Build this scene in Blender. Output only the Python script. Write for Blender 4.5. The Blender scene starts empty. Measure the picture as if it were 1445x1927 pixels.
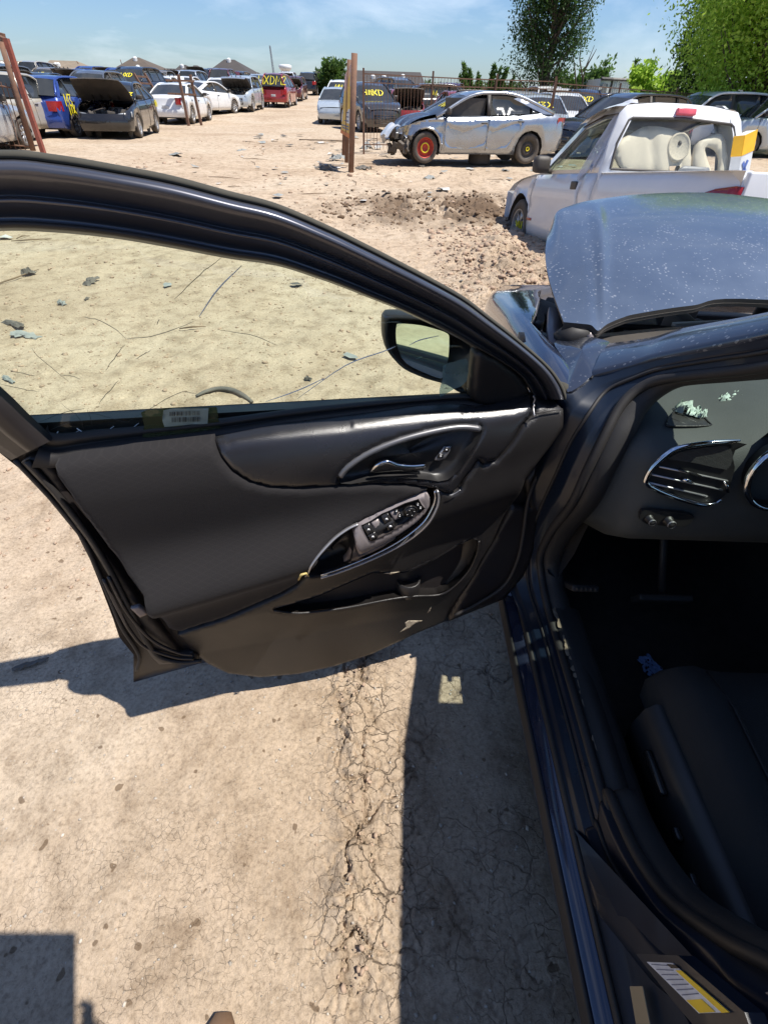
import bpy, bmesh, math, random
import numpy as np
from mathutils import Vector, Matrix, Euler
from mathutils.geometry import delaunay_2d_cdt
R = math.radians
rnd = random.Random(7)
C = bpy.context.scene.collection
sc = bpy.context.scene

# ------------------------------------------------------------------ camera, light, exposure
CAM_H = 1.44; FOC = 912.0; PITCH = R(41); ROLL = R(1.8)
cam = bpy.data.cameras.new('camera'); camo = bpy.data.objects.new('camera', cam); C.objects.link(camo)
camo.location = (0, 0, CAM_H)
camo.rotation_euler = (Matrix.Rotation(R(90) - PITCH, 4, 'X') @ Matrix.Rotation(ROLL, 4, 'Z')).to_euler()
cam.sensor_fit = 'VERTICAL'; cam.sensor_height = 24.0; cam.lens = 24.0 * FOC / 1927.0
cam.clip_start = 0.01; cam.clip_end = 3000
sc.camera = camo
SHD = Vector((-0.43, 0.09, -1.0))            # where a shadow goes per metre of height
S = -SHD.normalized()
SUN_EL = math.asin(S.z); SUN_AZ = math.atan2(S.x, S.y)
w = bpy.data.worlds.new('World'); sc.world = w; w.use_nodes = True
nt = w.node_tree; nt.nodes.clear()
sky = nt.nodes.new('ShaderNodeTexSky'); sky.sky_type = 'NISHITA'; sky.sun_disc = False
sky.sun_elevation = SUN_EL; sky.sun_rotation = SUN_AZ; sky.air_density = 1.0; sky.dust_density = 0.5; sky.ozone_density = 2.2; sky.altitude = 100
tc = nt.nodes.new('ShaderNodeTexCoord'); mp = nt.nodes.new('ShaderNodeMapping'); mp.inputs['Scale'].default_value = (1.4, 1.4, 5.0)
nz = nt.nodes.new('ShaderNodeTexNoise'); nz.inputs['Scale'].default_value = 2.6; nz.inputs['Detail'].default_value = 9; nz.inputs['Roughness'].default_value = .58; nz.inputs['Distortion'].default_value = .5
cr = nt.nodes.new('ShaderNodeValToRGB'); cr.color_ramp.elements[0].position = .50; cr.color_ramp.elements[1].position = .80
cr.color_ramp.elements[0].color = (0, 0, 0, 1); cr.color_ramp.elements[1].color = (.40, .40, .40, 1)
mx = nt.nodes.new('ShaderNodeMix'); mx.data_type = 'RGBA'; mx.inputs['B'].default_value = (12.5, 13.2, 14.0, 1)
tint = nt.nodes.new('ShaderNodeMix'); tint.data_type = 'RGBA'; tint.blend_type = 'MULTIPLY'; tint.inputs['Factor'].default_value = 1; tint.inputs['B'].default_value = (.80, .97, 1.24, 1)
bg = nt.nodes.new('ShaderNodeBackground'); bg.inputs['Strength'].default_value = 0.074
wo = nt.nodes.new('ShaderNodeOutputWorld')
L_ = nt.links.new
L_(tc.outputs['Generated'], mp.inputs['Vector']); L_(mp.outputs[0], nz.inputs['Vector']); L_(nz.outputs['Fac'], cr.inputs[0])
L_(sky.outputs[0], tint.inputs['A']); L_(tint.outputs['Result'], mx.inputs['A']); L_(cr.outputs[0], mx.inputs['Factor']); L_(mx.outputs['Result'], bg.inputs[0]); L_(bg.outputs[0], wo.inputs[0])
sl = bpy.data.lights.new('sun', 'SUN'); sl.energy = 4.6; sl.angle = R(0.5); sl.color = (1.0, .955, .88)
so = bpy.data.objects.new('sun', sl); C.objects.link(so); so.rotation_euler = SHD.to_track_quat('-Z', 'Y').to_euler(); so.location = (3, -1, 8)
sc.view_settings.view_transform = 'Standard'; sc.view_settings.look = 'None'; sc.view_settings.exposure = 0.58; sc.view_settings.gamma = 1
sc.view_settings.use_curve_mapping = False
sc.render.engine = 'CYCLES'; sc.cycles.use_denoising = True
sc.cycles.max_bounces = 10; sc.cycles.transparent_max_bounces = 16; sc.cycles.caustics_reflective = False; sc.cycles.caustics_refractive = False

def ray(px, py):                              # a pixel of the photograph -> direction in the place
    a = (px - 722.5) / FOC; b = (963.5 - py) / FOC
    xr = a * math.cos(ROLL) - b * math.sin(ROLL); yu = a * math.sin(ROLL) + b * math.cos(ROLL)
    s, c = math.sin(PITCH), math.cos(PITCH)
    return Vector((xr, yu * s + c, yu * c - s))
CO = Vector((0, 0, CAM_H))
def G(px, py, z=0.0):
    d = ray(px, py); return CO + d * ((z - CAM_H) / d.z)
def PY(px, py, y):
    d = ray(px, py); return CO + d * (y / d.y)
def PX(px, py, x):
    d = ray(px, py); return CO + d * (x / d.x)
def PP(px, py, p0, n):
    d = ray(px, py); p0 = Vector(p0); n = Vector(n); return CO + d * ((p0 - CO).dot(n) / d.dot(n))

# ------------------------------------------------------------------ numpy noise
def _h(ix, iy, s):
    with np.errstate(over='ignore'):
        n = (ix.astype(np.int64) * 374761393 + iy.astype(np.int64) * 668265263 + s * 982451653) & 0xffffffff
        n = ((n ^ (n >> 13)) * 1274126177) & 0xffffffff
        n = n ^ (n >> 16)
    return (n & 0xffffff) / float(0xffffff)
def vnoise(x, y, s=0):
    x = np.asarray(x, float); y = np.asarray(y, float)
    ix = np.floor(x); iy = np.floor(y); fx = x - ix; fy = y - iy
    fx = fx * fx * (3 - 2 * fx); fy = fy * fy * (3 - 2 * fy)
    a = _h(ix, iy, s); b = _h(ix + 1, iy, s); c = _h(ix, iy + 1, s); d = _h(ix + 1, iy + 1, s)
    return (a * (1 - fx) + b * fx) * (1 - fy) + (c * (1 - fx) + d * fx) * fy - .5
def fbm(x, y, s=0, o=4, g=.5):
    t = 0; a = 1.0; k = 1.0
    for i in range(o):
        t = t + a * vnoise(x * k + 13.7 * i, y * k - 7.1 * i, s + i); a *= g; k *= 2.03
    return t
def vor(x, y, s=0):
    x = np.asarray(x, float); y = np.asarray(y, float)
    ix = np.floor(x); iy = np.floor(y)
    f1 = np.full(x.shape, 9.0); f2 = np.full(x.shape, 9.0); cid = np.zeros(x.shape)
    for dx in (-1, 0, 1):
        for dy in (-1, 0, 1):
            cx = ix + dx; cy = iy + dy
            px = cx + .5 + .85 * (_h(cx, cy, s) - .5); py = cy + .5 + .85 * (_h(cx, cy, s + 5) - .5)
            d = np.hypot(px - x, py - y)
            cl = d < f1
            f2 = np.where(cl, f1, np.minimum(f2, d)); cid = np.where(cl, _h(cx, cy, s + 9), cid); f1 = np.where(cl, d, f1)
    return f1, f2 - f1, cid
def sst(a, b, x):
    t = np.clip((x - a) / (b - a), 0, 1); return t * t * (3 - 2 * t)

# ------------------------------------------------------------------ materials
MATS = {}
def mat(name, col, rough=.5, metal=0.0, var=.12, vscale=6.0, dust=0.0, bump=0.0, bscale=60.0, coat=0.0, spec=.5, dcol=(.36, .29, .22), flake=0.0, rvar=.08, trans=0.0):
    if name in MATS: return MATS[name]
    m = bpy.data.materials.new(name); m.use_nodes = True; n = m.node_tree; N = n.nodes; L = n.links.new
    b = N['Principled BSDF']; MATS[name] = m
    b.inputs['Metallic'].default_value = metal; b.inputs['Coat Weight'].default_value = coat; b.inputs['Coat Roughness'].default_value = .04
    b.inputs['Specular IOR Level'].default_value = spec
    t = N.new('ShaderNodeTexCoord'); no = N.new('ShaderNodeTexNoise'); no.inputs['Scale'].default_value = vscale; no.inputs['Detail'].default_value = 6; no.inputs['Roughness'].default_value = .6
    L(t.outputs['Object'], no.inputs['Vector'])
    r = N.new('ShaderNodeMapRange'); r.inputs['From Min'].default_value = .3; r.inputs['From Max'].default_value = .7
    r.inputs['To Min'].default_value = 1 - var; r.inputs['To Max'].default_value = 1 + var
    L(no.outputs['Fac'], r.inputs['Value'])
    vm = N.new('ShaderNodeVectorMath'); vm.operation = 'SCALE'; vm.inputs[0].default_value = col[:3]; L(r.outputs[0], vm.inputs['Scale'])
    cout = vm.outputs[0]
    rr = N.new('ShaderNodeMapRange'); rr.inputs['From Min'].default_value = .3; rr.inputs['From Max'].default_value = .7
    rr.inputs['To Min'].default_value = max(.02, rough - rvar); rr.inputs['To Max'].default_value = rough + rvar; L(no.outputs['Fac'], rr.inputs['Value'])
    rout = rr.outputs[0]
    if flake > 0:                              # water spots and specks dried on the paint
        vo = N.new('ShaderNodeTexVoronoi'); vo.inputs['Scale'].default_value = 80; vo.inputs['Randomness'].default_value = 1
        L(t.outputs['Object'], vo.inputs['Vector'])
        n3 = N.new('ShaderNodeTexNoise'); n3.inputs['Scale'].default_value = 14; n3.inputs['Detail'].default_value = 4; L(t.outputs['Object'], n3.inputs['Vector'])
        mm = N.new('ShaderNodeMath'); mm.operation = 'MULTIPLY_ADD'; L(n3.outputs['Fac'], mm.inputs[0]); mm.inputs[1].default_value = .70; mm.inputs[2].default_value = -.17
        lt = N.new('ShaderNodeMath'); lt.operation = 'LESS_THAN'; L(vo.outputs['Distance'], lt.inputs[0]); L(mm.outputs[0], lt.inputs[1])
        fm = N.new('ShaderNodeMath'); fm.operation = 'MULTIPLY'; fm.inputs[1].default_value = flake; L(lt.outputs[0], fm.inputs[0])
        mf = N.new('ShaderNodeMix'); mf.data_type = 'RGBA'; L(fm.outputs[0], mf.inputs['Factor']); L(cout, mf.inputs['A']); mf.inputs['B'].default_value = (.62, .62, .62, 1); cout = mf.outputs['Result']
    if dust > 0:
        n2 = N.new('ShaderNodeTexNoise'); n2.inputs['Scale'].default_value = vscale * .45; n2.inputs['Detail'].default_value = 8; n2.inputs['Roughness'].default_value = .7
        L(t.outputs['Object'], n2.inputs['Vector'])
        d = N.new('ShaderNodeMapRange'); d.inputs['From Min'].default_value = .35; d.inputs['From Max'].default_value = .75; d.inputs['To Min'].default_value = dust * .25; d.inputs['To Max'].default_value = dust
        L(n2.outputs['Fac'], d.inputs['Value'])
        mi = N.new('ShaderNodeMix'); mi.data_type = 'RGBA'; L(d.outputs[0], mi.inputs['Factor']); L(cout, mi.inputs['A']); mi.inputs['B'].default_value = (*dcol, 1); cout = mi.outputs['Result']
        ma = N.new('ShaderNodeMath'); ma.operation = 'MULTIPLY_ADD'; L(d.outputs[0], ma.inputs[0]); ma.inputs[1].default_value = .6; L(rout, ma.inputs[2]); rout = ma.outputs[0]
    L(cout, b.inputs['Base Color']); L(rout, b.inputs['Roughness'])
    if bump > 0:
        n4 = N.new('ShaderNodeTexNoise'); n4.inputs['Scale'].default_value = bscale; n4.inputs['Detail'].default_value = 3; L(t.outputs['Object'], n4.inputs['Vector'])
        bu = N.new('ShaderNodeBump'); bu.inputs['Strength'].default_value = bump; bu.inputs['Distance'].default_value = .002; L(n4.outputs['Fac'], bu.inputs['Height']); L(bu.outputs[0], b.inputs['Normal'])
    return m
def glassmat(name, tintc, refl=.08, dirt=.05, dirtc=(.6, .58, .5), rough=.02):
    if name in MATS: return MATS[name]
    m = bpy.data.materials.new(name); m.use_nodes = True; n = m.node_tree; N = n.nodes; L = n.links.new; N.clear(); MATS[name] = m
    o = N.new('ShaderNodeOutputMaterial'); tr = N.new('ShaderNodeBsdfTransparent'); tr.inputs[0].default_value = (*tintc, 1)
    gl = N.new('ShaderNodeBsdfGlossy'); gl.inputs['Roughness'].default_value = rough
    lw = N.new('ShaderNodeLayerWeight'); lw.inputs['Blend'].default_value = .5
    pw = N.new('ShaderNodeMath'); pw.operation = 'POWER'; pw.inputs[1].default_value = 5; L(lw.outputs['Facing'], pw.inputs[0])
    fr = N.new('ShaderNodeMath'); fr.operation = 'MULTIPLY_ADD'; fr.inputs[1].default_value = 1 - refl; fr.inputs[2].default_value = refl * .6; L(pw.outputs[0], fr.inputs[0])
    m1 = N.new('ShaderNodeMixShader'); L(fr.outputs[0], m1.inputs[0]); L(tr.outputs[0], m1.inputs[1]); L(gl.outputs[0], m1.inputs[2])
    df = N.new('ShaderNodeBsdfDiffuse'); df.inputs[0].default_value = (*dirtc, 1)
    t = N.new('ShaderNodeTexCoord'); no = N.new('ShaderNodeTexNoise'); no.inputs['Scale'].default_value = 7; no.inputs['Detail'].default_value = 8; L(t.outputs['Object'], no.inputs['Vector'])
    r = N.new('ShaderNodeMapRange'); r.inputs['From Min'].default_value = .35; r.inputs['From Max'].default_value = .75; r.inputs['To Min'].default_value = dirt * .3; r.inputs['To Max'].default_value = dirt; L(no.outputs['Fac'], r.inputs['Value'])
    m2 = N.new('ShaderNodeMixShader'); L(r.outputs[0], m2.inputs[0]); L(m1.outputs[0], m2.inputs[1]); L(df.outputs[0], m2.inputs[2]); L(m2.outputs[0], o.inputs[0])
    return m

# ------------------------------------------------------------------ mesh helpers
def link(name, me, m=None, parent=None, smooth=True, base=None):
    """me: mesh in place coordinates; it becomes a child placed relative to its parent's chain of empties"""
    o = bpy.data.objects.new(name, me); C.objects.link(o)
    if m is not None: me.materials.append(m)
    if smooth and len(me.polygons): me.polygons.foreach_set('use_smooth', [True] * len(me.polygons))
    if parent is not None:
        o.parent = parent
        o.matrix_parent_inverse = Matrix.Identity(4)
    return o
def mesh(name, V, F):
    me = bpy.data.meshes.new(name); me.from_pydata([tuple(v) for v in V], [], [tuple(f) for f in F]); me.update(); return me
class MB:
    def __init__(s): s.V = []; s.F = []
    def add(s, V, F):
        k = len(s.V); s.V += [tuple(v) for v in V]; s.F += [tuple(i + k for i in f) for f in F]; return s
    def box(s, c, d, rot=None, bev=0.0):
        x, y, z = d[0] / 2, d[1] / 2, d[2] / 2; c = Vector(c)
        if bev <= 0:
            V = [Vector((i, j, k)) for i in (-x, x) for j in (-y, y) for k in (-z, z)]
            F = [(0, 1, 3, 2), (4, 6, 7, 5), (0, 4, 5, 1), (2, 3, 7, 6), (0, 2, 6, 4), (1, 5, 7, 3)]
        else:
            bm = bmesh.new(); bmesh.ops.create_cube(bm, size=1)
            for v in bm.verts: v.co = Vector((v.co.x * d[0], v.co.y * d[1], v.co.z * d[2]))
            bmesh.ops.bevel(bm, geom=list(bm.edges), offset=min(bev, min(d) * .45), segments=2, affect='EDGES', profile=.6)
            bm.verts.index_update(); V = [v.co.copy() for v in bm.verts]; F = [tuple(v.index for v in f.verts) for f in bm.faces]; bm.free()
        if rot is not None:
            M = rot if isinstance(rot, Matrix) else Euler(rot).to_matrix()
            V = [M.to_3x3() @ v for v in V]
        return s.add([c + v for v in V], F)
    def tube(s, P, r, n=8, cap=True, prof=None, up=None):
        P = [Vector(p) for p in P]; rr = r if isinstance(r, (list, tuple)) else [r] * len(P)
        V = []; F = []; prev = Vector(up) if up else None
        for i, p in enumerate(P):
            t = (P[min(i + 1, len(P) - 1)] - P[max(i - 1, 0)]).normalized()
            if prev is None: prev = Vector((0, 0, 1)) if abs(t.z) < .9 else Vector((1, 0, 0))
            a = (prev - t * prev.dot(t))
            if a.length < 1e-6: a = t.orthogonal()
            a.normalize(); b = t.cross(a)
            if not up: prev = a
            if prof is None:
                for k in range(n):
                    an = 2 * math.pi * k / n; V.append(p + a * (math.cos(an) * rr[i]) + b * (math.sin(an) * rr[i]))
            else:
                for (q1, q2) in prof: V.append(p + a * (q1 * rr[i]) + b * (q2 * rr[i]))
        m = n if prof is None else len(prof)
        for i in range(len(P) - 1):
            for k in range(m): F.append((i * m + k, i * m + (k + 1) % m, (i + 1) * m + (k + 1) % m, (i + 1) * m + k))
        if cap: F.append(tuple(range(m))[::-1]); F.append(tuple((len(P) - 1) * m + k for k in range(m)))
        return s.add(V, F)
    def lathe(s, prof, c=(0, 0, 0), axis='Z', n=24, close=True):   # prof (radius, height)
        V = []; F = []; c = Vector(c)
        for (r, h) in prof:
            for k in range(n):
                a = 2 * math.pi * k / n; u, v = math.cos(a) * r, math.sin(a) * r
                V.append(c + (Vector((u, v, h)) if axis == 'Z' else Vector((u, h, v)) if axis == 'Y' else Vector((h, u, v))))
        for i in range(len(prof) - 1):
            for k in range(n): F.append((i * n + k, i * n + (k + 1) % n, (i + 1) * n + (k + 1) % n, (i + 1) * n + k))
        if close: F.append(tuple(range(n))[::-1]); F.append(tuple((len(prof) - 1) * n + k for k in range(n)))
        return s.add(V, F)
    def grid(s, rows, closed=False):
        n = len(rows[0]); V = [p for r_ in rows for p in r_]; F = []
        for i in range(len(rows) - 1):
            for k in range(n if closed else n - 1): F.append((i * n + k, i * n + (k + 1) % n, (i + 1) * n + (k + 1) % n, (i + 1) * n + k))
        return s.add(V, F)
    def xf(s, M): s.V = [tuple(M @ Vector(v)) for v in s.V]; return s
    def me(s, name='m'): return mesh(name, s.V, s.F)
    def build(s, name, m, parent=None, smooth=False):
        return link(name, s.me(name), m, parent, smooth)
def thing(name, label, cat, group=None, loc=(0, 0, 0), rot=(0, 0, 0)):
    o = bpy.data.objects.new(name, None); C.objects.link(o); o.location = loc; o.rotation_euler = rot; o.empty_display_size = .1
    o['label'] = label; o['category'] = cat
    if group: o['group'] = group
    return o
def tag(o, label, cat, group=None):
    o['label'] = label; o['category'] = cat
    if group: o['group'] = group
    return o
def catmull(P, n=8, closed=False):
    P = [np.array(p, float) for p in P]; out = []; m = len(P)
    rng = range(m) if closed else range(m - 1)
    for i in rng:
        p1 = P[i]; p2 = P[(i + 1) % m]; p0 = P[(i - 1) % m] if (closed or i > 0) else p1 * 2 - p2; p3 = P[(i + 2) % m] if (closed or i + 2 < m) else p2 * 2 - p1
        for k in range(n):
            t = k / n; out.append(.5 * ((2 * p1) + (-p0 + p2) * t + (2 * p0 - 5 * p1 + 4 * p2 - p3) * t * t + (-p0 + 3 * p1 - 3 * p2 + p3) * t ** 3))
    if not closed: out.append(P[-1])
    return [tuple(p) for p in out]
def inpoly(x, y, poly):
    x = np.asarray(x); y = np.asarray(y); c = np.zeros(x.shape, bool); n = len(poly)
    for i in range(n):
        x1, y1 = poly[i]; x2, y2 = poly[(i + 1) % n]
        if y1 == y2: continue
        t = ((y1 > y) != (y2 > y)) & (x < (x2 - x1) * (y - y1) / (y2 - y1) + x1); c ^= t
    return c
def pdist(x, y, poly, closed=True):
    x = np.asarray(x, float); y = np.asarray(y, float); d = np.full(x.shape, 1e9); n = len(poly)
    for i in range(n if closed else n - 1):
        x1, y1 = poly[i]; x2, y2 = poly[(i + 1) % n]; vx, vy = x2 - x1, y2 - y1; l = vx * vx + vy * vy + 1e-12
        t = np.clip(((x - x1) * vx + (y - y1) * vy) / l, 0, 1); d = np.minimum(d, np.hypot(x1 + t * vx - x, y1 + t * vy - y))
    return d
def densify(poly, h):
    out = []; n = len(poly)
    for i in range(n):
        a = np.array(poly[i], float); b = np.array(poly[(i + 1) % n], float); k = max(1, int(math.ceil(np.linalg.norm(b - a) / h)))
        for j in range(k): out.append(tuple(a + (b - a) * j / k))
    return out
def patch(outer, holes, h, f, skirt=None, hskirt=True):
    """fill a 2D polygon (with holes) with a triangle sheet; f(u, v, edge_distance)->3D; skirt(u, v)->3D closes the edge backwards"""
    loops = [densify(outer, h)] + [densify(q, h) for q in holes]
    pts = []; edges = []; idx = []
    for lp in loops:
        k = len(pts); pts += lp; idx.append(list(range(k, k + len(lp)))); edges += [(k + i, k + (i + 1) % len(lp)) for i in range(len(lp))]
    xs = [p[0] for p in outer]; ys = [p[1] for p in outer]
    gx, gy = np.meshgrid(np.arange(min(xs), max(xs), h), np.arange(min(ys), max(ys), h)); gx = gx + (np.arange(gx.shape[0]) % 2)[:, None] * h * .5
    gx = gx.ravel(); gy = gy.ravel(); ok = inpoly(gx, gy, loops[0])
    for lp in loops[1:]: ok &= ~inpoly(gx, gy, lp)
    gx = gx[ok]; gy = gy[ok]; d = np.full(gx.shape, 1e9)
    for q in [outer] + list(holes): d = np.minimum(d, pdist(gx, gy, q))
    ok = d > h * .45; gx = gx[ok]; gy = gy[ok]
    pts += list(zip(gx.tolist(), gy.tolist()))
    vs, es, fs, ov, oe, of = delaunay_2d_cdt([Vector(p) for p in pts], edges, [], 0, 1e-7)
    cx = np.array([sum(vs[i].x for i in t) / 3 for t in fs]); cy = np.array([sum(vs[i].y for i in t) / 3 for t in fs])
    ok = inpoly(cx, cy, loops[0])
    for lp in loops[1:]: ok &= ~inpoly(cx, cy, lp)
    F = [tuple(t) for t, k in zip(fs, ok) if k]
    U = np.array([v.x for v in vs]); W = np.array([v.y for v in vs]); D = np.full(U.shape, 1e9)
    for q in [outer] + list(holes): D = np.minimum(D, pdist(U, W, q))
    V = [f(U[i], W[i], D[i]) for i in range(len(U))]
    if skirt:
        mp_ = {}
        for ni, os_ in enumerate(ov):
            for o_ in os_: mp_[o_] = ni
        for li, lp in enumerate(idx):
            if li > 0 and not hskirt: continue
            k = len(V); m = len(lp); V += [skirt(*pts[i]) for i in lp]
            a = [mp_.get(i, i) for i in lp]
            for i in range(m): F.append((a[i], k + i, k + (i + 1) % m, a[(i + 1) % m]))
    return V, F
def setslot(o, m):
    o.material_slots[0].link = 'OBJECT'; o.material_slots[0].material = m
def stroke_text(txt, h, slant=0.0, rs=None):
    """hand painted capitals as polylines in a unit-height box"""
    Q = {'M': [[(0, 0), (.05, 1), (.35, .35), (.65, 1), (.72, 0)]], 'X': [[(0, 0), (.6, 1)], [(0, 1), (.62, 0)]], 'D': [[(.05, 0), (.05, 1), (.45, .85), (.6, .5), (.42, .1), (0, 0)]],
         '1': [[(.15, .8), (.3, 1), (.3, 0)]], '2': [[(0, .8), (.25, 1), (.52, .8), (.3, .4), (0, 0), (.6, .03)]], '3': [[(0, .95), (.5, .95), (.22, .56), (.52, .3), (.3, 0), (0, .1)]],
         '-': [[(.05, .5), (.4, .5)]], '0': [[(.3, 0), (0, .4), (.15, .95), (.45, .9), (.55, .4), (.3, 0)]], 'N': [[(0, 0), (.05, 1), (.5, .05), (.55, 1)]],
         'B': [[(0, 0), (0, 1), (.45, .8), (.05, .52), (.5, .25), (0, 0)]], 'H': [[(0, 0), (0, 1)], [(.5, 0), (.5, 1)], [(0, .5), (.5, .5)]], 'O': [[(.3, 0), (0, .4), (.15, .95), (.45, .9), (.55, .4), (.3, 0)]],
         'A': [[(0, 0), (.3, 1), (.6, 0)], [(.12, .4), (.48, .4)]], '7': [[(0, 1), (.55, 1), (.2, 0)]], 'J': [[(.5, 1), (.45, .1), (.15, 0), (0, .25)]], ' ': []}
    out = []; x = 0
    for ch in txt:
        for st in Q.get(ch, Q['X']): out.append([((x + a + b * slant) * h, b * h) for a, b in st])
        x += .82 if ch not in '1-' else .5
    return out, x * h
# ------------------------------------------------------------------ the ground, one sheet
RUT = G(850, 395); RUT = (RUT.x, RUT.y)
MND = G(960, 490); CLAY = G(975, 545)
def gz(x, y):
    x = np.asarray(x, float); y = np.asarray(y, float)
    r = np.hypot(x, y)
    far = sst(2, 14, r)
    h = .09 * fbm(x * .11, y * .11, 3, 3) * far + 1.15 * sst(26, 80, y) + .022 * fbm(x * .9, y * .9, 11, 3) * sst(1.2, 3, r) + .012 * fbm(x * 2.2, y * 2.2, 12, 3)
    # trodden strip by the sill: a broken, raised edge of dried clay
    cx = -.052 + .03 * np.sin(y * 5.1) + .05 * vnoise(y * 3, y * 0, 21)
    rid = np.exp(-((x - cx) / .055) ** 2) * sst(.05, .3, y) * (1 - sst(.82, 1.0, y))
    h = h + rid * (.016 + .045 * fbm(x * 15, y * 12, 31, 5) + .018 * (vor(x * 26 + y * 3, y * 21, 33)[2] - .5))
    # churned mud
    m = np.exp(-(((x - RUT[0]) / 2.1) ** 2 + ((y - RUT[1]) / 1.7) ** 2) ** 1.5)
    f1, f2, ci = vor(x * 4.3 + fbm(x, y, 5, 2), y * 4.3, 40)
    g1, g2, gi = vor(x * 10, y * 10, 44)
    h = h + m * (.10 * fbm(x * 1.9, y * 1.9, 41, 4) + .10 * (ci - .35) * sst(0, .25, f2) + .04 * (gi - .5) * sst(0, .3, g2))
    m2 = np.exp(-((x - MND.x) / .75) ** 2 - ((y - MND.y) / 1.2) ** 2)
    h = h + m2 * (.10 + .13 * fbm(x * 3, y * 3, 51, 4) + .04 * (gi - .5))
    # loose rubble strip before the silver car, and around the gate post
    m3 = np.exp(-(((y - 13.2 + .15 * x) / 1.3) ** 2)) * sst(-3, 0, x)
    h = h + m3 * (.05 * (ci - .4) * sst(0, .25, f2) + .05 * fbm(x * 3, y * 3, 61, 3))
    mid = sst(1.0, 2.5, r) * (1 - sst(14, 30, r))
    h = h + mid * (.0075 * fbm(x * 12, y * 12, 73, 4) + .006 * (vor(x * 7 + fbm(x * 2, y * 2, 8, 2), y * 13, 75)[2] - .5) * sst(-.1, .3, fbm(x * 1.3, y * 1.3, 76, 3)))
    h = h + mid * (.012 * (gi - .5) * sst(.0, .3, g2) * sst(-.1, .35, fbm(x * .8, y * .8, 71, 3)) + .010 * fbm(x * 5, y * 5, 72, 3))
    return h
def cracks(x, y):
    x = np.asarray(x, float); y = np.asarray(y, float)
    wx = x + .055 * fbm(x * 7, y * 7, 80, 4) + .02 * fbm(x * 30, y * 30, 81, 2); wy = y + .055 * fbm(x * 7, y * 7, 84, 4) + .02 * fbm(x * 30, y * 30, 85, 2)
    f1, a, ci = vor(wx * 13, wy * 13, 90)
    f1, b, cj = vor(wx * 32, wy * 32, 94)
    cx = -.045 + .03 * np.sin(y * 5.1)
    near = np.exp(-((x - cx - .02) / .12) ** 2) * sst(-.1, .25, y) * (1 - sst(1.2, 1.6, y))
    right = sst(-.02, .08, x) * .38 * sst(.0, .25, fbm(x * 3, y * 3, 97, 2)) * (1 - sst(1.3, 1.8, y))
    ma = np.clip(near * 1.25 + right, 0, 1) * sst(-.35, .1, fbm(x * 4, y * 4, 98, 2) + near * .5)
    ca = (1 - sst(0.0, .05 + .06 * (vnoise(x * 8, y * 8, 88) + .5), a)) * ma * sst(-.22, -.02, vnoise(x * 11, y * 11, 89))
    cb = (1 - sst(0.0, .10, b)) * np.clip(near * 1.3, 0, 1) * sst(-.05, .25, fbm(x * 6, y * 6, 99, 2) + .1)
    # chunky broken plates along the ridge
    rx = x - (-.052 + .03 * np.sin(y * 5.1) + .05 * vnoise(y * 3, y * 0, 21)); rm = np.exp(-(rx / .052) ** 2) * sst(.02, .2, y) * (1 - sst(.85, 1.0, y))
    f1, e_, ce_ = vor(wx * 15, wy * 11, 110); ck_ = (1 - sst(0, .13, e_)) * rm
    # the dried clay pan beyond the door
    cl = np.exp(-(((x - CLAY.x) / .9) ** 2 + ((y - CLAY.y) / 1.2) ** 2) ** 2)
    f1, c, ck = vor(wx * 5.5, wy * 5.5, 101)
    cc = (1 - sst(0, .12, c)) * cl
    return ca * .016 + cb * .007 + cc * .04 + ck_ * .036, np.clip(np.maximum(near * 1.1, right * 1.1) + cl, 0, 1), near * .006 * (cj - .5) + cl * .02 * (ck - .5) + rm * .030 * (ce_ - .45)
def axis(segs):
    out = []
    for a, b, s0, s1 in segs:                  # spacing grows from s0 to s1 over [a, b]
        x = a
        while x < b - 1e-6:
            out.append(x); t = (x - a) / (b - a); x += s0 * (s1 / s0) ** t
    return out
ax = [-v for v in axis([(1.15, 5, .012, .06), (5, 30, .06, .6), (30, 800, .6, 60)])][::-1] + axis([(-1.15, .42, .0052, .0052), (.42, 4.5, .012, .03), (4.5, 9, .03, .12), (9, 40, .12, 1), (40, 800, 1, 60)])
ay = [-v for v in axis([(.02, 4, .012, .15), (4, 60, .15, 8)])][::-1] + axis([(-.02, 1.15, .0052, .0052), (1.15, 3, .006, .014), (3, 14, .014, .05), (14, 50, .05, .7), (50, 1500, .7, 90)])
X_, Y_ = np.meshgrid(np.array(ax), np.array(ay)); sh = X_.shape
fx_, fy_ = X_.ravel(), Y_.ravel()
hz = gz(fx_, fy_); cd, cm, cp = cracks(fx_, fy_)
nearm = 1 - sst(1.6, 3.2, np.hypot(fx_, fy_))
hz = hz - cd + cp + nearm * (.0030 * fbm(fx_ * 22, fy_ * 22, 120, 4) + .0016 * (vor(fx_ * 45, fy_ * 45, 130)[2] - .5))
Vg = np.stack([fx_, fy_, hz], 1)
ny, nx = sh
I = (np.arange(ny - 1)[:, None] * nx + np.arange(nx - 1)[None, :]).ravel()
Fg = np.stack([I, I + 1, I + 1 + nx, I + nx], 1)
gme = bpy.data.meshes.new('ground'); gme.vertices.add(len(Vg)); gme.vertices.foreach_set('co', Vg.ravel().astype(np.float32))
gme.loops.add(Fg.size); gme.loops.foreach_set('vertex_index', Fg.ravel().astype(np.int32))
gme.polygons.add(len(Fg)); gme.polygons.foreach_set('loop_start', (np.arange(len(Fg)) * 4).astype(np.int32)); gme.polygons.foreach_set('loop_total', np.full(len(Fg), 4, np.int32))
gme.update(calc_edges=True)
mud = np.exp(-(((fx_ - RUT[0]) / 2.0) ** 2 + ((fy_ - RUT[1]) / 1.5) ** 2) ** 2) * sst(-.35, .15, fbm(fx_ * 1.6, fy_ * 1.6, 140, 4))
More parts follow.
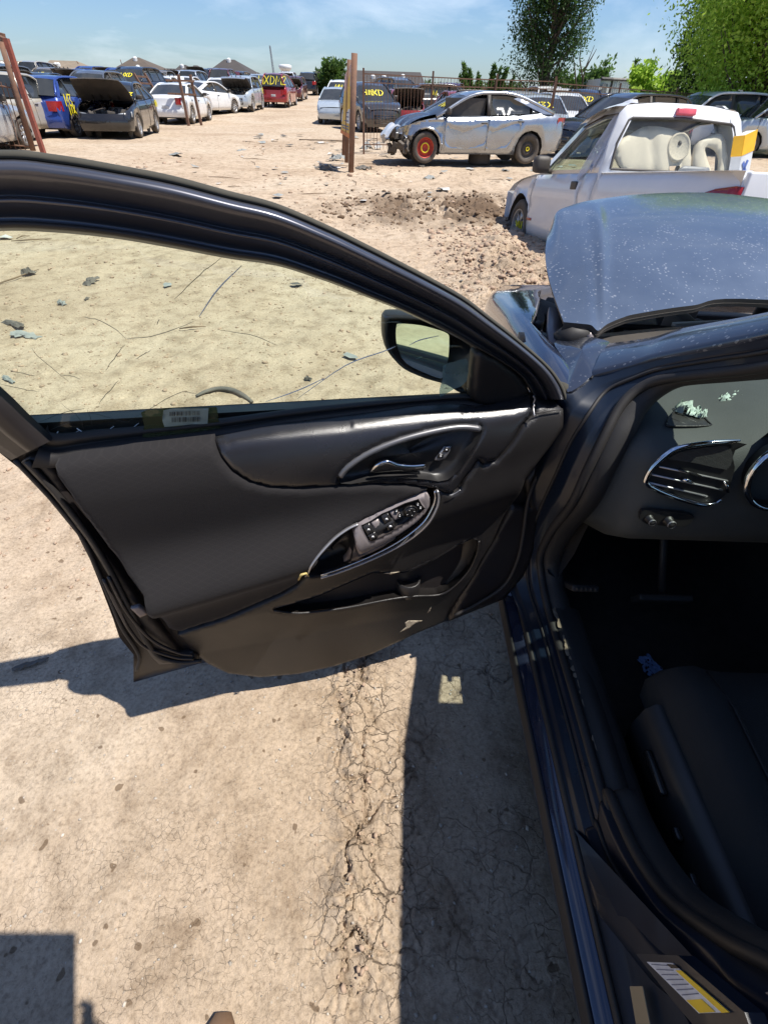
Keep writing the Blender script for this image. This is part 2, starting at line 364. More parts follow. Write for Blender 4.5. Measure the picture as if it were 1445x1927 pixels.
at = gme.attributes.new('crack', 'FLOAT', 'POINT'); at.data.foreach_set('value', cm.astype(np.float32))
at = gme.attributes.new('mud', 'FLOAT', 'POINT'); at.data.foreach_set('value', mud.astype(np.float32))
ground = link('ground', gme, None); ground['kind'] = 'structure'
gm = bpy.data.materials.new('dry clay soil'); gm.use_nodes = True; N = gm.node_tree.nodes; L = gm.node_tree.links.new; b = N['Principled BSDF']
b.inputs['Roughness'].default_value = .95; b.inputs['Specular IOR Level'].default_value = .15
t = N.new('ShaderNodeTexCoord')
def nnoise(scale, det=6, ro=.6, dist=0):
    q = N.new('ShaderNodeTexNoise'); q.inputs['Scale'].default_value = scale; q.inputs['Detail'].default_value = det; q.inputs['Roughness'].default_value = ro; q.inputs['Distortion'].default_value = dist
    L(t.outputs['Object'], q.inputs['Vector']); return q
def ramp(src, pts):
    q = N.new('ShaderNodeValToRGB'); e = q.color_ramp.elements
    e[0].position = pts[0][0]; e[0].color = (*pts[0][1], 1); e[1].position = pts[-1][0]; e[1].color = (*pts[-1][1], 1)
    for p, c in pts[1:-1]:
        k = e.new(p); k.color = (*c, 1)
    L(src, q.inputs[0]); return q
def mixc(fac, a, bb, mode='MIX'):
    q = N.new('ShaderNodeMix'); q.data_type = 'RGBA'; q.blend_type = mode
    if hasattr(fac, 'links'): L(fac, q.inputs['Factor'])
    else: q.inputs['Factor'].default_value = fac
    for s_, v in (('A', a), ('B', bb)):
        if hasattr(v, 'links'): L(v, q.inputs[s_])
        else: q.inputs[s_].default_value = (*v, 1)
    return q.outputs['Result']
big = nnoise(.35, 7, .62, .4); c1 = ramp(big.outputs['Fac'], [(.30, (.35, .262, .182)), (.48, (.45, .352, .255)), (.62, (.485, .395, .295)), (.75, (.41, .335, .255))])
med = nnoise(6, 8, .68, .3); c2 = ramp(med.outputs['Fac'], [(.33, (.66, .63, .60)), (.5, (1, 1, 1)), (.7, (1.15, 1.16, 1.18))])
col = mixc(1, c1.outputs[0], c2.outputs[0], 'MULTIPLY')
fin = nnoise(90, 6, .7); c3 = ramp(fin.outputs['Fac'], [(.3, (.62, .60, .58)), (.5, (1, 1, 1)), (.72, (1.2, 1.2, 1.2))])
col = mixc(1, col, c3.outputs[0], 'MULTIPLY')
peb = N.new('ShaderNodeTexVoronoi'); peb.inputs['Scale'].default_value = 55; L(t.outputs['Object'], peb.inputs['Vector'])
pr = ramp(peb.outputs['Distance'], [(.10, (1, 1, 1)), (.2, (0, 0, 0))]); pn = nnoise(16, 2, .5); pm = ramp(pn.outputs['Fac'], [(.56, (0, 0, 0)), (.64, (.6, .6, .6))])
pf = mixc(1, pr.outputs[0], pm.outputs[0], 'MULTIPLY'); col = mixc(pf, col, (.50, .45, .38))
st = nnoise(21, 2, .5); stm = ramp(st.outputs['Fac'], [(.695, (0, 0, 0)), (.71, (.75, .75, .75))]); col = mixc(stm.outputs[0], col, (.13, .085, .05))
ac = N.new('ShaderNodeAttribute'); ac.attribute_name = 'crack'; 
def crackline(scale, w_, warp, wsc):
    wn = nnoise(wsc, 4, .6); sb_ = N.new('ShaderNodeVectorMath'); sb_.operation = 'SUBTRACT'; L(wn.outputs['Color'], sb_.inputs[0]); sb_.inputs[1].default_value = (.5, .5, .5)
    sc2 = N.new('ShaderNodeVectorMath'); sc2.operation = 'SCALE'; sc2.inputs['Scale'].default_value = warp; L(sb_.outputs[0], sc2.inputs[0]); ad = N.new('ShaderNodeVectorMath'); L(t.outputs['Object'], ad.inputs[0]); L(sc2.outputs[0], ad.inputs[1])
    v_ = N.new('ShaderNodeTexVoronoi'); v_.feature = 'DISTANCE_TO_EDGE'; v_.voronoi_dimensions = '2D'; v_.inputs['Scale'].default_value = scale; L(ad.outputs[0], v_.inputs['Vector'])
    gn = nnoise(scale * .45, 3, .6); wd = N.new('ShaderNodeMapRange'); wd.inputs['From Min'].default_value = .42; wd.inputs['From Max'].default_value = .66; wd.inputs['To Min'].default_value = 0; wd.inputs['To Max'].default_value = w_; L(gn.outputs['Fac'], wd.inputs['Value'])
    q = N.new('ShaderNodeMapRange'); q.inputs['From Min'].default_value = 0; L(wd.outputs[0], q.inputs['From Max']); q.inputs['To Min'].default_value = 1; q.inputs['To Max'].default_value = 0; L(v_.outputs['Distance'], q.inputs['Value']); return q.outputs[0]
def mth(op, a, b2):
    q = N.new('ShaderNodeMath'); q.operation = op
    for i_, v in ((0, a), (1, b2)):
        if hasattr(v, 'links'): L(v, q.inputs[i_])
        else: q.inputs[i_].default_value = v
    return q.outputs[0]
k1_ = crackline(11, .055, .09, 9); k2_ = crackline(27, .075, .05, 20); k3_ = crackline(60, .09, .02, 40)
kk = mth('MAXIMUM', k1_, mth('MULTIPLY', k2_, .8)); kk = mth('MULTIPLY', kk, ac.outputs['Fac']); kmn = nnoise(2.2, 3, .6); kmr = ramp(kmn.outputs['Fac'], [(.48, (0, 0, 0)), (.62, (.22, .22, .22))]); kk = mth('MAXIMUM', kk, mth('MULTIPLY', k3_, kmr.outputs[0]))
col = mixc(mth('MULTIPLY', kk, .8), col, (.085, .058, .040))
am = N.new('ShaderNodeAttribute'); am.attribute_name = 'mud'; mm_ = N.new('ShaderNodeMath'); mm_.operation = 'MULTIPLY'; mm_.inputs[1].default_value = .92; L(am.outputs['Fac'], mm_.inputs[0]); col = mixc(mm_.outputs[0], col, (.125, .082, .052))
L(col, b.inputs['Base Color'])
bn = nnoise(38, 9, .72, .3); b1 = N.new('ShaderNodeBump'); b1.inputs['Strength'].default_value = .75; b1.inputs['Distance'].default_value = .012; L(mth('SUBTRACT', bn.outputs['Fac'], mth('MULTIPLY', kk, 1.1)), b1.inputs['Height'])
bn2 = nnoise(150, 4, .7); b2 = N.new('ShaderNodeBump'); b2.inputs['Strength'].default_value = .6; b2.inputs['Distance'].default_value = .003; L(bn2.outputs['Fac'], b2.inputs['Height']); L(b1.outputs[0], b2.inputs['Normal']); L(b2.outputs[0], b.inputs['Normal'])
gme.materials.append(gm)
def gh(x, y): return float(gz(np.array([x]), np.array([y]))[0])

# ---- loose pebbles and clods on the soil
def pebbles(name, n, area, smin, smax, m, seed, keep=None):
    r = np.random.RandomState(seed); t_ = (1 + 5 ** .5) / 2
    base = np.array([(-1, t_, 0), (1, t_, 0), (-1, -t_, 0), (1, -t_, 0), (0, -1, t_), (0, 1, t_), (0, -1, -t_), (0, 1, -t_), (t_, 0, -1), (t_, 0, 1), (-t_, 0, -1), (-t_, 0, 1)]) / 1.9
    fb = np.array([(0, 11, 5), (0, 5, 1), (0, 1, 7), (0, 7, 10), (0, 10, 11), (1, 5, 9), (5, 11, 4), (11, 10, 2), (10, 7, 6), (7, 1, 8), (3, 9, 4), (3, 4, 2), (3, 2, 6), (3, 6, 8), (3, 8, 9), (4, 9, 5), (2, 4, 11), (6, 2, 10), (8, 6, 7), (9, 8, 1)])
    x = r.uniform(area[0], area[1], n); y = r.uniform(area[2], area[3], n)
    if keep is not None:
        k = keep(x, y, r); x = x[k]; y = y[k]; n = len(x)
    s_ = smin * (smax / smin) ** (r.rand(n) ** 2.6); z = gz(x, y)
    V = base[None] * (1 + .75 * (r.rand(n, 12, 1) - .5)) * (1 + .3 * (r.rand(n, 12, 3) - .5)) * (s_[:, None, None] * np.stack([np.ones(n), r.uniform(.6, 1, n), r.uniform(.35, .7, n)], 1)[:, None, :])
    a = r.rand(n) * 6.28; ca, sa = np.cos(a)[:, None], np.sin(a)[:, None]
    V = np.stack([V[..., 0] * ca - V[..., 1] * sa + x[:, None], V[..., 0] * sa + V[..., 1] * ca + y[:, None], V[..., 2] + z[:, None] + s_[:, None] * .15], 2).reshape(-1, 3)
    F = (fb[None] + (np.arange(n) * 12)[:, None, None]).reshape(-1, 3)
    me = bpy.data.meshes.new(name); me.vertices.add(len(V)); me.vertices.foreach_set('co', V.ravel().astype(np.float32)); me.loops.add(F.size); me.loops.foreach_set('vertex_index', F.ravel().astype(np.int32))
    me.polygons.add(len(F)); me.polygons.foreach_set('loop_start', (np.arange(len(F)) * 3).astype(np.int32)); me.polygons.foreach_set('loop_total', np.full(len(F), 3, np.int32)); me.update(calc_edges=True)
    o = link(name, me, m, smooth=False); o['kind'] = 'stuff'; return o
M_CLOD = mat('clod', (.40, .29, .21), .95, var=.3, vscale=9, spec=.1)
M_MUDC = mat('mud clod', (.16, .108, .070), .95, var=.3, vscale=5, spec=.1)
M_STONE = mat('pale pebble', (.42, .37, .31), .9, var=.45, vscale=25, spec=.2)
tag(pebbles('gravel', 2600, (-1.3, .4, -.1, 1.5), .0012, .006, M_STONE, 1), 'fine pale gravel and crumbs strewn on the dry clay by the open door', 'gravel')
tag(pebbles('rubble', 1500, (-.22, .14, .1, 1.05), .0014, .0085, M_CLOD, 7, lambda x, y, r: np.exp(-((x + .06 - .03 * np.sin(y * 5.1)) / .05) ** 2) > r.rand(len(x))), 'crumbled clay lumps along the broken ridge beside the car shadow', 'rubble')
tag(pebbles('gravel', 9000, (-3.2, 1.2, 1.1, 5.5), .0018, .011, M_CLOD, 8), 'fine brown grit strewn behind the open door', 'gravel')
tag(pebbles('gravel', 5200, (-6, 3, 1.2, 9), .004, .022, M_CLOD, 2), 'loose brown dirt crumbs scattered over the lane beyond the door', 'gravel')
tag(pebbles('rubble', 2600, (-7, 8, 8, 24), .012, .06, M_CLOD, 3, lambda x, y, r: (fbm(x * .5, y * .5, 9, 3) > -.05 + .35 * r.rand(len(x)))), 'small clods and rubble scattered along the dirt lane between the wrecks', 'rubble')
tag(pebbles('rubble', 2600, (RUT[0] - 2.2, RUT[0] + 2.4, RUT[1] - 1.7, RUT[1] + 1.9), .010, .06, M_MUDC, 4, lambda x, y, r: np.exp(-(((x - RUT[0]) / 1.9) ** 2 + ((y - RUT[1]) / 1.4) ** 2)) > r.rand(len(x)) * .9), 'dark churned mud clods in the rutted patch left of the white pickup', 'rubble')
tag(pebbles('rubble', 1800, (MND.x - .9, MND.x + .9, MND.y - 1.3, MND.y + 1.5), .006, .045, M_CLOD, 5), 'dried mud lumps heaped against the front wheel of the white pickup', 'rubble')
# ------------------------------------------------------------------ materials of the near car
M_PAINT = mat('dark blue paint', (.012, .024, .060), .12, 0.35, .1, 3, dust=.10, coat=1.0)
M_PAINTSKY = mat('hood paint with sky sheen', (.090, .118, .170), .27, 0.5, .1, 3, dust=.20, coat=.7, flake=.40, dcol=(.22, .27, .33))  # same body paint, base colour lightened to carry the sky's reflection
M_PAINTC = mat('cowl paint', (.020, .032, .058), .20, 0.5, .12, 5, dust=.22, coat=.9, flake=.25, dcol=(.20, .17, .15))
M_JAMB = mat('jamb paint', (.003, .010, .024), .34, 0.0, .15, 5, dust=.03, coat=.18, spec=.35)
M_METAL = mat('black door metal', (.016, .014, .015), .40, 0.0, .2, 4, dust=.08, dcol=(.22, .16, .12))
M_PLAS = mat('grained black plastic', (.015, .0135, .0135), .42, 0, .12, 5, dust=.03, bump=.28, bscale=420, dcol=(.20, .16, .13))
M_VINYL = mat('soft black vinyl', (.015, .0145, .0165), .27, 0, .1, 4, dust=.015, bump=.22, bscale=500, spec=.75)
M_RUB = mat('black rubber', (.012, .012, .013), .6, 0, .2, 8, dust=.12, dcol=(.20, .16, .13))
M_FUZZ = mat('dusty seal', (.035, .034, .028), .85, 0, .3, 20, dust=.3, dcol=(.16, .14, .10))
M_SATIN = mat('satin silver trim', (.45, .44, .45), .38, .7, .06, 10)
M_CHROME = mat('chrome', (.75, .76, .78), .08, 1.0, .03, 5)
M_BEZEL = mat('taupe switch bezel', (.23, .20, .20), .38, .25, .1, 8, dust=.12)
M_GLOSS = mat('gloss black button', (.012, .012, .013), .22, 0, .1, 20, dust=.04)
M_PIANO = mat('recess black', (.014, .014, .015), .42, 0, .1, 10, dust=.03)
M_WHITE = mat('white print', (.75, .75, .75), .6, 0, .05, 20)
M_GLASS = glassmat('door glass', (.87, .98, .87), dirt=.045)
M_MIRR = mat('mirror glass', (.86, .90, .84), .02, 1.0, .02, 3, rvar=.01)
M_BLUEG = glassmat('windscreen glass', (.70, .80, .74), dirt=.05)
# woven insert with a diamond quilt line
def fabric(name, col, lc, sc_):
    m = mat(name, col, .85, 0, .12, 6, dust=.015, bump=.35, bscale=600, dcol=(.20, .16, .13), spec=.25)
    n = m.node_tree; N = n.nodes; L = n.links.new; b = N['Principled BSDF']; b.inputs['Sheen Weight'].default_value = .05
    t = N.new('ShaderNodeAttribute'); t.attribute_name = 'duv'
    vm = N.new('ShaderNodeVectorMath'); vm.operation = 'SCALE'; vm.inputs['Scale'].default_value = sc_; L(t.outputs['Vector'], vm.inputs[0])
    sp = N.new('ShaderNodeSeparateXYZ'); L(vm.outputs[0], sp.inputs[0])
    outs = []
    for sgn in (1, -1):
        a = N.new('ShaderNodeMath'); a.operation = 'MULTIPLY_ADD'; L(sp.outputs[0], a.inputs[0]); a.inputs[1].default_value = sgn * .5; L(sp.outputs[1], a.inputs[2])
        f = N.new('ShaderNodeMath'); f.operation = 'PINGPONG'; f.inputs[1].default_value = .5; L(a.outputs[0], f.inputs[0])
        l = N.new('ShaderNodeMath'); l.operation = 'LESS_THAN'; l.inputs[1].default_value = .055; L(f.outputs[0], l.inputs[0]); outs.append(l)
    mxx = N.new('ShaderNodeMath'); mxx.operation = 'MAXIMUM'; L(outs[0].outputs[0], mxx.inputs[0]); L(outs[1].outputs[0], mxx.inputs[1])
    old = b.inputs['Base Color'].links[0].from_socket; mi = N.new('ShaderNodeMix'); mi.data_type = 'RGBA'; L(old, mi.inputs['A']); mi.inputs['B'].default_value = (*lc, 1)
    f2 = N.new('ShaderNodeMath'); f2.operation = 'MULTIPLY'; f2.inputs[1].default_value = .26; L(mxx.outputs[0], f2.inputs[0]); L(f2.outputs[0], mi.inputs['Factor']); L(mi.outputs['Result'], b.inputs['Base Color'])
    return m
M_FAB = fabric('woven door insert', (.016, .0145, .0155), (.030, .027, .027), 66)

HB = Vector((1.27, -.04, 0.0))
car = thing('sedan', 'dark blue sedan with its front door and hood open, right beside the viewer', 'car', loc=HB)
THB = Matrix.Translation(-HB)
def hb(name, VF, m, parent=None, smooth=True):
    me = mesh(name, VF[0], VF[1]) if isinstance(VF, tuple) else VF.me(name)
    me.transform(THB)
    return link(name, me, m, parent or car, smooth)

# ------------------------------------------------------------------ the open door: a frame of its own (u hinge->latch, n towards the viewer, z up)
DH = Vector((.31, .961, 0)); DA = math.atan2(.236, .91)
EU = Vector((-math.cos(DA), -math.sin(DA), 0)); EN = Vector((math.sin(DA), -math.cos(DA), 0))
BELT = .93; LEAN = .17
def Nsurf(u, z):                               # nominal inner face of the door
    if z > BELT: return (z - BELT) * LEAN - .5 * max(0, z - BELT) ** 2 * .3
    return .055 * float(sst(.25, .93, np.array(.93 - z + .25)))
def W(u, z, n): 
    p = DH + EU * u + EN * n; return Vector((p.x, p.y, z))
def D(px, py, off=0.0, f=None):                # pixel -> (u, z) on the door surface + offset
    n = 0.03; d = ray(px, py)
    for _ in range(12):
        # plane point.EN = DH.EN + n
        t = (DH.dot(EN) + n - CO.dot(EN)) / d.dot(EN); P = CO + d * t
        u = (P - DH).dot(EU); n2 = (f or Nsurf)(u, P.z) + off; n = n + .6 * (n2 - n)
    return (u, P.z)
def Dp(pts, off=0.0, f=None): return [D(a, b, off, f) for a, b in pts]
def DW(px, py, off=0.0, f=None):
    u, z = D(px, py, off, f); return W(u, z, (f or Nsurf)(u, z) + off)
door = None
def dpatch(name, pts, m, off=0.0, h=.012, holes=(), rnd_=.006, depth=.02, f=None, parent=None, duv=False, raw=False, hskirt=True):
    f = f or Nsurf
    o2 = pts if raw else Dp(pts, off, f); hs = [q if raw else Dp(q, off, f) for q in holes]
    def fn(u, z, d): 
        k = min(1, d / rnd_) if rnd_ > 0 else 1
        return W(u, z, f(u, z) + off - rnd_ * .6 * (1 - math.sqrt(max(0, 1 - (1 - k) ** 2))))
    V, F = patch(o2, hs, h, fn, (lambda u, z: W(u, z, f(u, z) + off - depth)) if depth else None, hskirt)
    o = hb(name, (V, F), m, parent or door)
    if duv:
        at = o.data.attributes.new('duv', 'FLOAT_VECTOR', 'POINT'); a = []
        for v in V:
            v = Vector(v); r_ = v - DH; a += [r_.dot(EU) + .12 * v.z, v.z * 1.25, 0]
        at.data.foreach_set('vector', a)
    return o
def dsweep(name, pts, m, off=0.0, r=.004, n=8, f=None, raw=False, prof=None, smooth_n=6, parent=None):
    P = catmull(pts, smooth_n) if smooth_n > 1 else pts
    P3 = [DW(a, b, off, f) for a, b in P]
    mb = MB(); mb.tube(P3, r, n, prof=prof, up=EN if prof else None); return hb(name, mb, m, parent or door)

# upper window frame: outer line T0 and glass line T1 in the photograph
T0 = [(-560, 420), (-400, 345), (-200, 302), (0, 284), (108, 293), (216, 311), (324, 332), (432, 361), (520, 384), (621, 427), (682, 457), (743, 488), (804, 520), (871, 558), (921, 596), (977, 640), (1030, 687), (1056, 722), (1068, 752)]
T1 = [(-470, 560), (-340, 500), (-170, 450), (0, 435), (108, 438), (216, 449), (324, 467), (432, 487), (520, 500), (600, 525), (650, 543), (700, 563), (755, 585), (838, 624), (896, 657), (940, 682), (975, 706), (996, 735), (1003, 752)]
K = 5
T0s = catmull(T0, K); T1s = catmull(T1, K)
def band(name, fr, m, back=None):
    rows = []
    for (x0, y0), (x1, y1) in zip(T0s, T1s):
        row = []
        for q, off in fr: row.append(DW(x0 + (x1 - x0) * q, y0 + (y1 - y0) * q, off))
        rows.append(row)
    mb = MB(); mb.grid(rows); return mb
# the door shell: outer skin with hem, lower inner metal
shell_px = [(100, 760), (0, 800), (0, 852), (35, 880), (91, 939), (146, 1006), (170, 1053), (189, 1100), (213, 1163), (225, 1199), (252, 1232), (252, 1284), (375, 1249), (620, 1200), (760, 1185), (845, 1168), (882, 1149), (942, 1124), (974, 1076), (989, 1039), (1000, 960), (1035, 880), (1064, 800), (1066, 752), (1000, 745)]
outer_uz = Dp(shell_px[1:], -.045)
skin = list(outer_uz)
V, F = patch(outer_uz, [], .04, lambda u, z, d: W(u, z, Nsurf(u, z) - .045), lambda u, z: W(u, z, Nsurf(u, z) - .075))
V2, F2 = patch(outer_uz, [], .05, lambda u, z, d: W(u, z, Nsurf(u, z) - .075 - .055 * (1 - (1 - min(1, d / .12)) ** 2)))
k = len(V); V += V2; F += [tuple(reversed([i + k for i in t])) for t in F2]
door = hb('front_door', (V, F), M_METAL); door['label'] = 'open dark front door showing its black inner trim panel and window'
hb('door_skin', (V2, [tuple(reversed(t)) for t in F2]), M_PAINT, door).location = EN * -.002
# painted frame and its seals
mb = band('f', [(.10, -.03), (.11, .006), (.15, .024), (.20, .030), (.27, .030), (.34, .024), (.42, .017), (.50, .004), (.545, -.004), (.56, -.004), (.59, .010), (.62, .013), (.65, .008), (.69, -.004), (.80, -.014), (.86, -.016), (.885, -.008), (.91, -.008), (.94, -.018), (1.0, -.024), (1.0, -.05), (.5, -.065), (.1, -.055), (.10, -.03)], M_METAL)
M_FRAME = mat('satin black frame paint', (.085, .087, .105), .30, .55, .1, 4, dust=.07, coat=.4, dcol=(.25, .22, .2))
hb('window_frame', mb, M_FRAME, door)
mb = band('s', [(-.01, -.05), (-.015, -.012), (.0, -.002), (.05, .003), (.095, .002), (.105, -.012), (.105, -.055), (-.01, -.05)], M_FUZZ); hb('outer_seal', mb, M_FUZZ, door)
mb = band('s', [(.86, -.03), (.885, .000), (.93, .002), (.965, -.012), (.96, -.04), (.86, -.03)], M_RUB); hb('glass_channel', mb, M_RUB, door)
# rear post of the window, up to the frame's corner
post_in = [(104, 826), (60, 784), (0, 726), (-110, 640), (-240, 560), (-400, 480)]
post_out = [(22, 866), (-20, 838), (-70, 800), (-210, 720), (-380, 640), (-560, 560)]
rows = []
for (a, b_), (c_, d_) in zip(catmull(post_in, 5), catmull(post_out, 5)):
    rows.append([DW(a + (c_ - a) * q, b_ + (d_ - b_) * q, o) for q, o in [(0, -.05), (0, -.020), (.1, -.012), (.16, .004), (.55, .012), (.62, .004), (.64, -.012), (.85, -.015), (.9, -.03), (1.0, -.035), (1, -.07), (.5, -.08), (0, -.05)]])
mb = MB(); mb.grid(rows); hb('window_post', mb, M_METAL, door)
# glass
gl_top = [(-470, 560), (-340, 500), (-170, 446), (0, 428), (108, 431), (216, 442), (324, 460), (432, 480), (520, 493), (600, 518), (700, 556), (838, 617), (896, 650), (905, 690), (905, 765), (700, 790), (400, 830), (240, 842), (108, 850), (60, 790), (0, 735), (-110, 650), (-240, 570), (-400, 490)]
glass = dpatch('window_glass', gl_top, M_GLASS, -.034, .05, rnd_=0, depth=.004)
# cracks and scratches in the pane, a strip of geometry each
rc = random.Random(5)
cr_px = [[(418, 203 + 280), (375, 240 + 278), (330, 563)], [(455, 500), (410, 545), (375, 596)], [(365, 604), (300, 630), (238, 638)], [(238, 638), (200, 608), (160, 596)], [(235, 648), (215, 675), (200, 696)], [(60, 655), (78, 676), (130, 718)],
         [(225, 715), (205, 737), (186, 760)], [(116, 760), (150, 787), (158, 808)], [(0, 722), (35, 730), (72, 737)], [(72, 795), (120, 776), (160, 768)], [(162, 775), (195, 783), (240, 795)], [(165, 770), (175, 800)], [(92, 812), (130, 795), (160, 792)],
         [(240, 795), (330, 742), (372, 740)], [(256, 280 + 560), (200, 808), (110, 822)], [(560, 750), (650, 688), (720, 662), (744, 652)], [(500, 756), (560, 735), (610, 712)], [(769, 650), (790, 640), (825, 632)], [(690, 770), (720, 757), (755, 752)], [(115, 704), (150, 712)],
         [(255, 676), (270, 668), (283, 660)], [(20, 698), (66, 707)], [(300, 600), (296, 612)], [(415, 622), (470, 630), (520, 648)]]
mb = MB()
for i, c_ in enumerate(cr_px):
    P = [DW(a + rc.uniform(-1, 1), b_ + rc.uniform(-1, 1), -.0325) for a, b_ in catmull(c_, 4)]
    if i in (1, 15, 16, 17, 18): continue
    mb.tube(P, [.0005 * (.35 + .65 * math.sin(math.pi * (k + .3) / (len(P) + .2))) for k in range(len(P))], 4)
M_CRK = mat('crack edge dark', (.06, .07, .06), .4, 0, .2, 20); M_CRW = mat('crack edge bright', (.75, .80, .80), .3, 0, .2, 20)
o = hb('glass_crack', mb, M_CRK, door); o['kind'] = 'stuff'
mb = MB()
for i in (1, 15, 16, 17, 18):
    P = [DW(a, b_, -.032) for a, b_ in catmull(cr_px[i], 4)]; mb.tube(P, [.0011 * (.3 + .7 * math.sin(math.pi * (k + .3) / (len(P) + .2))) for k in range(len(P))], 4)
for x0, y0, x1, y1 in [(100, 832, 150, 810), (175, 826, 215, 802), (205, 836, 262, 796), (110, 812, 92, 834), (145, 806, 168, 822), (892, 700, 880, 712), (893, 718, 878, 732)]:
    mb.tube([DW(x0, y0, -.032), DW((x0 + x1) / 2 + 2, (y0 + y1) / 2 + 1, -.032), DW(x1, y1, -.032)], [.0008, .0011, .0004], 4)
o = hb('glass_scratch', mb, M_CRW, door); o['kind'] = 'stuff'
# belt seal at the foot of the pane
bs_in = [(60, 880), (104, 880), (130, 868), (250, 848), (405, 828), (520, 806), (700, 781), (850, 765), (930, 769), (1003, 748)]
bs_out = [(90, 800), (105, 814), (200, 806), (300, 798), (420, 786), (560, 768), (700, 754), (850, 742), (892, 741), (915, 735)]
rows = []
for (a, b_), (c_, d_) in zip(catmull(bs_in, 6), catmull(bs_out, 6)):
    rows.append([DW(a + (c_ - a) * q, b_ + (d_ - b_) * q, o) for q, o in [(0, -.03), (0, .0), (.25, -.006), (.45, -.012), (.5, -.024), (.62, -.024), (.68, -.014), (.8, -.016), (.97, -.026), (1, -.045)]])
mb = MB(); mb.grid(rows); hb('belt_seal', mb, M_RUB, door)
# sail panel by the mirror
dpatch('sail_panel', [(905, 660), (940, 676), (972, 700), (992, 724), (1001, 748), (960, 760), (925, 770), (905, 768), (888, 752), (889, 720), (895, 668)], M_PLAS, -.004, .01, rnd_=.012, depth=.03)

# ---- the trim panel
def ridge(px, py, cx, cy, ang, sa, sb):
    a = math.cos(ang) * (px - cx) + math.sin(ang) * (py - cy); b = -math.sin(ang) * (px - cx) + math.cos(ang) * (py - cy)
    return math.exp(-(a / sa) ** 2 - (b / sb) ** 2)
ARM0 = D(300, 1140, .08); ARM1 = D(600, 1050, .08)
armang = math.atan2(ARM1[1] - ARM0[1], ARM1[0] - ARM0[0])
def armline(u, z):                            # signed distance under/over the elbow rest line
    dx, dz = ARM1[0] - ARM0[0], ARM1[1] - ARM0[1]; l = math.hypot(dx, dz)
    s_ = ((u - ARM0[0]) * dx + (z - ARM0[1]) * dz) / l; h = ((z - ARM0[1]) * dx - (u - ARM0[0]) * dz) / l * (1 if dx > 0 else -1)
    return s_ / l, h
def Ntrim(u, z):
    n = .012
    # top roll
    t = max(0.0, min(1.0, (.945 - z) / .10)); n += .050 * math.sqrt(max(0, 1 - (1 - t) ** 2))
    # hollow under the roll
    n -= .014 * math.exp(-((z - .70) / .09) ** 2) * (1 if u > .0 else 1)
    s_, h = armline(u, z)
    k = 1 / (1 + math.exp((s_ - 1.35) * 6)) if s_ > 0 else 1.0
    n += .060 * math.exp(-((h) / .066) ** 2) * (.35 + .65 * k)
    n -= .020 * float(sst(.0, .16, np.array(-h))) if h < 0 else 0
    n -= .018 * max(0.0, min(1.0, (.42 - z) / .15))
    return n
bolster = [(405, 832), (520, 808), (620, 793), (700, 782), (790, 770), (850, 766), (900, 772), (930, 770), (965, 760), (1003, 748), (1005, 782), (985, 800), (960, 840), (935, 868), (912, 876), (900, 868), (888, 885), (872, 905), (862, 922), (850, 931), (835, 930), (822, 923), (809, 922), (768, 915), (705, 913), (633, 917), (560, 921), (510, 919), (470, 909), (440, 891), (418, 866), (410, 848)]
insert = [(103, 880), (130, 870), (190, 861), (250, 850), (330, 841), (404, 832), (408, 848), (416, 867), (438, 893), (468, 911), (509, 921), (560, 923), (633, 919), (705, 915), (768, 917), (806, 924), (790, 932), (740, 955), (680, 985), (640, 1007), (603, 1045), (577, 1081), (560, 1101), (530, 1118), (480, 1140), (420, 1166), (370, 1181), (338, 1192), (318, 1186), (300, 1165), (270, 1125), (240, 1085), (205, 1035), (165, 980), (130, 930), (108, 900)]
lower = [(334, 1196), (370, 1184), (420, 1169), (480, 1143), (530, 1121), (561, 1104), (580, 1086), (604, 1084), (622, 1080), (690, 1056), (745, 1030), (790, 1001), (815, 972), (827, 940), (826, 925), (850, 933), (868, 924), (876, 905), (890, 886), (902, 870), (912, 878), (936, 870), (962, 842), (987, 802), (1007, 784), (1006, 752), (1035, 765), (1060, 772), (1060, 805), (1030, 850), (989, 902), (962, 952), (937, 997), (925, 1024), (905, 1055), (862, 1131), (840, 1170), (780, 1195), (700, 1232), (630, 1255), (560, 1270), (490, 1276), (430, 1269), (390, 1250), (360, 1225)]
pocket = [(513, 1148), (545, 1139), (600, 1122), (655, 1098), (700, 1079), (765, 1078), (820, 1052), (862, 1026), (889, 1014), (899, 1020), (897, 1040), (885, 1068), (868, 1090), (845, 1110), (822, 1119), (780, 1121), (733, 1127), (650, 1143), (578, 1152), (535, 1153)]
cup = [(577, 1083), (603, 1046), (640, 1008), (680, 986), (740, 956), (790, 933), (808, 925), (820, 921), (826, 930), (822, 955), (808, 980), (790, 997), (745, 1027), (690, 1052), (622, 1077), (596, 1083)]
rec = [(636, 903), (645, 890), (662, 872), (690, 855), (730, 837), (775, 822), (830, 809), (870, 804), (904, 805), (907, 812), (898, 830), (884, 850), (868, 878), (855, 893), (842, 903), (825, 906), (800, 902), (768, 900), (720, 901), (690, 906), (660, 911), (642, 910)]
dpatch('upper_trim', bolster, M_VINYL, 0, .008, holes=[rec], rnd_=.012, depth=.02, f=Ntrim)
dpatch('fabric_insert', insert, M_FAB, .004, .009, rnd_=.012, depth=.03, f=Ntrim, duv=True)
lowt = dpatch('lower_trim', lower, M_PLAS, -.004, .009, holes=[pocket], rnd_=.005, depth=.05, f=Ntrim)
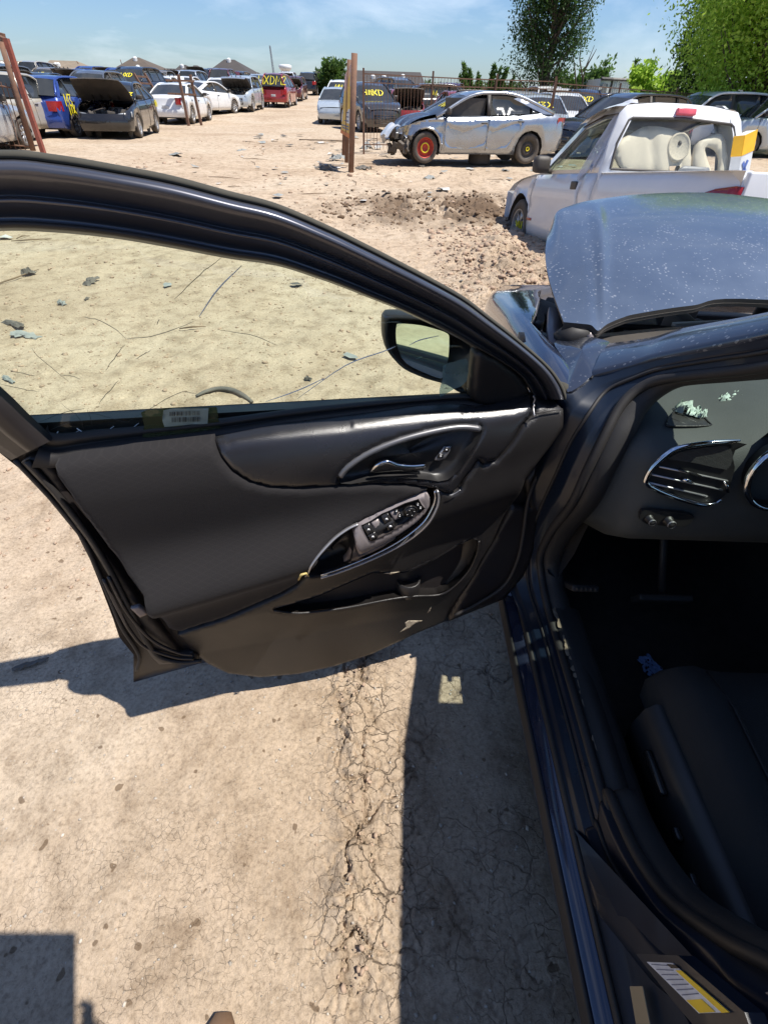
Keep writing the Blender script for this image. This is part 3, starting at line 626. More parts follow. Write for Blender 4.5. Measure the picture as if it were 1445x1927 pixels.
# map pocket: back wall and tray under the lip
def bowl(name, poly, m, depth, f, off=0.0, side=.012, parent=None, shrink=.82, dz=0.0):
    uz = Dp(poly, off, f); uz = densify(uz, .012); n = len(uz); cu = sum(p[0] for p in uz) / n; cz = sum(p[1] for p in uz) / n
    rows = []
    for q, dd in [(1.0, 0), (.99, depth * .35), (.96, depth * .8), (.9, depth), (.6, depth * 1.06), (.2, depth * 1.08), (0.01, depth * 1.08)]:
        rows.append([W(cu + (u - cu) * q, cz + (z - cz) * q + dz * (1 - q), f(u, z) + off - dd) for u, z in uz])
    mb = MB(); mb.grid(rows, closed=True); return hb(name, mb, m, parent or door)
bowl('map_pocket', pocket, M_PLAS, .045, Ntrim, -.006)
dsweep('pocket_lip', [(516, 1149), (545, 1153), (578, 1153), (650, 1144), (733, 1128), (780, 1122), (822, 1120), (845, 1111), (868, 1091), (886, 1068), (898, 1040), (901, 1018)], M_PLAS, -.002, .0035, f=Ntrim)
mb = MB(); bp = [DW(745, 1102, -.012, Ntrim), DW(766, 1090, -.014, Ntrim), DW(790, 1098, -.016, Ntrim)]
hbp = W(*D(768, 1105, -.03, Ntrim), Ntrim(*D(768, 1105, -.03, Ntrim)) - .034)
mb.lathe([(.0, .0), (.030, .0), (.034, .02), (.034, .055), (.030, .058), (.026, .05), (.0, .045)], (hbp.x, hbp.y, hbp.z - .025), n=20); hb('bottle_rest', mb, M_PLAS, door)
# door-pull recess (upper) with chrome lever
bowl('handle_recess', rec, M_PIANO, .026, Ntrim, 0)
dsweep('handle_trim', [(641, 897), (655, 880), (690, 856), (730, 838), (775, 823), (830, 810), (870, 805), (903, 808)], mat('dark satin surround', (.17, .168, .175), .42, .5, .08, 8), .000, 1, f=Ntrim, prof=[(.001, -.0065), (.0045, -.002), (.004, .003), (.001, .0055), (-.006, .005), (-.006, -.006)])
mb = MB()
lev = [(697, 888), (703, 880), (712, 873), (726, 868), (738, 871), (750, 875), (775, 877), (799, 875)]
P = [DW(a, b_, -.006 + .010 * math.sin(i / 7 * 3), Ntrim) for i, (a, b_) in enumerate(lev)]
P = catmull([tuple(p) for p in P], 5)
mb.tube(P, [.0018 + .0052 * math.sin(min(1, i / 12) * math.pi / 2) for i in range(len(P))], 10, prof=[(.5, -.55), (.75, 0), (.5, .55), (-.5, .45), (-.7, 0), (-.5, -.45)], up=EN); hb('inner_handle', mb, M_CHROME, door)
dpatch('handle_shell', [(697, 889), (704, 880), (714, 872), (729, 867), (745, 874), (770, 880), (798, 880), (797, 886), (770, 888), (730, 890), (700, 892)], M_GLOSS, -.012, .006, rnd_=.003, depth=.01, f=Ntrim)
dpatch('lock_bezel', [(829, 851), (836, 842), (849, 841), (846, 850), (838, 863), (826, 867), (818, 866)], M_SATIN, -.0205, .004, rnd_=.001, depth=.004, f=Ntrim)
for q, (cx, cy) in enumerate([(840, 847), (829, 859)]):
    dpatch('lock_button', [(cx - 7, cy + 4), (cx - 3, cy - 4), (cx + 7, cy - 4), (cx + 4, cy + 4)], M_GLOSS, -.0185, .004, rnd_=.0015, depth=.003, f=Ntrim)
    dpatch('lock_symbol', [(cx - 1.5, cy + 1.5), (cx - 1.5, cy - 1.5), (cx + 1.5, cy - 1.5), (cx + 1.5, cy + 1.5)], M_WHITE, -.0180, .004, rnd_=0, depth=.0004, f=Ntrim)
# pull cup with its silver rims
bowl('pull_cup', [(577, 1083), (603, 1046), (640, 1008), (676, 988), (668, 1012), (664, 1040), (660, 1060), (622, 1077), (596, 1083)], M_PIANO, .05, Ntrim, .002)
def bez(px, py): return 0
bezel = [(673, 989), (700, 975), (740, 956), (775, 941), (806, 932), (811, 940), (808, 955), (800, 968), (785, 984), (750, 1008), (715, 1028), (690, 1040), (676, 1044), (670, 1030), (667, 1010)]
sw = [(680, 990), (700, 980), (720, 967), (735, 961), (762, 948), (788, 940), (794, 951), (800, 958), (792, 966), (760, 988), (735, 1003), (700, 1020), (694, 1018), (686, 1004)]
dpatch('switch_bezel', bezel, M_BEZEL, .006, .006, holes=[sw], rnd_=.004, depth=.03, f=Ntrim)
dpatch('bezel_cheek', [(667, 1010), (673, 1035), (676, 1046), (690, 1042), (745, 1014), (700, 1045), (640, 1068), (655, 1050), (663, 1030)], M_BEZEL, -.010, .006, rnd_=.003, depth=.02, f=Ntrim)
bowl('switch_well', sw, M_PIANO, .008, Ntrim, .004)
sws = [((683, 993), (696, 986), (705, 1001), (692, 1009)), ((692, 1010), (706, 1002), (712, 1012), (698, 1019)), ((718, 974), (731, 967), (738, 981), (724, 988)), ((725, 989), (739, 982), (745, 993), (731, 1000))]
ex = []
for q in sws:
    dpatch('window_switch', list(q), M_GLOSS, .007, .004, rnd_=.003, depth=.012, f=Ntrim)
    cx = sum(p[0] for p in q) / 4; cy = sum(p[1] for p in q) / 4
    dpatch('window_symbol', [(cx - 3, cy + 1.5), (cx - 2, cy - 2), (cx + 1, cy - 2.5), (cx + 3, cy + 1)], M_WHITE, .0078, .004, rnd_=0, depth=.0004, f=Ntrim)
for q in [((698, 985), (712, 978), (722, 993), (708, 1000)), ((733, 966), (747, 959), (757, 975), (742, 981))]:
    dpatch('switch_ramp', list(q), M_BEZEL, .001, .004, rnd_=.004, depth=.008, f=Ntrim)
mc = DW(771, 961, .006, Ntrim); mt = Matrix.Translation(mc) @ EN.to_track_quat('Z', 'Y').to_matrix().to_4x4()
mb = MB(); mb.lathe([(.0, .0), (.0165, .0), (.0165, .004), (.0150, .0055), (.0150, .0035), (.0125, .0035), (.0122, .0075), (.010, .0085), (.004, .0075), (0, .0075)], n=28); mb.xf(mt); hb('mirror_dial', mb, M_GLOSS, door)
for a in range(4):
    mb = MB(); mb.box((.0085 * math.cos(a * 1.571 + .4), .0085 * math.sin(a * 1.571 + .4), .0084), (.0016, .0016, .0006)); mb.xf(mt); hb('dial_mark', mb, M_WHITE, door)
for (cx, cy) in ((786, 951), (791, 957), (752, 972), (746, 963)):
    dpatch('mirror_button', [(cx - 4, cy + 3), (cx - 2, cy - 3), (cx + 4, cy - 3), (cx + 3, cy + 3)], M_GLOSS, .005, .004, rnd_=.001, depth=.006, f=Ntrim)
    dpatch('button_symbol', [(cx - 1.2, cy + 1.2), (cx - 1.2, cy - 1.2), (cx + 1.2, cy - 1.2), (cx + 1.2, cy + 1.2)], M_WHITE, .0055, .004, rnd_=0, depth=.0004, f=Ntrim)
strip = [(604, 1082), (640, 1070), (690, 1050), (735, 1028), (770, 1006), (798, 982), (814, 955), (819, 938), (818, 925)]
dsweep('chrome_strip', strip, M_CHROME, .010, 1, f=Ntrim, prof=[(.001, -.0018), (.0022, 0), (.001, .0018), (-.008, .002), (-.008, -.002)])
strip2 = [(604, 1088), (642, 1076), (693, 1056), (740, 1034), (776, 1012), (805, 986), (821, 957), (825, 938), (823, 924)]
dsweep('silver_strip', strip2, M_SATIN, .006, 1, f=Ntrim, prof=[(.0012, -.0026), (.003, 0), (.0012, .0026), (-.008, .003), (-.008, -.003)])
dsweep('pull_trim', [(575, 1084), (588, 1062), (605, 1040), (630, 1014), (655, 996), (674, 987)], M_SATIN, .006, 1, f=Ntrim, prof=[(.001, -.0022), (.0025, 0), (.001, .0022), (-.006, .002), (-.006, -.002)])
mb = MB(); mb.tube([DW(562, 1090, .012, Ntrim), DW(567, 1081, .016, Ntrim), DW(576, 1078, .014, Ntrim), DW(581, 1083, .012, Ntrim)], [.0022, .0028, .0024, .0015], 6)
hb('torn_tab', mb, mat('bare yellow plastic', (.55, .42, .16), .5), door)
# pale gouges in the lower trim
M_GOUGE = mat('bare scuffed plastic', (.45, .38, .28), .8, 0, .4, 60)
for pts in [[(762, 1172), (768, 1168), (795, 1168), (780, 1174), (770, 1182), (752, 1190), (764, 1180)], [(806, 1150), (812, 1140), (809, 1150), (804, 1154)], [(722, 1079), (752, 1076), (736, 1081)]]:
    dpatch('gouge', pts, M_GOUGE, -.0036, .004, rnd_=0, depth=.0006, f=Ntrim)
# inner metal steps and seals around the trim
step = [(70, 860), (103, 884), (160, 985), (215, 1065), (255, 1125), (300, 1185), (340, 1240), (362, 1236), (375, 1246), (300, 1252), (283, 1235), (262, 1195), (235, 1140), (205, 1085), (165, 1020), (100, 935), (40, 872)]
dpatch('latch_step', step, M_METAL, -.016, .012, rnd_=.004, depth=.03)
def wl(name, pts, off, r, m=M_RUB): return dsweep(name, pts, m, off, r)
wl('door_seal', [(52, 868), (108, 930), (168, 1008), (205, 1068), (232, 1120), (258, 1172), (280, 1212), (300, 1236), (340, 1246), (380, 1243)], -.012, .006)
wl('hem_seal', [(30, 866), (90, 930), (148, 1000), (180, 1062), (205, 1120), (230, 1180), (262, 1232), (258, 1262)], -.034, .005)
for a, b_ in (((214, 1140), (235, 1170)), ):
    pass
dpatch('latch_cover', [(246, 1146), (262, 1142), (270, 1147), (278, 1157), (264, 1163)], M_BEZEL, .004, .006, rnd_=.002, depth=.01)
for i, (pa, pb) in enumerate([([(196, 1090), (222, 1145), (248, 1190), (275, 1218), (330, 1237), (365, 1240)], -.010), ([(205, 1085), (232, 1140), (262, 1180), (292, 1208), (335, 1228), (362, 1232)], -.006)]):
    wl('metal_bead', pa, pb, .004, M_METAL)
hinge_side = [(1000, 960), (989, 905), (1031, 852), (1063, 806), (1064, 760), (1068, 752), (1072, 800), (1045, 880), (1018, 950), (1003, 1040), (985, 1085), (950, 1128), (890, 1152), (846, 1170), (866, 1130), (908, 1056), (927, 1024), (940, 998), (963, 954)]
dpatch('hinge_metal', hinge_side, M_METAL, -.020, .014, rnd_=.004, depth=.03)
wl('door_seal', [(1052, 775), (1052, 812), (1022, 870), (995, 935), (985, 1000), (975, 1050), (950, 1100), (900, 1135), (855, 1158)], -.012, .0055)
# trim clip-on tip at the mirror corner
dsweep('trim_edge', [(1003, 745), (1006, 752), (1003, 762), (1005, 784)], M_SATIN, .014, .0016, f=Ntrim)
dsweep('panel_seam', [(1006, 778), (1030, 774), (1058, 770)], M_RUB, .006, .0014, f=Ntrim)
dsweep('panel_seam', [(866, 922), (855, 929), (846, 932)], M_SATIN, .004, .0009, f=Ntrim)

# ---- exterior mirror behind the pane
MU, MZ = D(800, 655, 0, lambda u, z: -.17)
def fm(u, z): return -.17 - .62 * (u - MU)
mhous = [(724, 612), (727, 601), (736, 597), (770, 598), (805, 602), (840, 612), (872, 625), (893, 640), (897, 700), (890, 735), (868, 740), (840, 724), (800, 712), (760, 694), (735, 668), (725, 645)]
uz = Dp(catmull(mhous, 3, True), 0, fm); cu = sum(p[0] for p in uz) / len(uz); cz = sum(p[1] for p in uz) / len(uz)
rows = [[W(cu + (u - cu) * q, cz + (z - cz) * q, -.17 - .62 * ((u - MU) * q) - dd) for u, z in uz] for q, dd in [(.90, .010), (.93, 0), (1, .0), (1.02, .015), (.97, .05), (.85, .085), (.5, .11), (.02, .115)]]
mb = MB(); mb.grid(rows, closed=True); hb('mirror_housing', mb, M_PLAS, door)
mg = catmull([(746, 614), (752, 609), (790, 612), (822, 620), (842, 628), (845, 640), (843, 675), (834, 705), (828, 712), (800, 702), (765, 684), (750, 660), (745, 636)], 3, True)
def mirf(u, z): return -.172 - .62 * (u - MU) - (z - cz) * .15
V, F = patch(Dp(mg, 0, mirf), [], .02, lambda u, z, d: W(u, z, mirf(u, z)), lambda u, z: W(u, z, mirf(u, z) - .006))
o = hb('mirror_glass', (V, F), M_MIRR, door, smooth=False)
mb = MB(); mb.tube([W(*D(886, 690, 0, fm), -.18), W(*D(905, 700, 0, fm), -.12), W(*D(915, 705, 0, fm), -.04)], [.05, .045, .05], 10, prof=[(.8, -.9), (1, 0), (.8, .9), (-.6, .7), (-.9, 0), (-.6, -.7)], up=EN); hb('mirror_arm', mb, M_PLAS, door)
# torn paper label on the pane and the bluish film by the sail panel
M_TAPE = glassmat('olive tape film', (.30, .32, .14), dirt=.55, dirtc=(.16, .17, .08)); M_PAPER = mat('pale label paper', (.27, .33, .29), .6, 0, .2, 30)
def crumple(name, pts, m, off, amp, seed, parent=None, h=.006, f=None):
    f = f or Nsurf; o2 = Dp(pts, off, f)
    V, F = patch(o2, [], h, lambda u, z, d: W(u, z, f(u, z) + off + amp * float(fbm(u * 40, z * 40, seed, 3))))
    return hb(name, (V, F), m, parent or door)
tape = crumple('pane_label', [(266, 776), (278, 771), (330, 767), (408, 766), (409, 772), (413, 795), (415, 806), (380, 812), (330, 820), (300, 825), (268, 823), (272, 800)], M_TAPE, -.018, .004, 3)
lab = crumple('barcode_paper', [(308, 772), (330, 768), (393, 768), (391, 797), (310, 803), (306, 790)], M_PAPER, -.0145, .003, 3)
mb = MB(); rb = random.Random(11)
for row, (y0, y1) in enumerate(((775, 783), (786, 795))):
    x = 320 + 4 * row
    while x < 378:
        wd = rb.choice((.6, .6, 1.1, 1.6)); 
        a, b_, c_, d_ = [DW(xx, yy, -.011) for xx, yy in ((x, y0 - (x - 320) * .03), (x + wd, y0 - (x - 320) * .03), (x + wd, y1 - (x - 320) * .03), (x, y1 - (x - 320) * .03))]
        mb.add([a, b_, c_, d_], [(0, 1, 2, 3)]); x += wd + rb.choice((.9, 1.4, 2.2))
o = hb('barcode_bar', mb, M_GLOSS, door, False); o['kind'] = 'stuff'
M_FILM = glassmat('pale blue film', (.50, .66, .66), dirt=.5, dirtc=(.26, .40, .42), rough=.15)
crumple('film_scrap', [(833, 688), (845, 682), (876, 673), (880, 680), (882, 700), (878, 716), (868, 726), (845, 738), (827, 748), (826, 735), (832, 712)], M_FILM, -.022, .006, 8)
# ------------------------------------------------------------------ generic wrecks: real cars built from side profiles (X forward, Y left, Z up)
SPEC = {
 'sedan': dict(W=1.80, ax=(1.36, -1.34), wr=.325, zs=.20, deck=[(2.26, .58), (2.24, .66), (2.10, .74), (1.6, .86), (1.05, .95), (.2, .96), (-1.3, 1.0), (-1.7, 1.03), (-2.1, 1.0), (-2.27, .93), (-2.30, .8)], gh=[(1.08, .95), (.30, 1.36), (-.35, 1.43), (-1.0, 1.37), (-1.78, 1.03)], b=-.32, q=-1.22),
 'coupe': dict(W=1.80, ax=(1.35, -1.35), wr=.325, zs=.20, deck=[(2.24, .56), (2.22, .64), (2.05, .74), (1.6, .87), (1.1, .94), (.2, .97), (-1.3, 1.04), (-1.8, 1.08), (-2.16, 1.06), (-2.28, .98), (-2.28, .8)], gh=[(1.15, .94), (.35, 1.34), (-.30, 1.42), (-.95, 1.36), (-1.95, 1.07)], b=-.28, q=-1.18),
 'hatch': dict(W=1.72, ax=(1.28, -1.25), wr=.31, zs=.20, deck=[(2.02, .60), (2.0, .70), (1.9, .80), (1.45, .93), (.95, 1.0), (.2, 1.0), (-1.6, 1.05), (-1.85, 1.03), (-1.95, .9), (-1.97, .7)], gh=[(1.12, .98), (.35, 1.43), (-.3, 1.51), (-1.35, 1.45), (-1.83, 1.05)], b=-.25, q=-1.05),
 'suv': dict(W=1.86, ax=(1.38, -1.36), wr=.36, zs=.27, deck=[(2.24, .62), (2.24, .78), (2.12, .92), (1.6, 1.03), (1.05, 1.09), (.2, 1.09), (-1.9, 1.15), (-2.15, 1.12), (-2.27, .98), (-2.30, .7)], gh=[(1.15, 1.07), (.42, 1.56), (-.3, 1.66), (-1.75, 1.60), (-2.12, 1.13)], b=-.28, q=-1.25),
 'van': dict(W=1.95, ax=(1.5, -1.5), wr=.34, zs=.24, deck=[(2.45, .60), (2.43, .75), (2.3, .85), (1.9, .98), (1.55, 1.06), (.2, 1.04), (-2.2, 1.08), (-2.4, 1.05), (-2.48, .9), (-2.5, .6)], gh=[(1.62, 1.05), (.72, 1.62), (-.2, 1.74), (-2.1, 1.70), (-2.40, 1.08)], b=-.15, q=-1.3),
 'pickup': dict(W=1.78, ax=(1.45, -1.45), wr=.36, zs=.28, deck=[(2.3, .62), (2.28, .80), (2.1, .90), (1.6, .97), (1.0, 1.02), (.2, 1.01), (-.70, 1.01), (-2.35, 1.0), (-2.42, .98), (-2.43, .6)], gh=[(1.05, 1.02), (.42, 1.48), (-.05, 1.56), (-.55, 1.53), (-.72, 1.02)], b=-.46, q=None),
}
def interp(P, x):
    P = sorted(P); xs = [p[0] for p in P]; return float(np.interp(x, xs, [p[1] for p in P]))
def sidey(sp, x, z):
    xf = sp['deck'][0][0]; xr = sp['deck'][-1][0]; W2 = sp['W'] / 2
    t = (x - (xf + xr) / 2) / ((xf - xr) / 2); e = max(0.0, (abs(t) - .62) / .38)
    y = W2 * (1 - (.17 if t > 0 else .12) * e ** 2.2)
    zb = interp(sp['deck'], min(max(x, xr + .01), xf - .01))
    if z < .5: y -= .06 * ((.5 - z) / .3) ** 2
    if z > zb - .22: y -= .05 * (min(1.0, (z - zb + .22) / .22)) ** 2
    y -= .012 * math.exp(-((z - .62) / .03) ** 2)
    if z > zb: y -= (z - zb) * .40 + .1 * max(0, z - zb) ** 2
    return y
CM = {}
def gh_poly(sp):
    g = sp['gh']; return catmull(g, 4)
def carmesh(kind, hood='closed', dmg=0):
    key = (kind, hood, dmg)
    if key in CM: return CM[key]
    sp = SPEC[kind]; W2 = sp['W'] / 2; dk = sp['deck']; xf, xr = dk[0][0], dk[-1][0]; wr = sp['wr']; out = {}
    r = random.Random(sum(map(ord, kind)) + dmg)
    top = [(x, z) for x, z in dk]
    # lower side outline with the wheel arches cut out
    pl = [(xf - .02, .30)] + top + [(xr + .02, .36)]
    def arch(cx):
        ra = wr + .06; a0 = math.asin(max(-1, min(1, (sp['zs'] - wr) / ra))); P = []
        for k in range(9):
            a = (math.pi - a0) + (a0 - (math.pi - a0)) * k / 8; P.append((cx + ra * math.cos(a), wr + ra * math.sin(a)))
        return P
    pl += [(xr + .12, sp['zs'] + .06)] + arch(sp['ax'][1]) + arch(sp['ax'][0]) + [(xf - .12, sp['zs'] + .03)]
    def dent(x, z):
        return 0.0 if not dmg else .035 * float(fbm(x * 2.2 + dmg, z * 3.1, 300 + dmg, 3)) * float(sst(.2, .5, z))
    V = []; F = []
    for s_ in (1, -1):
        a, b_ = patch(pl, [], .16, lambda u, z, d: Vector((u, s_ * (sidey(sp, u, z) - dent(u, z)), z)), lambda u, z: Vector((u, s_ * (sidey(sp, u, z) - .05), z)), True)
        if s_ > 0: b_ = [tuple(reversed(t)) for t in b_]
        k = len(V); V += a; F += [tuple(i + k for i in t) for t in b_]
    mb = MB(); mb.add(V, F)
    # deck (bonnet, cowl, boot) across, and the nose and tail
    def row(x, z, zo=0.0, n=7, ins=.0):
        y = sidey(sp, x, z) - ins; return [Vector((x, y * (1 - 2 * k / (n - 1)), z + .035 * (1 - (1 - 2 * k / (n - 1)) ** 2) + zo)) for k in range(n)]
    xs = np.linspace(dk[1][0], dk[-1][0], 26); g = sp['gh']; hx = g[0][0] + .02
    rows = [row(x, interp(dk, x)) for x in xs if x <= hx or hood == 'closed']
    if kind == 'pickup': rows = [row(x, interp(dk, x), 0 if x > -.74 else -.42, ins=0 if x > -.74 else .07) for x in list(np.linspace(dk[1][0] if hood == 'closed' else hx, -.74, 12)) + [-.75, -1.2, -1.8, -2.38]]
    mb.grid(rows)
    if kind == 'pickup':
        for s_ in (1, -1): mb.grid([[Vector((x, s_ * (sidey(sp, x, 1.0) - d), z)) for d, z in ((0, .998), (.07, .998), (.07, .56))] for x in (-.75, -1.6, -2.38)])
        mb.grid([[Vector((x, W2 * .96 * q, z)) for q in (-1, 0, 1)] for x, z in ((-2.42, .40), (-2.42, .99), (-2.36, .99), (-2.36, .56))])
    def cap(xe, sgn, zlist):
        rows = []
        for z, dx in zlist:
            y = sidey(sp, xe, z); rows.append([Vector((xe + sgn * (dx + .10 * (1 - (1 - 2 * k / 8) ** 2)) * (1 if 0 < k < 8 else 1) - sgn * .10 * 0, y * (1 - 2 * k / 8), z)) for k in range(9)])
        return rows
    zt = dk[1][1]; zr_ = dk[-2][1]
    if hood != 'stripped': mb.grid(cap(xf - .02, 1, [(.22, -.05), (.30, 0), (.48, .02), (zt - .12, .0), (zt, -.06)]))
    if kind != 'pickup': mb.grid(cap(xr + .02, -1, [(.26, -.04), (.34, 0), (.52, .03), (.56, -.01), (zr_ - .06, -.02), (zr_, -.04)]))
    # roof and pillars
    gp = gh_poly(sp); A0, A1, M_, C1, C0 = g
    roof = []
    for x in np.linspace(A1[0] + .04, C1[0] - .04, 9):
        z = interp([(p[0], p[1]) for p in g[1:4]], x) if False else float(np.interp(-x, [-p[0] for p in gp], [p[1] for p in gp])); y = sidey(sp, x, z - .02) - .02
        roof.append([Vector((x, y * q, z + .045 * (1 - q * q) - (.02 if abs(q) == 1 else 0))) for q in (1, .9, .5, 0, -.5, -.9, -1)])
    mb.grid(roof)
    for s_ in (1, -1):
        P = [Vector((x, s_ * (sidey(sp, x, z) + .002), z)) for x, z in gp]
        mb.tube(P, 1, prof=[(-.028, -.03), (.012, -.034), (.03, 0), (.012, .034), (-.028, .03)], up=Vector((0, s_, .4)))
        cpol = [(C1[0] + .0, C1[1] - .01), (C0[0] - .02, C0[1] - .02), (C0[0] + .30, C0[1] - .02), (C1[0] + .16, C1[1] - .05)]
        if kind in ('suv', 'hatch', 'van'): cpol[2] = (C0[0] + .16, C0[1] - .02); cpol[3] = (C1[0] + .05, C1[1] - .04)
        a, b_ = patch(cpol, [], .2, lambda u, z, d: Vector((u, s_ * (sidey(sp, u, z) + .006), z)))
        mb.add(a, b_)
    out['body'] = mb.me('body')
    # panes
    def pane(pol, s_, off=-.008):
        a, b_ = patch(pol, [], .25, lambda u, z, d: Vector((u, s_ * (sidey(sp, u, z) + off), z)), lambda u, z: Vector((u, s_ * (sidey(sp, u, z) + off - .01), z)))
        return a, b_
    zgt = lambda x: float(np.interp(-x, [-p[0] for p in gp], [p[1] for p in gp])) - .05
    zgb = lambda x: interp(dk, x) + .015
    def win(x0, x1):
        xs = np.linspace(x0, x1, 6); return [(x, zgb(x)) for x in xs] + [(x, max(zgb(x) + .01, zgt(x))) for x in xs[::-1]]
    for s_, nm in ((1, 'l'), (-1, 'r')):
        out['front_window' + nm] = mesh('w', *pane(win(A0[0] - .10, sp['b'] + .04), s_))
        if sp['q'] is not None: out['rear_window' + nm] = mesh('w', *pane(win(sp['b'] - .04, sp['q']), s_))
        if kind in ('suv', 'van'): out['quarter_window' + nm] = mesh('w', *pane(win(sp['q'] - .06, C0[0] + .22), s_))
        else: 
            if sp['q'] is not None: out['quarter_window' + nm] = mesh('w', *pane(win(sp['q'] - .05, C0[0] + .30), s_))
    def screen(P0, P1, bulge, ins=.03):
        rows = []
        for t in np.linspace(0, 1, 5):
            x = P0[0] + (P1[0] - P0[0]) * t; z = P0[1] + (P1[1] - P0[1]) * t; y = sidey(sp, x, z) - ins
            rows.append([Vector((x + bulge * (1 - q * q), y * q, z + .02 * (1 - q * q))) for q in (1, .6, .2, -.2, -.6, -1)])
        return rows
    mb = MB(); mb.grid(screen(A0, A1, .10)); out['windscreen'] = mb.me()
    mb = MB(); mb.grid(screen(C0, C1, -.06)); out['rear_screen'] = mb.me()
    # bonnet
    rows = [row(x, interp(dk, x), .012, ins=.03) for x in np.linspace(dk[2][0] + .08, hx + .02, 9)]
    if hood == 'open':
        pv = Vector((hx, 0, interp(dk, hx) + .02)); Mr = Matrix.Translation(pv) @ Matrix.Rotation(R(-42 - 6 * (dmg % 3)), 4, 'Y') @ Matrix.Translation(-pv)
        rows = [[Mr @ p for p in q] for q in rows]; nrm = Mr.to_3x3() @ Vector((0, 0, 1))
        mb = MB(); mb.grid(rows); out['bonnet'] = mb.me()
        mb = MB(); mb.grid([[p - nrm * .03 for p in q] for q in rows]); mb.grid([[rows[0][k], rows[0][k] - nrm * .03] for k in range(7)]); 
        for k in (0, -1): mb.grid([[q[k], q[k] - nrm * .03] for q in rows])
        for yy in (-.4, -.13, .13, .4): mb.box(pv + Mr.to_3x3() @ Vector((.5, yy, -.045)), (.75, .05, .03), Mr.to_3x3())
        out['bonnet_liner'] = mb.me()
    if hood != 'closed':
        mb = MB(); zz = interp(dk, 1.7) - .22
        mb.box(((xf + hx) / 2 - .05, 0, .45), (xf - hx - .15, W2 * 1.5, .3)); 
        for k in range(26):
            mb.box((r.uniform(hx + .05, xf - .25), r.uniform(-.6, .6), r.uniform(zz - .05, zz + .10)), (r.uniform(.06, .3), r.uniform(.06, .3), r.uniform(.06, .22)), (r.uniform(-.3, .3), r.uniform(-.3, .3), r.uniform(0, 3)), .015)
        for k in range(9):
            a = Vector((r.uniform(hx + .05, xf - .3), r.uniform(-.6, .6), zz + .1)); mb.tube(catmull([a, a + Vector((.1, .1, .08)), a + Vector((r.uniform(.1, .3), r.uniform(-.3, .3), 0))], 4), .018, 6)
        out['engine'] = mb.me()
        mb = MB(); mb.box((xf - .10, 0, .50), (.07, W2 * 1.45, .11), None, .02); mb.box((xf - .13, .45, .42), (.06, .08, .25)); mb.box((xf - .13, -.45, .42), (.06, .08, .25)); out['bumper_beam'] = mb.me()
    # lamps, mirrors, handles, plate
    for s_, nm in ((1, 'l'), (-1, 'r')):
        mb = MB(); x0 = xf - .10; rows = []
        for q, (dx, yy) in enumerate([(.02, .52), (-.0, .66), (-.10, .80), (-.28, .90)]):
            x = x0 + dx + (.02 if yy < .7 else 0); y = W2 * yy if yy < .8 else (sidey(sp, x, zt) + .004) * (1 if yy > .85 else .97)
            rows.append([Vector((x + dz, s_ * y, z)) for dz, z in ((.02, zt - .16 + .03 * q), (.04, zt - .08), (-.02, zt - .0 + .02 * q))])
        mb.grid(rows); out['headlight' + nm] = mb.me()
        mb = MB(); rows = []; tall = kind in ('suv', 'van', 'hatch')
        za, zb_ = (zr_ - .22, zr_ + (.02 if not tall else .03)) if kind != 'pickup' else (.62, .94)
        for dx, yy in ((0, .60), (-.0, .80), (.05, .97), (.22, 1.0)):
            x = xr + .0 + dx; y = W2 * yy * .93 if yy < .9 else sidey(sp, x + .03, zr_) + .006
            rows.append([Vector((x - (.09 if yy < .7 else .055 if yy < .9 else 0), s_ * y, z)) for z in (za, (za + zb_) / 2, zb_)])
        mb.grid(rows); out['taillight' + nm] = mb.me()
        mb = MB(); x = A0[0] - .28; z = zgb(x) + .06; mb.box((x, s_ * (sidey(sp, x, z) + .12), z + .04), (.09, .20, .13), None, .035); mb.box((x, s_ * (sidey(sp, x, z) + .02), z), (.05, .08, .04)); out['side_mirror' + nm] = mb.me()
        mb = MB()
        for xx in ((sp['b'] + .12), (sp['b'] - .85 if sp['q'] is not None else None)):
            if xx is None: continue
            z = interp(dk, xx) - .13; mb.box((xx, s_ * (sidey(sp, xx, z) + .012), z), (.17, .022, .028), None, .008)
        out['door_handle' + nm] = mb.me()
        mb = MB()
        for xx in (A0[0] - .18, sp['b'], (sp['q'] - .02 if sp['q'] is not None else -.70)):
            P = [Vector((xx, s_ * (sidey(sp, xx, z) + .0015), z)) for z in np.linspace(sp['zs'] + .08, zgb(xx) - .02, 8)]; mb.tube(P, .006, 4)
        out['door_seam' + nm] = mb.me()
        mb = MB(); P = [Vector((sp['b'] + dx, s_ * (sidey(sp, sp['b'], z) + .003), z)) for dx, z in ((0, zgb(sp['b'])), (0, zgt(sp['b']) + .03))]; mb.tube(P, 1, prof=[(-.01, -.045), (.006, -.045), (.006, .045), (-.01, .045)], up=Vector((0, s_, 0))); out['door_pillar' + nm] = mb.me()
    mb = MB(); mb.box((xr - .075, 0, .60 if kind != 'pickup' else .5), (.012, .31, .15), None, .004); out['number_plate'] = mb.me()
    if hood != 'stripped':
        mb = MB()
        for z in np.linspace(.34, zt - .16, 5): mb.box((xf + .075, 0, z), (.03, W2 * 1.0, .022))
        mb.box((xf + .05, 0, (.34 + zt - .16) / 2), (.02, W2 * 1.02, zt - .46)); out['grille'] = mb.me()
    mb = MB()
    for cx in sp['ax']:
        for s_ in (1, -1):
            P = [Vector((cx + (wr + .055) * math.cos(a), s_ * (W2 - .14), wr + (wr + .055) * math.sin(a))) for a in np.linspace(-.4, math.pi + .4, 14)]
            mb.grid([[p + Vector((0, s_ * .10, 0)), p, p - Vector((0, s_ * .25, 0))] for p in P])
            mb.lathe([(wr + .05, 0), (.01, 0)], (cx, s_ * (W2 - .38), wr), 'Y', 14, False)
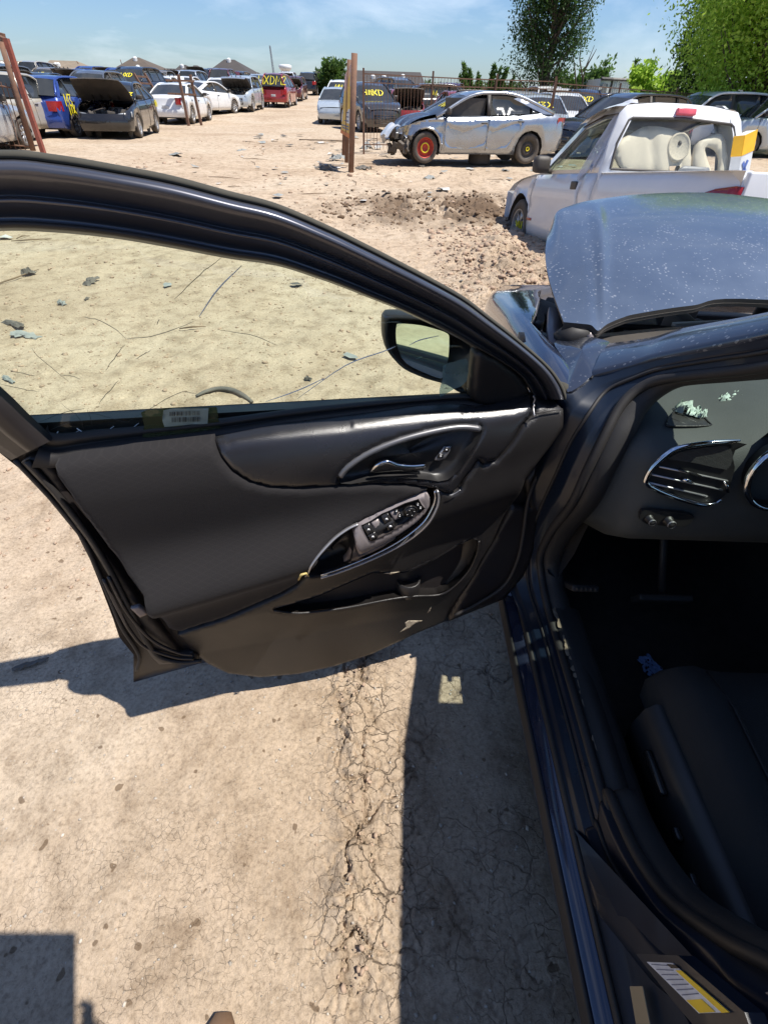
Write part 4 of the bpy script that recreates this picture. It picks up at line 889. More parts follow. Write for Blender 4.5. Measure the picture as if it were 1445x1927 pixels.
    mb.box(((xf + xr) / 2, 0, sp['zs'] + .05), ((xf - xr) * .86, W2 * 1.7, .10)); out['underbody'] = mb.me()
    CM[key] = out; return out
def wheelmesh(wr, steel=False):
    key = ('wheel', wr, steel)
    if key in CM: return CM[key]
    rr = wr * .66; w2 = .10
    mb = MB(); mb.lathe([(rr, -w2), (wr * .92, -w2), (wr * .985, -w2 * .8), (wr, -w2 * .4), (wr, w2 * .4), (wr * .985, w2 * .8), (wr * .92, w2), (rr, w2), (rr * .98, 0)], (0, 0, 0), 'Y', 32, False)
    ty = mb.me('tyre')
    mb = MB()
    if steel:
        mb.lathe([(rr, w2), (rr * .93, w2), (rr * .9, w2 * .4), (rr * .72, w2 * .25), (rr * .62, w2 * .55), (rr * .4, w2 * .60), (rr * .3, w2 * .35), (.0, w2 * .35)], (0, 0, 0), 'Y', 28, False)
    else:
        mb.lathe([(rr, w2), (rr * .93, w2), (rr * .9, w2 * .2), (rr * .88, -w2 * .5), (0, -w2 * .5)], (0, 0, 0), 'Y', 28, False)
        mb.lathe([(rr * .22, w2 * .3), (rr * .22, w2 * .75), (rr * .1, w2 * .8), (0, w2 * .8)], (0, 0, 0), 'Y', 12, False)
        for k in range(7):
            a = 2 * math.pi * k / 7; c_, s_ = math.cos(a), math.sin(a)
            for o in (-.16, .16):
                c2, s2 = math.cos(a + o), math.sin(a + o)
                mb.tube([Vector((c_ * rr * .15, w2 * .62, s_ * rr * .15)), Vector((c2 * rr * .9, w2 * .66, s2 * rr * .9))], 1, prof=[(-.012, -.014), (.012, -.012), (.012, .012), (-.012, .014)], up=Vector((0, 1, 0)))
    ri = mb.me('rim'); CM[key] = (ty, ri); return CM[key]
M_TYRE = mat('tyre', (.030, .028, .027), .8, 0, .2, 8, dust=.35)
M_RIM = mat('alloy rim', (.50, .50, .50), .35, .7, .1, 8, dust=.2)
M_STEEL = mat('rusty steel wheel', (.16, .05, .035), .6, .3, .3, 14, dust=.15)
M_DGL = mat('dark car glass', (.022, .028, .030), .07, 0, .2, 2, spec=.8, dust=.10, rvar=.03)
M_LENS = mat('headlight lens', (.55, .57, .58), .12, .2, .15, 8, dust=.15)
M_TAIL = mat('tail lamp red', (.30, .010, .012), .15, 0, .15, 8, coat=.6)
M_TRIM = mat('black trim', (.020, .020, .021), .5, 0, .2, 6, dust=.2)
M_ENG = mat('engine grime', (.035, .033, .032), .7, .1, .5, 9, dust=.35)
M_BEAM = mat('bare beam', (.42, .42, .42), .5, .4, .2, 6, dust=.25)
M_YEL = mat('yellow paint marker', (.80, .68, .03), .6, 0, .12, 30)
M_PLATE = mat('plate', (.55, .56, .55), .5, 0, .2, 12)
PC = {}
def paint(n, col, metal=.25, dust=.10, rough=.20):
    if n not in PC: PC[n] = mat('car paint ' + n, col, rough, metal, .08, 2.5, dust=dust, coat=.8, dcol=(.42, .34, .26))
    return PC[n]
PAINTS = {'white': paint('white', (.76, .77, .77), 0), 'silver': paint('silver', (.50, .53, .57), .45), 'grey': paint('grey', (.16, .17, .18), .5), 'black': paint('black', (.010, .011, .013), .1, .05),
          'blue': paint('blue', (.010, .055, .30), .35, .12), 'red': paint('red', (.33, .018, .016), .3), 'maroon': paint('maroon', (.12, .012, .018), .4), 'gold': paint('gold', (.34, .28, .20), .5), 'navy': paint('navy', (.012, .022, .06), .4), 'teal': paint('pale blue', (.50, .56, .60), .3), 'beige': paint('beige', (.50, .46, .38), .2), 'char': paint('charcoal', (.05, .052, .055), .5)}
PMAT = dict(body=None, bonnet=None, front_window=M_DGL, rear_window=M_DGL, quarter_window=M_DGL, windscreen=M_DGL, rear_screen=M_DGL, bonnet_liner=M_TRIM, engine=M_ENG, bumper_beam=M_BEAM, headlight=M_LENS, taillight=M_TAIL, side_mirror=M_TRIM, door_handle=M_TRIM, door_seam=M_TRIM, door_pillar=M_TRIM, number_plate=M_PLATE, grille=M_TRIM, underbody=M_TRIM)
def car_at(kind, colour, x, y, yaw, label, hood='closed', dmg=0, lift=0.0, pitch=0.0, roll=0.0, wheels=(1, 1, 1, 1), steel=False, cat='car', group='wrecked cars parked in rows', marks=(), skip=(), name=None, lite=False, bcol=None, rim=None, z=None):
    sp = SPEC[kind]; t = thing(name or {'suv': 'suv', 'van': 'minivan', 'pickup': 'pickup_truck', 'hatch': 'hatchback'}.get(kind, 'wrecked_car'), label, cat, group, (x, y, (gh(x, y) if z is None else z) + lift))
    t.rotation_euler = (Matrix.Rotation(yaw, 4, 'Z') @ Matrix.Rotation(pitch, 4, 'Y') @ Matrix.Rotation(roll, 4, 'X')).to_euler()
    for nm, me in carmesh(kind, hood, dmg).items():
        base = nm
        for suf in ('_windowl', '_windowr', 'lightl', 'lightr', 'mirrorl', 'mirrorr', 'handlel', 'handler', 'seaml', 'seamr', 'pillarl', 'pillarr'):
            if nm.endswith(suf): base = nm[:-1]
        if nm in skip or base in skip: continue
        if lite and base in ('door_handle', 'door_seam', 'number_plate', 'grille', 'door_pillar', 'side_mirror'): continue
        m = PMAT[base] or PAINTS[colour]
        if base == 'bonnet' and bcol: m = PAINTS[bcol]
        if len(me.materials) == 0: me.materials.append(m)
        o = link(base, me, None, t); setslot(o, m)
        if base in ('door_seam', 'engine', 'grille'): o['kind'] = 'stuff'
    wr = sp['wr']; ty, ri = wheelmesh(wr, steel)
    for k, (cx, s_) in enumerate(((sp['ax'][0], 1), (sp['ax'][0], -1), (sp['ax'][1], 1), (sp['ax'][1], -1))):
        if not wheels[k]: continue
        if lite and False: continue
        wl_ = link('wheel', ty, None, t); 
        if len(ty.materials) == 0: ty.materials.append(M_TYRE)
        wl_.location = (cx, s_ * (sp['W'] / 2 - .125), wr); wl_.rotation_euler = (0, 0, 0 if s_ > 0 else math.pi)
        if len(ri.materials) == 0: ri.materials.append(M_RIM)
        o = link('rim', ri, None, wl_); setslot(o, rim or (M_STEEL if steel else M_RIM))
    for (txt, h, org, du, dv, nrm) in marks:
        mb = MB(); st, wd = stroke_text(txt, h, .12); rr = random.Random(len(txt) * 7)
        org = Vector(org); du = Vector(du).normalized(); dv = Vector(dv).normalized(); nrm = Vector(nrm).normalized()
        for s_ in st: mb.tube([org + du * (a - wd / 2 + rr.uniform(-.01, .01)) + dv * (b_ - h / 2) + nrm * .012 for a, b_ in s_], 1, prof=[(-.004, -.019), (.003, -.022), (.003, .022), (-.004, .019)], up=nrm)
        mb.build('painted_mark', M_YEL, t)
    return t
def windscreen_mark(kind, txt, h=.22, rear=False, off=0.0):
    g = SPEC[kind]['gh']; P0, P1 = (g[4], g[3]) if rear else (g[0], g[1]); mx_, mz = (P0[0] + P1[0]) / 2, (P0[1] + P1[1]) / 2
    dv = Vector((P1[0] - P0[0], 0, P1[1] - P0[1])); 
    if rear: return (txt, h, (mx_ - .05, off, mz + .02), (0, -1, 0), dv, (-dv.z, 0, dv.x) if dv.x > 0 else (-abs(dv.z), 0, abs(dv.x)))
    return (txt, h, (mx_ + .09, off, mz + .02), (0, 1, 0), dv, (abs(dv.z), 0, abs(dv.x)))
def side_mark(kind, txt, x, z, h=.25, s_=1):
    sp = SPEC[kind]; return (txt, h, (x, s_ * (sidey(sp, x, z)), z), (-s_, 0, 0), (0, -s_ * .1, 1), (0, s_, .15))
M_INT = mat('dark interior plastic', (.016, .016, .017), .6, 0, .15, 5, dust=.10, bump=.2, bscale=400, dcol=(.14, .12, .10))
# ------------------------------------------------------------------ the near car around the door opening
SPEC['hero'] = dict(W=1.84, ax=(1.50, -1.33), wr=.335, zs=.22, deck=[(2.42, .60), (2.40, .70), (2.25, .78), (1.8, .88), (1.2, .94), (.2, .93), (-1.3, 1.0), (-1.8, 1.05), (-2.25, 1.02), (-2.42, .95), (-2.45, .8)], gh=[(1.2, .95), (.655, 1.325), (.15, 1.395), (-.35, 1.42), (-1.0, 1.37), (-1.9, 1.05)], b=-.10, q=-1.15)
hs = SPEC['hero']; HM = Matrix.Translation(HB) @ Matrix.Rotation(R(90), 4, 'Z')
def hl(x, y, z): return HM @ Vector((x, y, z))
def hside(pl, s_, name, m=M_PAINT, off=0.0, sk=.05):
    V, F = patch(pl, [], .12, lambda u, z, d: hl(u, s_ * (sidey(hs, u, z) + off), z), lambda u, z: hl(u, s_ * (sidey(hs, u, z) - sk), z)); return hb(name, (V, F), m)
def harch(cx, wr=.335):
    ra = wr + .05; a0 = math.asin((.22 - wr) / ra); return [(cx + ra * math.cos(a), wr + ra * math.sin(a)) for a in np.linspace(math.pi - a0, a0, 10)]
dk = hs['deck']
hside([(-.09, .26), (-.09, .93), (-1.3, 1.0), (-1.8, 1.05), (-2.25, 1.02), (-2.42, .95), (-2.45, .8), (-2.42, .3), (-2.3, .25)] + harch(-1.33), 1, 'rear_side')
hside([(1.06, .24), (1.06, .86), (1.8, .84), (2.25, .74), (2.40, .66), (2.42, .5), (2.38, .25)] + harch(1.50)[::-1], 1, 'front_wing')
full = [(2.40, .30)] + dk + [(-2.42, .3), (-2.3, .25)] + harch(-1.33) + harch(1.50) + [(2.3, .25)]
hside(full, -1, 'off_side')
# roof, boot, rear pillar strips
gp = catmull(hs['gh'], 5)
def hz_(x): return float(np.interp(-x, [-p[0] for p in gp], [p[1] for p in gp]))
mb = MB(); rows = []
for x in np.linspace(.68, -1.02, 12):
    z = hz_(x); y = 1.27 - .685 - .02 * abs(x + .3)
    rows.append([hl(x, (1.27 - .660) * q, z + .035 * (1 - q * q) - (.012 if abs(q) == 1 else 0)) for q in (1, .93, .6, .2, -.2, -.6, -.93, -1)])
mb.grid(rows); mb.grid([[p - Vector((0, 0, .03)) for p in r_] for r_ in rows]); hb('roof', mb, M_PAINT)
mb = MB(); mb.grid([[p - Vector((0, 0, .045)) for p in r_[1:-1]] for r_ in rows]); hb('headliner', mb, mat('grey headliner', (.22, .22, .21), .9))
mb = MB(); mb.grid([[hl(x, (sidey(hs, x, interp(dk, x))) * q, interp(dk, x) + .03 * (1 - q * q)) for q in (1, .6, .2, -.2, -.6, -1)] for x in np.linspace(-1.75, -2.44, 8)])
mb.grid([[hl(-2.44 - .05 * (1 - q * q), .84 * q, z) for q in (1, .5, 0, -.5, -1)] for z in (.92, .6, .3, .22)]); hb('boot', mb, M_PAINT)
for s_ in (1, -1):
    mb = MB(); P = [hl(x, s_ * sidey(hs, x, z), z) for x, z in (gp if s_ < 0 else [p for p in gp if p[0] < -.35])]
    mb.tube(P, 1, prof=[(-.03, -.03), (.012, -.035), (.03, 0), (.012, .035), (-.03, .03)], up=Vector((-s_, 0, .4))); hb('roof_pillar', mb, M_PAINT)
    def hw(x0, x1): xs = np.linspace(x0, x1, 6); return [(x, interp(dk, x) + .02) for x in xs] + [(x, max(interp(dk, x) + .03, hz_(x) - .05)) for x in xs[::-1]]
    for a, b_ in ([(-.18, -1.12), (-1.2, -1.6)] if s_ > 0 else [(1.05, -.06), (-.14, -1.12), (-1.2, -1.6)]):
        V, F = patch(hw(a, b_), [], .2, lambda u, z, d: hl(u, s_ * (sidey(hs, u, z) - .008), z)); hb('side_glass', (V, F), M_BLUEG)
mb = MB(); mb.grid([[hl(x - .06 * (1 - q * q), sidey(hs, x, z) * q, z) for q in (1, .5, 0, -.5, -1)] for x, z in ((-1.85, 1.06), (-1.5, 1.22), (-1.05, 1.37))]); hb('rear_screen', mb, M_BLUEG)

# door opening: seal loop S and outer lip loop O
def X3(px, py, x): return PX(px, py, x)
pairs = [(Vector((.474, .31, .350)), Vector((.417, .31, .290))), (Vector((.476, .57, .350)), Vector((.419, .57, .290))), (X3(1042, 1175, .478), Vector((.418, .82, .290))),
 (X3(1028, 1125, .470), Vector((.384, .98, .33))), (X3(1020, 1080, .462), Vector((.368, 1.0, .43))), (X3(1019, 1043, .45), Vector((.362, 1.005, .55))), (X3(1040, 999, .445), Vector((.362, 1.01, .66))), (X3(1078, 949, .442), Vector((.364, 1.01, .78))),
 (X3(1108, 885, .447), Vector((.374, 1.0, .88))), (X3(1140, 820, .465), Vector((.394, .985, .945))), (X3(1170, 765, .49), X3(1111, 709, .455)), (X3(1205, 732, .52), X3(1185, 690, .51)), (X3(1250, 714, .55), X3(1237, 675, .54)),
 (X3(1350, 702, .60), X3(1320, 655, .58)), (X3(1445, 690, .63), X3(1445, 633, .618)), (Vector((.650, .62, 1.215)), Vector((.640, .645, 1.248))), (Vector((.675, .42, 1.315)), Vector((.665, .44, 1.355))), (Vector((.68, .05, 1.375)), Vector((.665, .05, 1.40))),
 (Vector((.665, -.03, 1.33)), Vector((.655, -.13, 1.385))), (Vector((.62, -.02, 1.12)), Vector((.545, -.14, 1.13))), (Vector((.50, .01, .88)), Vector((.40, -.13, .90))), (X3(1445, 1808, .465), Vector((.370, -.06, .66))), (X3(1350, 1757, .463), X3(1302, 1924, .385)), (X3(1260, 1690, .466), X3(1230, 1845, .395)), (X3(1205, 1612, .470), X3(1172, 1773, .405)),
 (X3(1172, 1545, .474), X3(1118, 1698, .412)), (X3(1146, 1490, .475), X3(1090, 1600, .419))]
Sl = catmull([tuple(p[0]) for p in pairs], 6, True); Ol = catmull([tuple(p[1]) for p in pairs], 6, True)
rows = []
for s3, o3 in zip(Sl, Ol):
    s3 = Vector(s3); o3 = Vector(o3); row_ = []
    for t_, x_ in ((0, 0), (.12, .02), (.16, .30), (.22, .36), (.50, .40), (.56, .46), (.62, .78), (.68, .84), (.90, .90), (.97, .97), (1.0, 1.06)):
        p = s3.lerp(o3, t_); p.x = s3.x + (o3.x - s3.x) * x_; row_.append(p)
    rows.append(row_)
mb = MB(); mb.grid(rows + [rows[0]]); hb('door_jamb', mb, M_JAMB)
fl = [r_[-1] for r_, o3 in zip(rows, Ol) if o3[1] < .34 and o3[2] < .95 and o3[1] > -.2]
mb = MB(); mb.grid([[o3, Vector((o3.x * .6 + .170, o3.y, o3.z * .5 + .145)), Vector((.420, o3.y, .282))] for o3 in fl]); hb('pillar_base', mb, M_JAMB)
mb = MB(); mb.tube([Vector(p) + Vector((-.004, 0, 0)) for p in Sl] + [Vector(Sl[0])], .0105, 8, cap=False); hb('door_seal', mb, M_RUB)
mb = MB(); mb.tube([Vector(r_[4]) + Vector((-.003, 0, 0)) for r_ in rows], .004, 6, cap=False); hb('jamb_seal', mb, M_RUB)
# inner trim lining the opening
rows = []
n_ = len(Sl); cen = Vector((.5, .42, .85))
for k, s3 in enumerate(Sl):
    s3 = Vector(s3); row_ = []
    inward = Vector((0, cen.y - s3.y, cen.z - s3.z)).normalized()
    for dx, di in ((.004, 0), (.012, .012), (.030, .018), (.05, .012), (.065, -.01)): row_.append(s3 + Vector((dx, 0, 0)) + inward * di)
    rows.append(row_)
mb = MB(); mb.grid(rows + [rows[0]]); hb('opening_trim', mb, M_INT)
# sill: outer rocker, ledge, scuff plate
prof = [(.475, .10), (.415, .11), (.388, .15), (.378, .185), (.375, .220), (.3745, .242), (.379, .256), (.384, .262), (.407, .278), (.4105, .278), (.412, .270), (.417, .270), (.418, .284), (.420, .289)]
def pl_loft(name, prof, y0, y1, m, n=14, wav=0.0):
    mb = MB(); mb.grid([[Vector((x + wav * math.sin(y * 9 + x * 40), y, z)) for x, z in prof] for y in np.linspace(y0, y1, n)]); return hb(name, mb, m)
pl_loft('sill', prof, 1.04, -1.0, M_PAINT)
pl_loft('sill_seal', [(.3695, .226), (.3740, .252), (.3790, .261), (.3820, .256), (.377, .224)], .99, -.95, M_RUB)
pl_loft('sill_seal', [(.409, .278), (.412, .290), (.418, .292), (.421, .286)], .97, -.9, M_RUB)
pl_loft('scuff_plate', [(.481, .348), (.489, .358), (.499, .360), (.540, .357), (.556, .348), (.564, .330), (.57, .28), (.58, .22)], .86, .10, M_INT)
mbx = MB()                                      # smears of dried mud on the inner ledge
M_SMEAR = mat('dried mud smear', (.20, .155, .11), .95, 0, .4, 40)
rs = random.Random(3); V = []; F = []
for k in range(26):
    y = .86 - k * .021 + rs.uniform(-.01, .01); x = .487 + rs.uniform(-.004, .006); a = rs.uniform(.003, .008); l = rs.uniform(.006, .022); n0 = len(V)
    P = [(x + a * math.cos(t) * rs.uniform(.6, 1.2), y + l * math.sin(t) * rs.uniform(.6, 1.2)) for t in np.linspace(0, 5.6, 8)]
    V += [Vector((p, q,   .3575 + (p - .487) * .15)) for p, q in P]; F.append(tuple(range(n0, n0 + 8)))
o = hb('mud_smear', (V, F), M_SMEAR, None, False); o['kind'] = 'stuff'
pl_loft('floor_carpet', [(.57, .225), (.62, .215), (1.0, .205), (1.15, .22), (1.17, .42), (1.37, .42), (1.39, .22), (1.9, .21), (2.1, .3)], 1.35, -1.3, mat('dusty black carpet', (.013, .012, .012), .95, 0, .5, 30, dust=.18, bump=.6, bscale=300, dcol=(.10, .08, .06)))
mb = MB(); mb.box((1.27, 1.38, .55), (1.8, .04, .75)); hb('bulkhead', mb, M_INT); mb = MB(); mb.box((1.27, -1.35, .6), (1.7, .05, .9)); hb('rear_bulkhead', mb, M_INT)
pl_loft('kick_panel', [(.47, .42), (.50, .40), (.52, .5), (.53, .7), (.50, .86)], .93, 1.36, M_INT)
# sticker on the foot of the rear pillar
M_STK = mat('white sticker', (.62, .66, .74), .4, 0, .12, 30); M_STY = mat('yellow sticker', (.80, .55, .02), .4, 0, .1, 30); M_INK = mat('sticker ink', (.10, .12, .2), .6)
def onb(px, py, dx=0.0): 
    p = PX(px, py, .378 - dx); return p
def quad(name, pts, m, dx, par=None):
    P = [onb(a, b_, dx) for a, b_ in pts]; Q = [p + Vector((.0012, 0, 0)) for p in P]; n0 = len(P)
    V = P + Q; F = [tuple(range(n0))] + [(i, (i + 1) % n0, n0 + (i + 1) % n0, n0 + i) for i in range(n0)]; return hb(name, (V, F), m, par, False)
# a flat of the pillar that carries it
V = [onb(a, b_, -.002) for a, b_ in [(1196, 1795), (1275, 1798), (1400, 1905), (1420, 1960), (1330, 1960), (1262, 1880)]]; Q = [p + Vector((.02, 0, 0)) for p in V]
hb('pillar_foot', (V + Q, [tuple(range(6))] + [(i, (i + 1) % 6, 6 + (i + 1) % 6, 6 + i) for i in range(6)]), M_JAMB, None, False)
stk = quad('pillar_sticker', [(1216, 1810), (1264, 1812), (1372, 1905), (1314, 1907)], M_STK, 0)
quad('sticker_band', [(1270, 1826), (1280, 1826), (1371, 1905), (1357, 1906)], M_STY, .0012, stk); quad('sticker_band', [(1290, 1882), (1318, 1880), (1344, 1904), (1315, 1906)], M_STY, .0012, stk)
for k in range(7): quad('sticker_text', [(1224 + k * 9.5, 1814 + k * 9.6), (1254 + k * 9.5, 1816 + k * 8.8), (1255.5 + k * 9.5, 1817.5 + k * 8.8), (1225.5 + k * 9.5, 1815.5 + k * 9.6)], M_INK, .0012, stk)
quad('sticker_stamp', [(1253, 1814), (1268, 1815), (1276, 1822), (1262, 1822)], M_GLOSS, .0013, stk)
quad('warning_tag', [(1184, 1856), (1208, 1856), (1222, 1927), (1196, 1927)], mat('tan tag', (.28, .23, .15), .6), -.0005)
mb = MB(); mb.box(PX(1444, 1905, .445), (.006, .03, .05), (0, 0, .0), .002); hb('striker_plate', mb, M_SATIN)

# front wing top, cowl corner and A pillar
def wing_in(y): return float(np.interp(y, [1.0, 1.25, 1.45, 1.6, 1.8, 2.3], [.435, .428, .418, .47, .53, .62]))
def wing_z(y): return float(np.interp(y, [1.0, 1.2, 1.6, 2.0, 2.35], [.958, .955, .925, .87, .79]))
rows = []
for y in np.linspace(1.02, 2.36, 26):
    xi = wing_in(y); z = wing_z(y); bow = float(sst(1.9, 2.4, y)) * .12
    rows.append([Vector((x + bow, y, zz)) for x, zz in ((.366, z - .16), (.362, z - .09), (.366, z - .045), (.382, z - .018), (.40, z - .006), (xi - .006, z), (xi, z - .004), (xi + .002, z - .03), (xi + .03, z - .06))])
mb = MB(); mb.grid(rows); hb('wing_top', mb, M_PAINT)
wl0 = [X3(1150, 647, .555), X3(1230, 637, .61), X3(1290, 620, .64), X3(1445, 593, .69), Vector((.70, .73, 1.252)), Vector((.735, .655, 1.31)), Vector((.755, .40, 1.378))]
ol0 = [X3(1111, 709, .455), X3(1185, 690, .51), X3(1237, 675, .54), X3(1445, 633, .618), Vector((.645, .62, 1.258)), Vector((.665, .50, 1.31)), Vector((.675, .33, 1.37))]
wc = catmull([tuple(p) for p in wl0], 6); oc = catmull([tuple(p) for p in ol0], 6); rows = []
for a, b_ in zip(oc, wc):
    a = Vector(a); b_ = Vector(b_); up = Vector((-.35, .1, .93)); rows.append([a + Vector((.012, 0, -.012)), a, a.lerp(b_, .12) + up * .008, a.lerp(b_, .5) + up * .017, a.lerp(b_, .88) + up * .010, b_, b_ + Vector((.012, 0, -.016))])
mb = MB(); mb.grid(rows); hb('windscreen_pillar', mb, M_PAINTC)
P = [Vector((.394, .985, .950)), Vector((.425, 1.10, .956)), Vector((.431, 1.26, .952)), X3(1075, 641, .485), X3(1110, 634, .52), X3(1150, 647, .553), X3(1130, 676, .50), X3(1111, 709, .453)]
cc = sum(P, Vector()) / len(P) + Vector((-.004, 0, .010)); ring = [Vector(p) for p in catmull([tuple(p) for p in P], 4, True)]
rows = [[p.lerp(cc, q) + Vector((0, 0, .006 * math.sin(q * 3.14 / 2))) for p in ring] for q in (0, .08, .3, .6, .85, .99)]
mb = MB(); mb.grid(rows, closed=True); mb.grid([ring, [p - Vector((-.01, 0, .03)) for p in ring]], closed=True); hb('cowl_corner', mb, M_PAINTC)
mb = MB(); mb.tube([X3(1153, 650, .557), X3(1140, 668, .525), X3(1128, 690, .488), X3(1112, 712, .453)], .0022, 5); hb('panel_seam', mb, M_RUB)
# windscreen, cowl, engine bay
mb = MB(); rows = []
for t_ in np.linspace(0, 1, 8):
    k = t_ * (len(wc) - 1); a = Vector(wc[int(k)]).lerp(Vector(wc[min(int(k) + 1, len(wc) - 1)]), k - int(k)) + Vector((.008, 0, -.008)); b_ = Vector((2.54 - a.x, a.y, a.z))
    rows.append([a.lerp(b_, q) + Vector((0, .16 * (1 - (2 * q - 1) ** 2) * (1 - .6 * t_), .03 * (1 - (2 * q - 1) ** 2))) for q in np.linspace(0, 1, 10)])
mb.grid(rows); hb('windscreen', mb, M_BLUEG)
pl_y = [(.9, 1.30, .50), (.95, 1.34, .55)]
mb = MB(); mb.grid([[Vector((x, 1.28 + .18 * math.sin((x - .45) / 1.64 * math.pi) + dy, z)) for x in np.linspace(.46, 2.08, 14)] for dy, z in ((-.12, .925), (0, .945), (.05, .935), (.07, .86), (.07, .7))]); hb('cowl_panel', mb, M_TRIM)
mb = MB(); mb.box((1.27, 1.85, .50), (1.5, 1.0, .12)); mb.box((.56, 1.8, .64), (.05, .9, .30)); mb.box((2.04, 1.8, .72), (.05, 1.0, .35)); mb.box((1.27, 2.25, .62), (1.3, .06, .2))
re_ = random.Random(12)
for k in range(36): mb.box((re_.uniform(.56, 1.95), re_.uniform(1.42, 2.2), re_.uniform(.6, .80)), (re_.uniform(.06, .25), re_.uniform(.06, .22), re_.uniform(.06, .2)), (0, re_.uniform(-.2, .2), re_.uniform(0, 3)), .012)
mb.lathe([(.0, .80), (.07, .80), (.09, .77), (.11, .6)], (.62, 1.62, 0), n=16)
hb('engine', mb, M_ENG)
mb = MB(); 
for a, b_, r_ in (((.80, 1.50, .90), (1.75, 1.62, .90), .011), ((.95, 1.6, .86), (1.7, 1.9, .84), .016), ((.62, 1.66, .86), (1.1, 1.5, .88), .010)): mb.tube([Vector(a), Vector(a).lerp(Vector(b_), .5) + Vector((0, 0, .015)), Vector(b_)], r_, 8)
hb('engine_hose', mb, M_RUB)
mb = MB()
for (a, b_) in (((.95, 1.48, .915), (1.95, 1.62, .915)), ((.9, 1.56, .90), (1.9, 1.78, .895))): mb.tube([Vector(a), Vector(b_)], 1, prof=[(-.006, -.018), (.006, -.018), (.006, .018), (-.006, .018)])
hb('brace_bar', mb, M_BEAM)
mb = MB(); rg = random.Random(4)                    # clips and hoses in the wing gutter
for k in range(12):
    y = 1.28 + k * .03; mb.box((.455 + rg.uniform(-.012, .012), y, .905 + rg.uniform(-.02, .012)), (rg.uniform(.01, .03), rg.uniform(.01, .03), .02), (0, 0, rg.uniform(0, 3)), .003)
mb.tube([Vector((.46, 1.28, .90)), Vector((.475, 1.4, .91)), Vector((.50, 1.55, .89)), Vector((.6, 1.75, .86))], .009, 6); hb('gutter_clip', mb, M_RUB)
# bonnet, standing half open
rear = [PY(1060, 606, 1.30), PY(1092, 609, 1.29), PY(1112, 612, 1.285), PY(1125, 622, 1.275), PY(1142, 610, 1.30), PY(1170, 598, 1.325), PY(1200, 590, 1.345), PY(1300, 575, 1.40), PY(1445, 564, 1.44)]
front = [PY(1035, 428, 1.98), PY(1048, 397, 2.04), PY(1072, 385, 2.10), PY(1100, 377, 2.15), PY(1130, 372, 2.19), PY(1160, 368, 2.22), PY(1195, 364, 2.25), PY(1290, 360, 2.30), PY(1400, 366, 2.31)]
rear.append(Vector((2.02, 1.34, rear[-1].z - .02))); front.append(Vector((1.9, 2.16, front[-1].z - .03)))
nS = 60; rows = []; NT = 22
ra = [Vector(p) for p in catmull([tuple(p) for p in rear], 7)]; fa = [Vector(p) for p in catmull([tuple(p) for p in front], 7)]
for i, (a, b_) in enumerate(zip(ra, fa)):
    row_ = []
    s_ = i / (len(ra) - 1)
    cre = -.018 * (1 - float(sst(.10, .36, s_))) + .010 * math.exp(-((s_ - .40) / .05) ** 2)
    for t_ in np.linspace(0, 1, NT):
        p = a.lerp(b_, t_); k = math.sin(math.pi * min(1, t_ * 1.0)); p = p + Vector((-.035 * k * (1 - s_) ** 6, 0, (cre + .032) * k)); 
        if t_ > .93: p.z -= .25 * (t_ - .93) ** 2 * 10 * .3
        row_.append(p)
    rows.append(row_)
mb = MB(); mb.grid(rows); hood = hb('bonnet', mb, M_PAINTSKY); hood['label'] = 'half raised blue bonnet spotted with dried water marks'
mb = MB(); und = [[p + Vector((.004 if i == 0 else 0, 0, -.012)) for p in r_] for i, r_ in enumerate(rows)]; mb.grid(und); mb.grid([[r_[0], r_[0] - Vector((0, -.002, .022))] for r_ in rows]); mb.grid([[r_[-1], r_[-1] - Vector((0, 0, .022))] for r_ in rows]); mb.grid([rows[0], und[0]])
mb.grid([[p - Vector((-.05, -.06, .05 + .03 * math.sin(i * .5) ** 2)) for p in r_[6:-1]] for i, r_ in enumerate(rows[4:-1])]); hb('bonnet_liner', mb, M_TRIM, hood)
mb = MB(); mb.tube([PX(1046, 650, .455), PX(1042, 620, .47), PX(1044, 585, .49)], 1, prof=[(-.01, -.02), (.01, -.02), (.01, .02), (-.01, .02)]); mb.tube([PY(1110, 640, 1.27), PY(1105, 615, 1.31)], .010, 6); hb('hood_hinge', mb, M_BEZEL)
mb = MB(); mb.tube([PX(1052, 645, .46), PX(1075, 630, .49), PX(1115, 632, .54)], [.03, .035, .02], 8); hb('hinge_cover', mb, M_RUB)
mb = MB(); mb.tube([PX(1068, 742, .40), PX(1060, 733, .395), PX(1048, 722, .392), PX(1052, 745, .402)], [.010, .016, .008, .004], 7); hb('rubber_plug', mb, M_FUZZ)

# dashboard
M_DASH = mat('dash skin', (.035, .038, .038), .62, 0, .12, 5, dust=.22, bump=.3, bscale=420, dcol=(.22, .23, .21))
dprof = [(1.42, .90), (1.25, .925), (1.05, .925), (.92, .918), (.855, .905), (.83, .885), (.818, .86), (.806, .82), (.797, .78), (.794, .74), (.80, .70), (.83, .66), (.90, .62), (1.05, .58)]
rows = []
for x in np.linspace(.495, 2.05, 40):
    e = float(sst(.58, .495, np.array(x))) if x < .58 else 0.0; e = max(0.0, (.56 - x) / .065) ** 2 if x < .56 else 0
    hump = .035 * math.exp(-((x - .93) / .20) ** 4)
    rows.append([Vector((x, y + e * .10 + (.0 if z < .86 else 0), z - e * .03 + (hump if .8 < y < 1.15 and z > .85 else 0))) for y, z in catmull(dprof, 3)])
mb = MB(); mb.grid(rows); mb.F.append(tuple(range(len(rows[0])))); hb('dashboard', mb, M_DASH)
FP = Vector((.7, .792, .80)); FN = Vector((0, -1, .14)).normalized()
dash = bpy.data.objects['dashboard']
def F3(px, py, o=.0): return PP(px, py, FP + FN * o, FN)
TP = Vector((.6, .90, .9175)); TN = Vector((0, -.12, 1)).normalized()
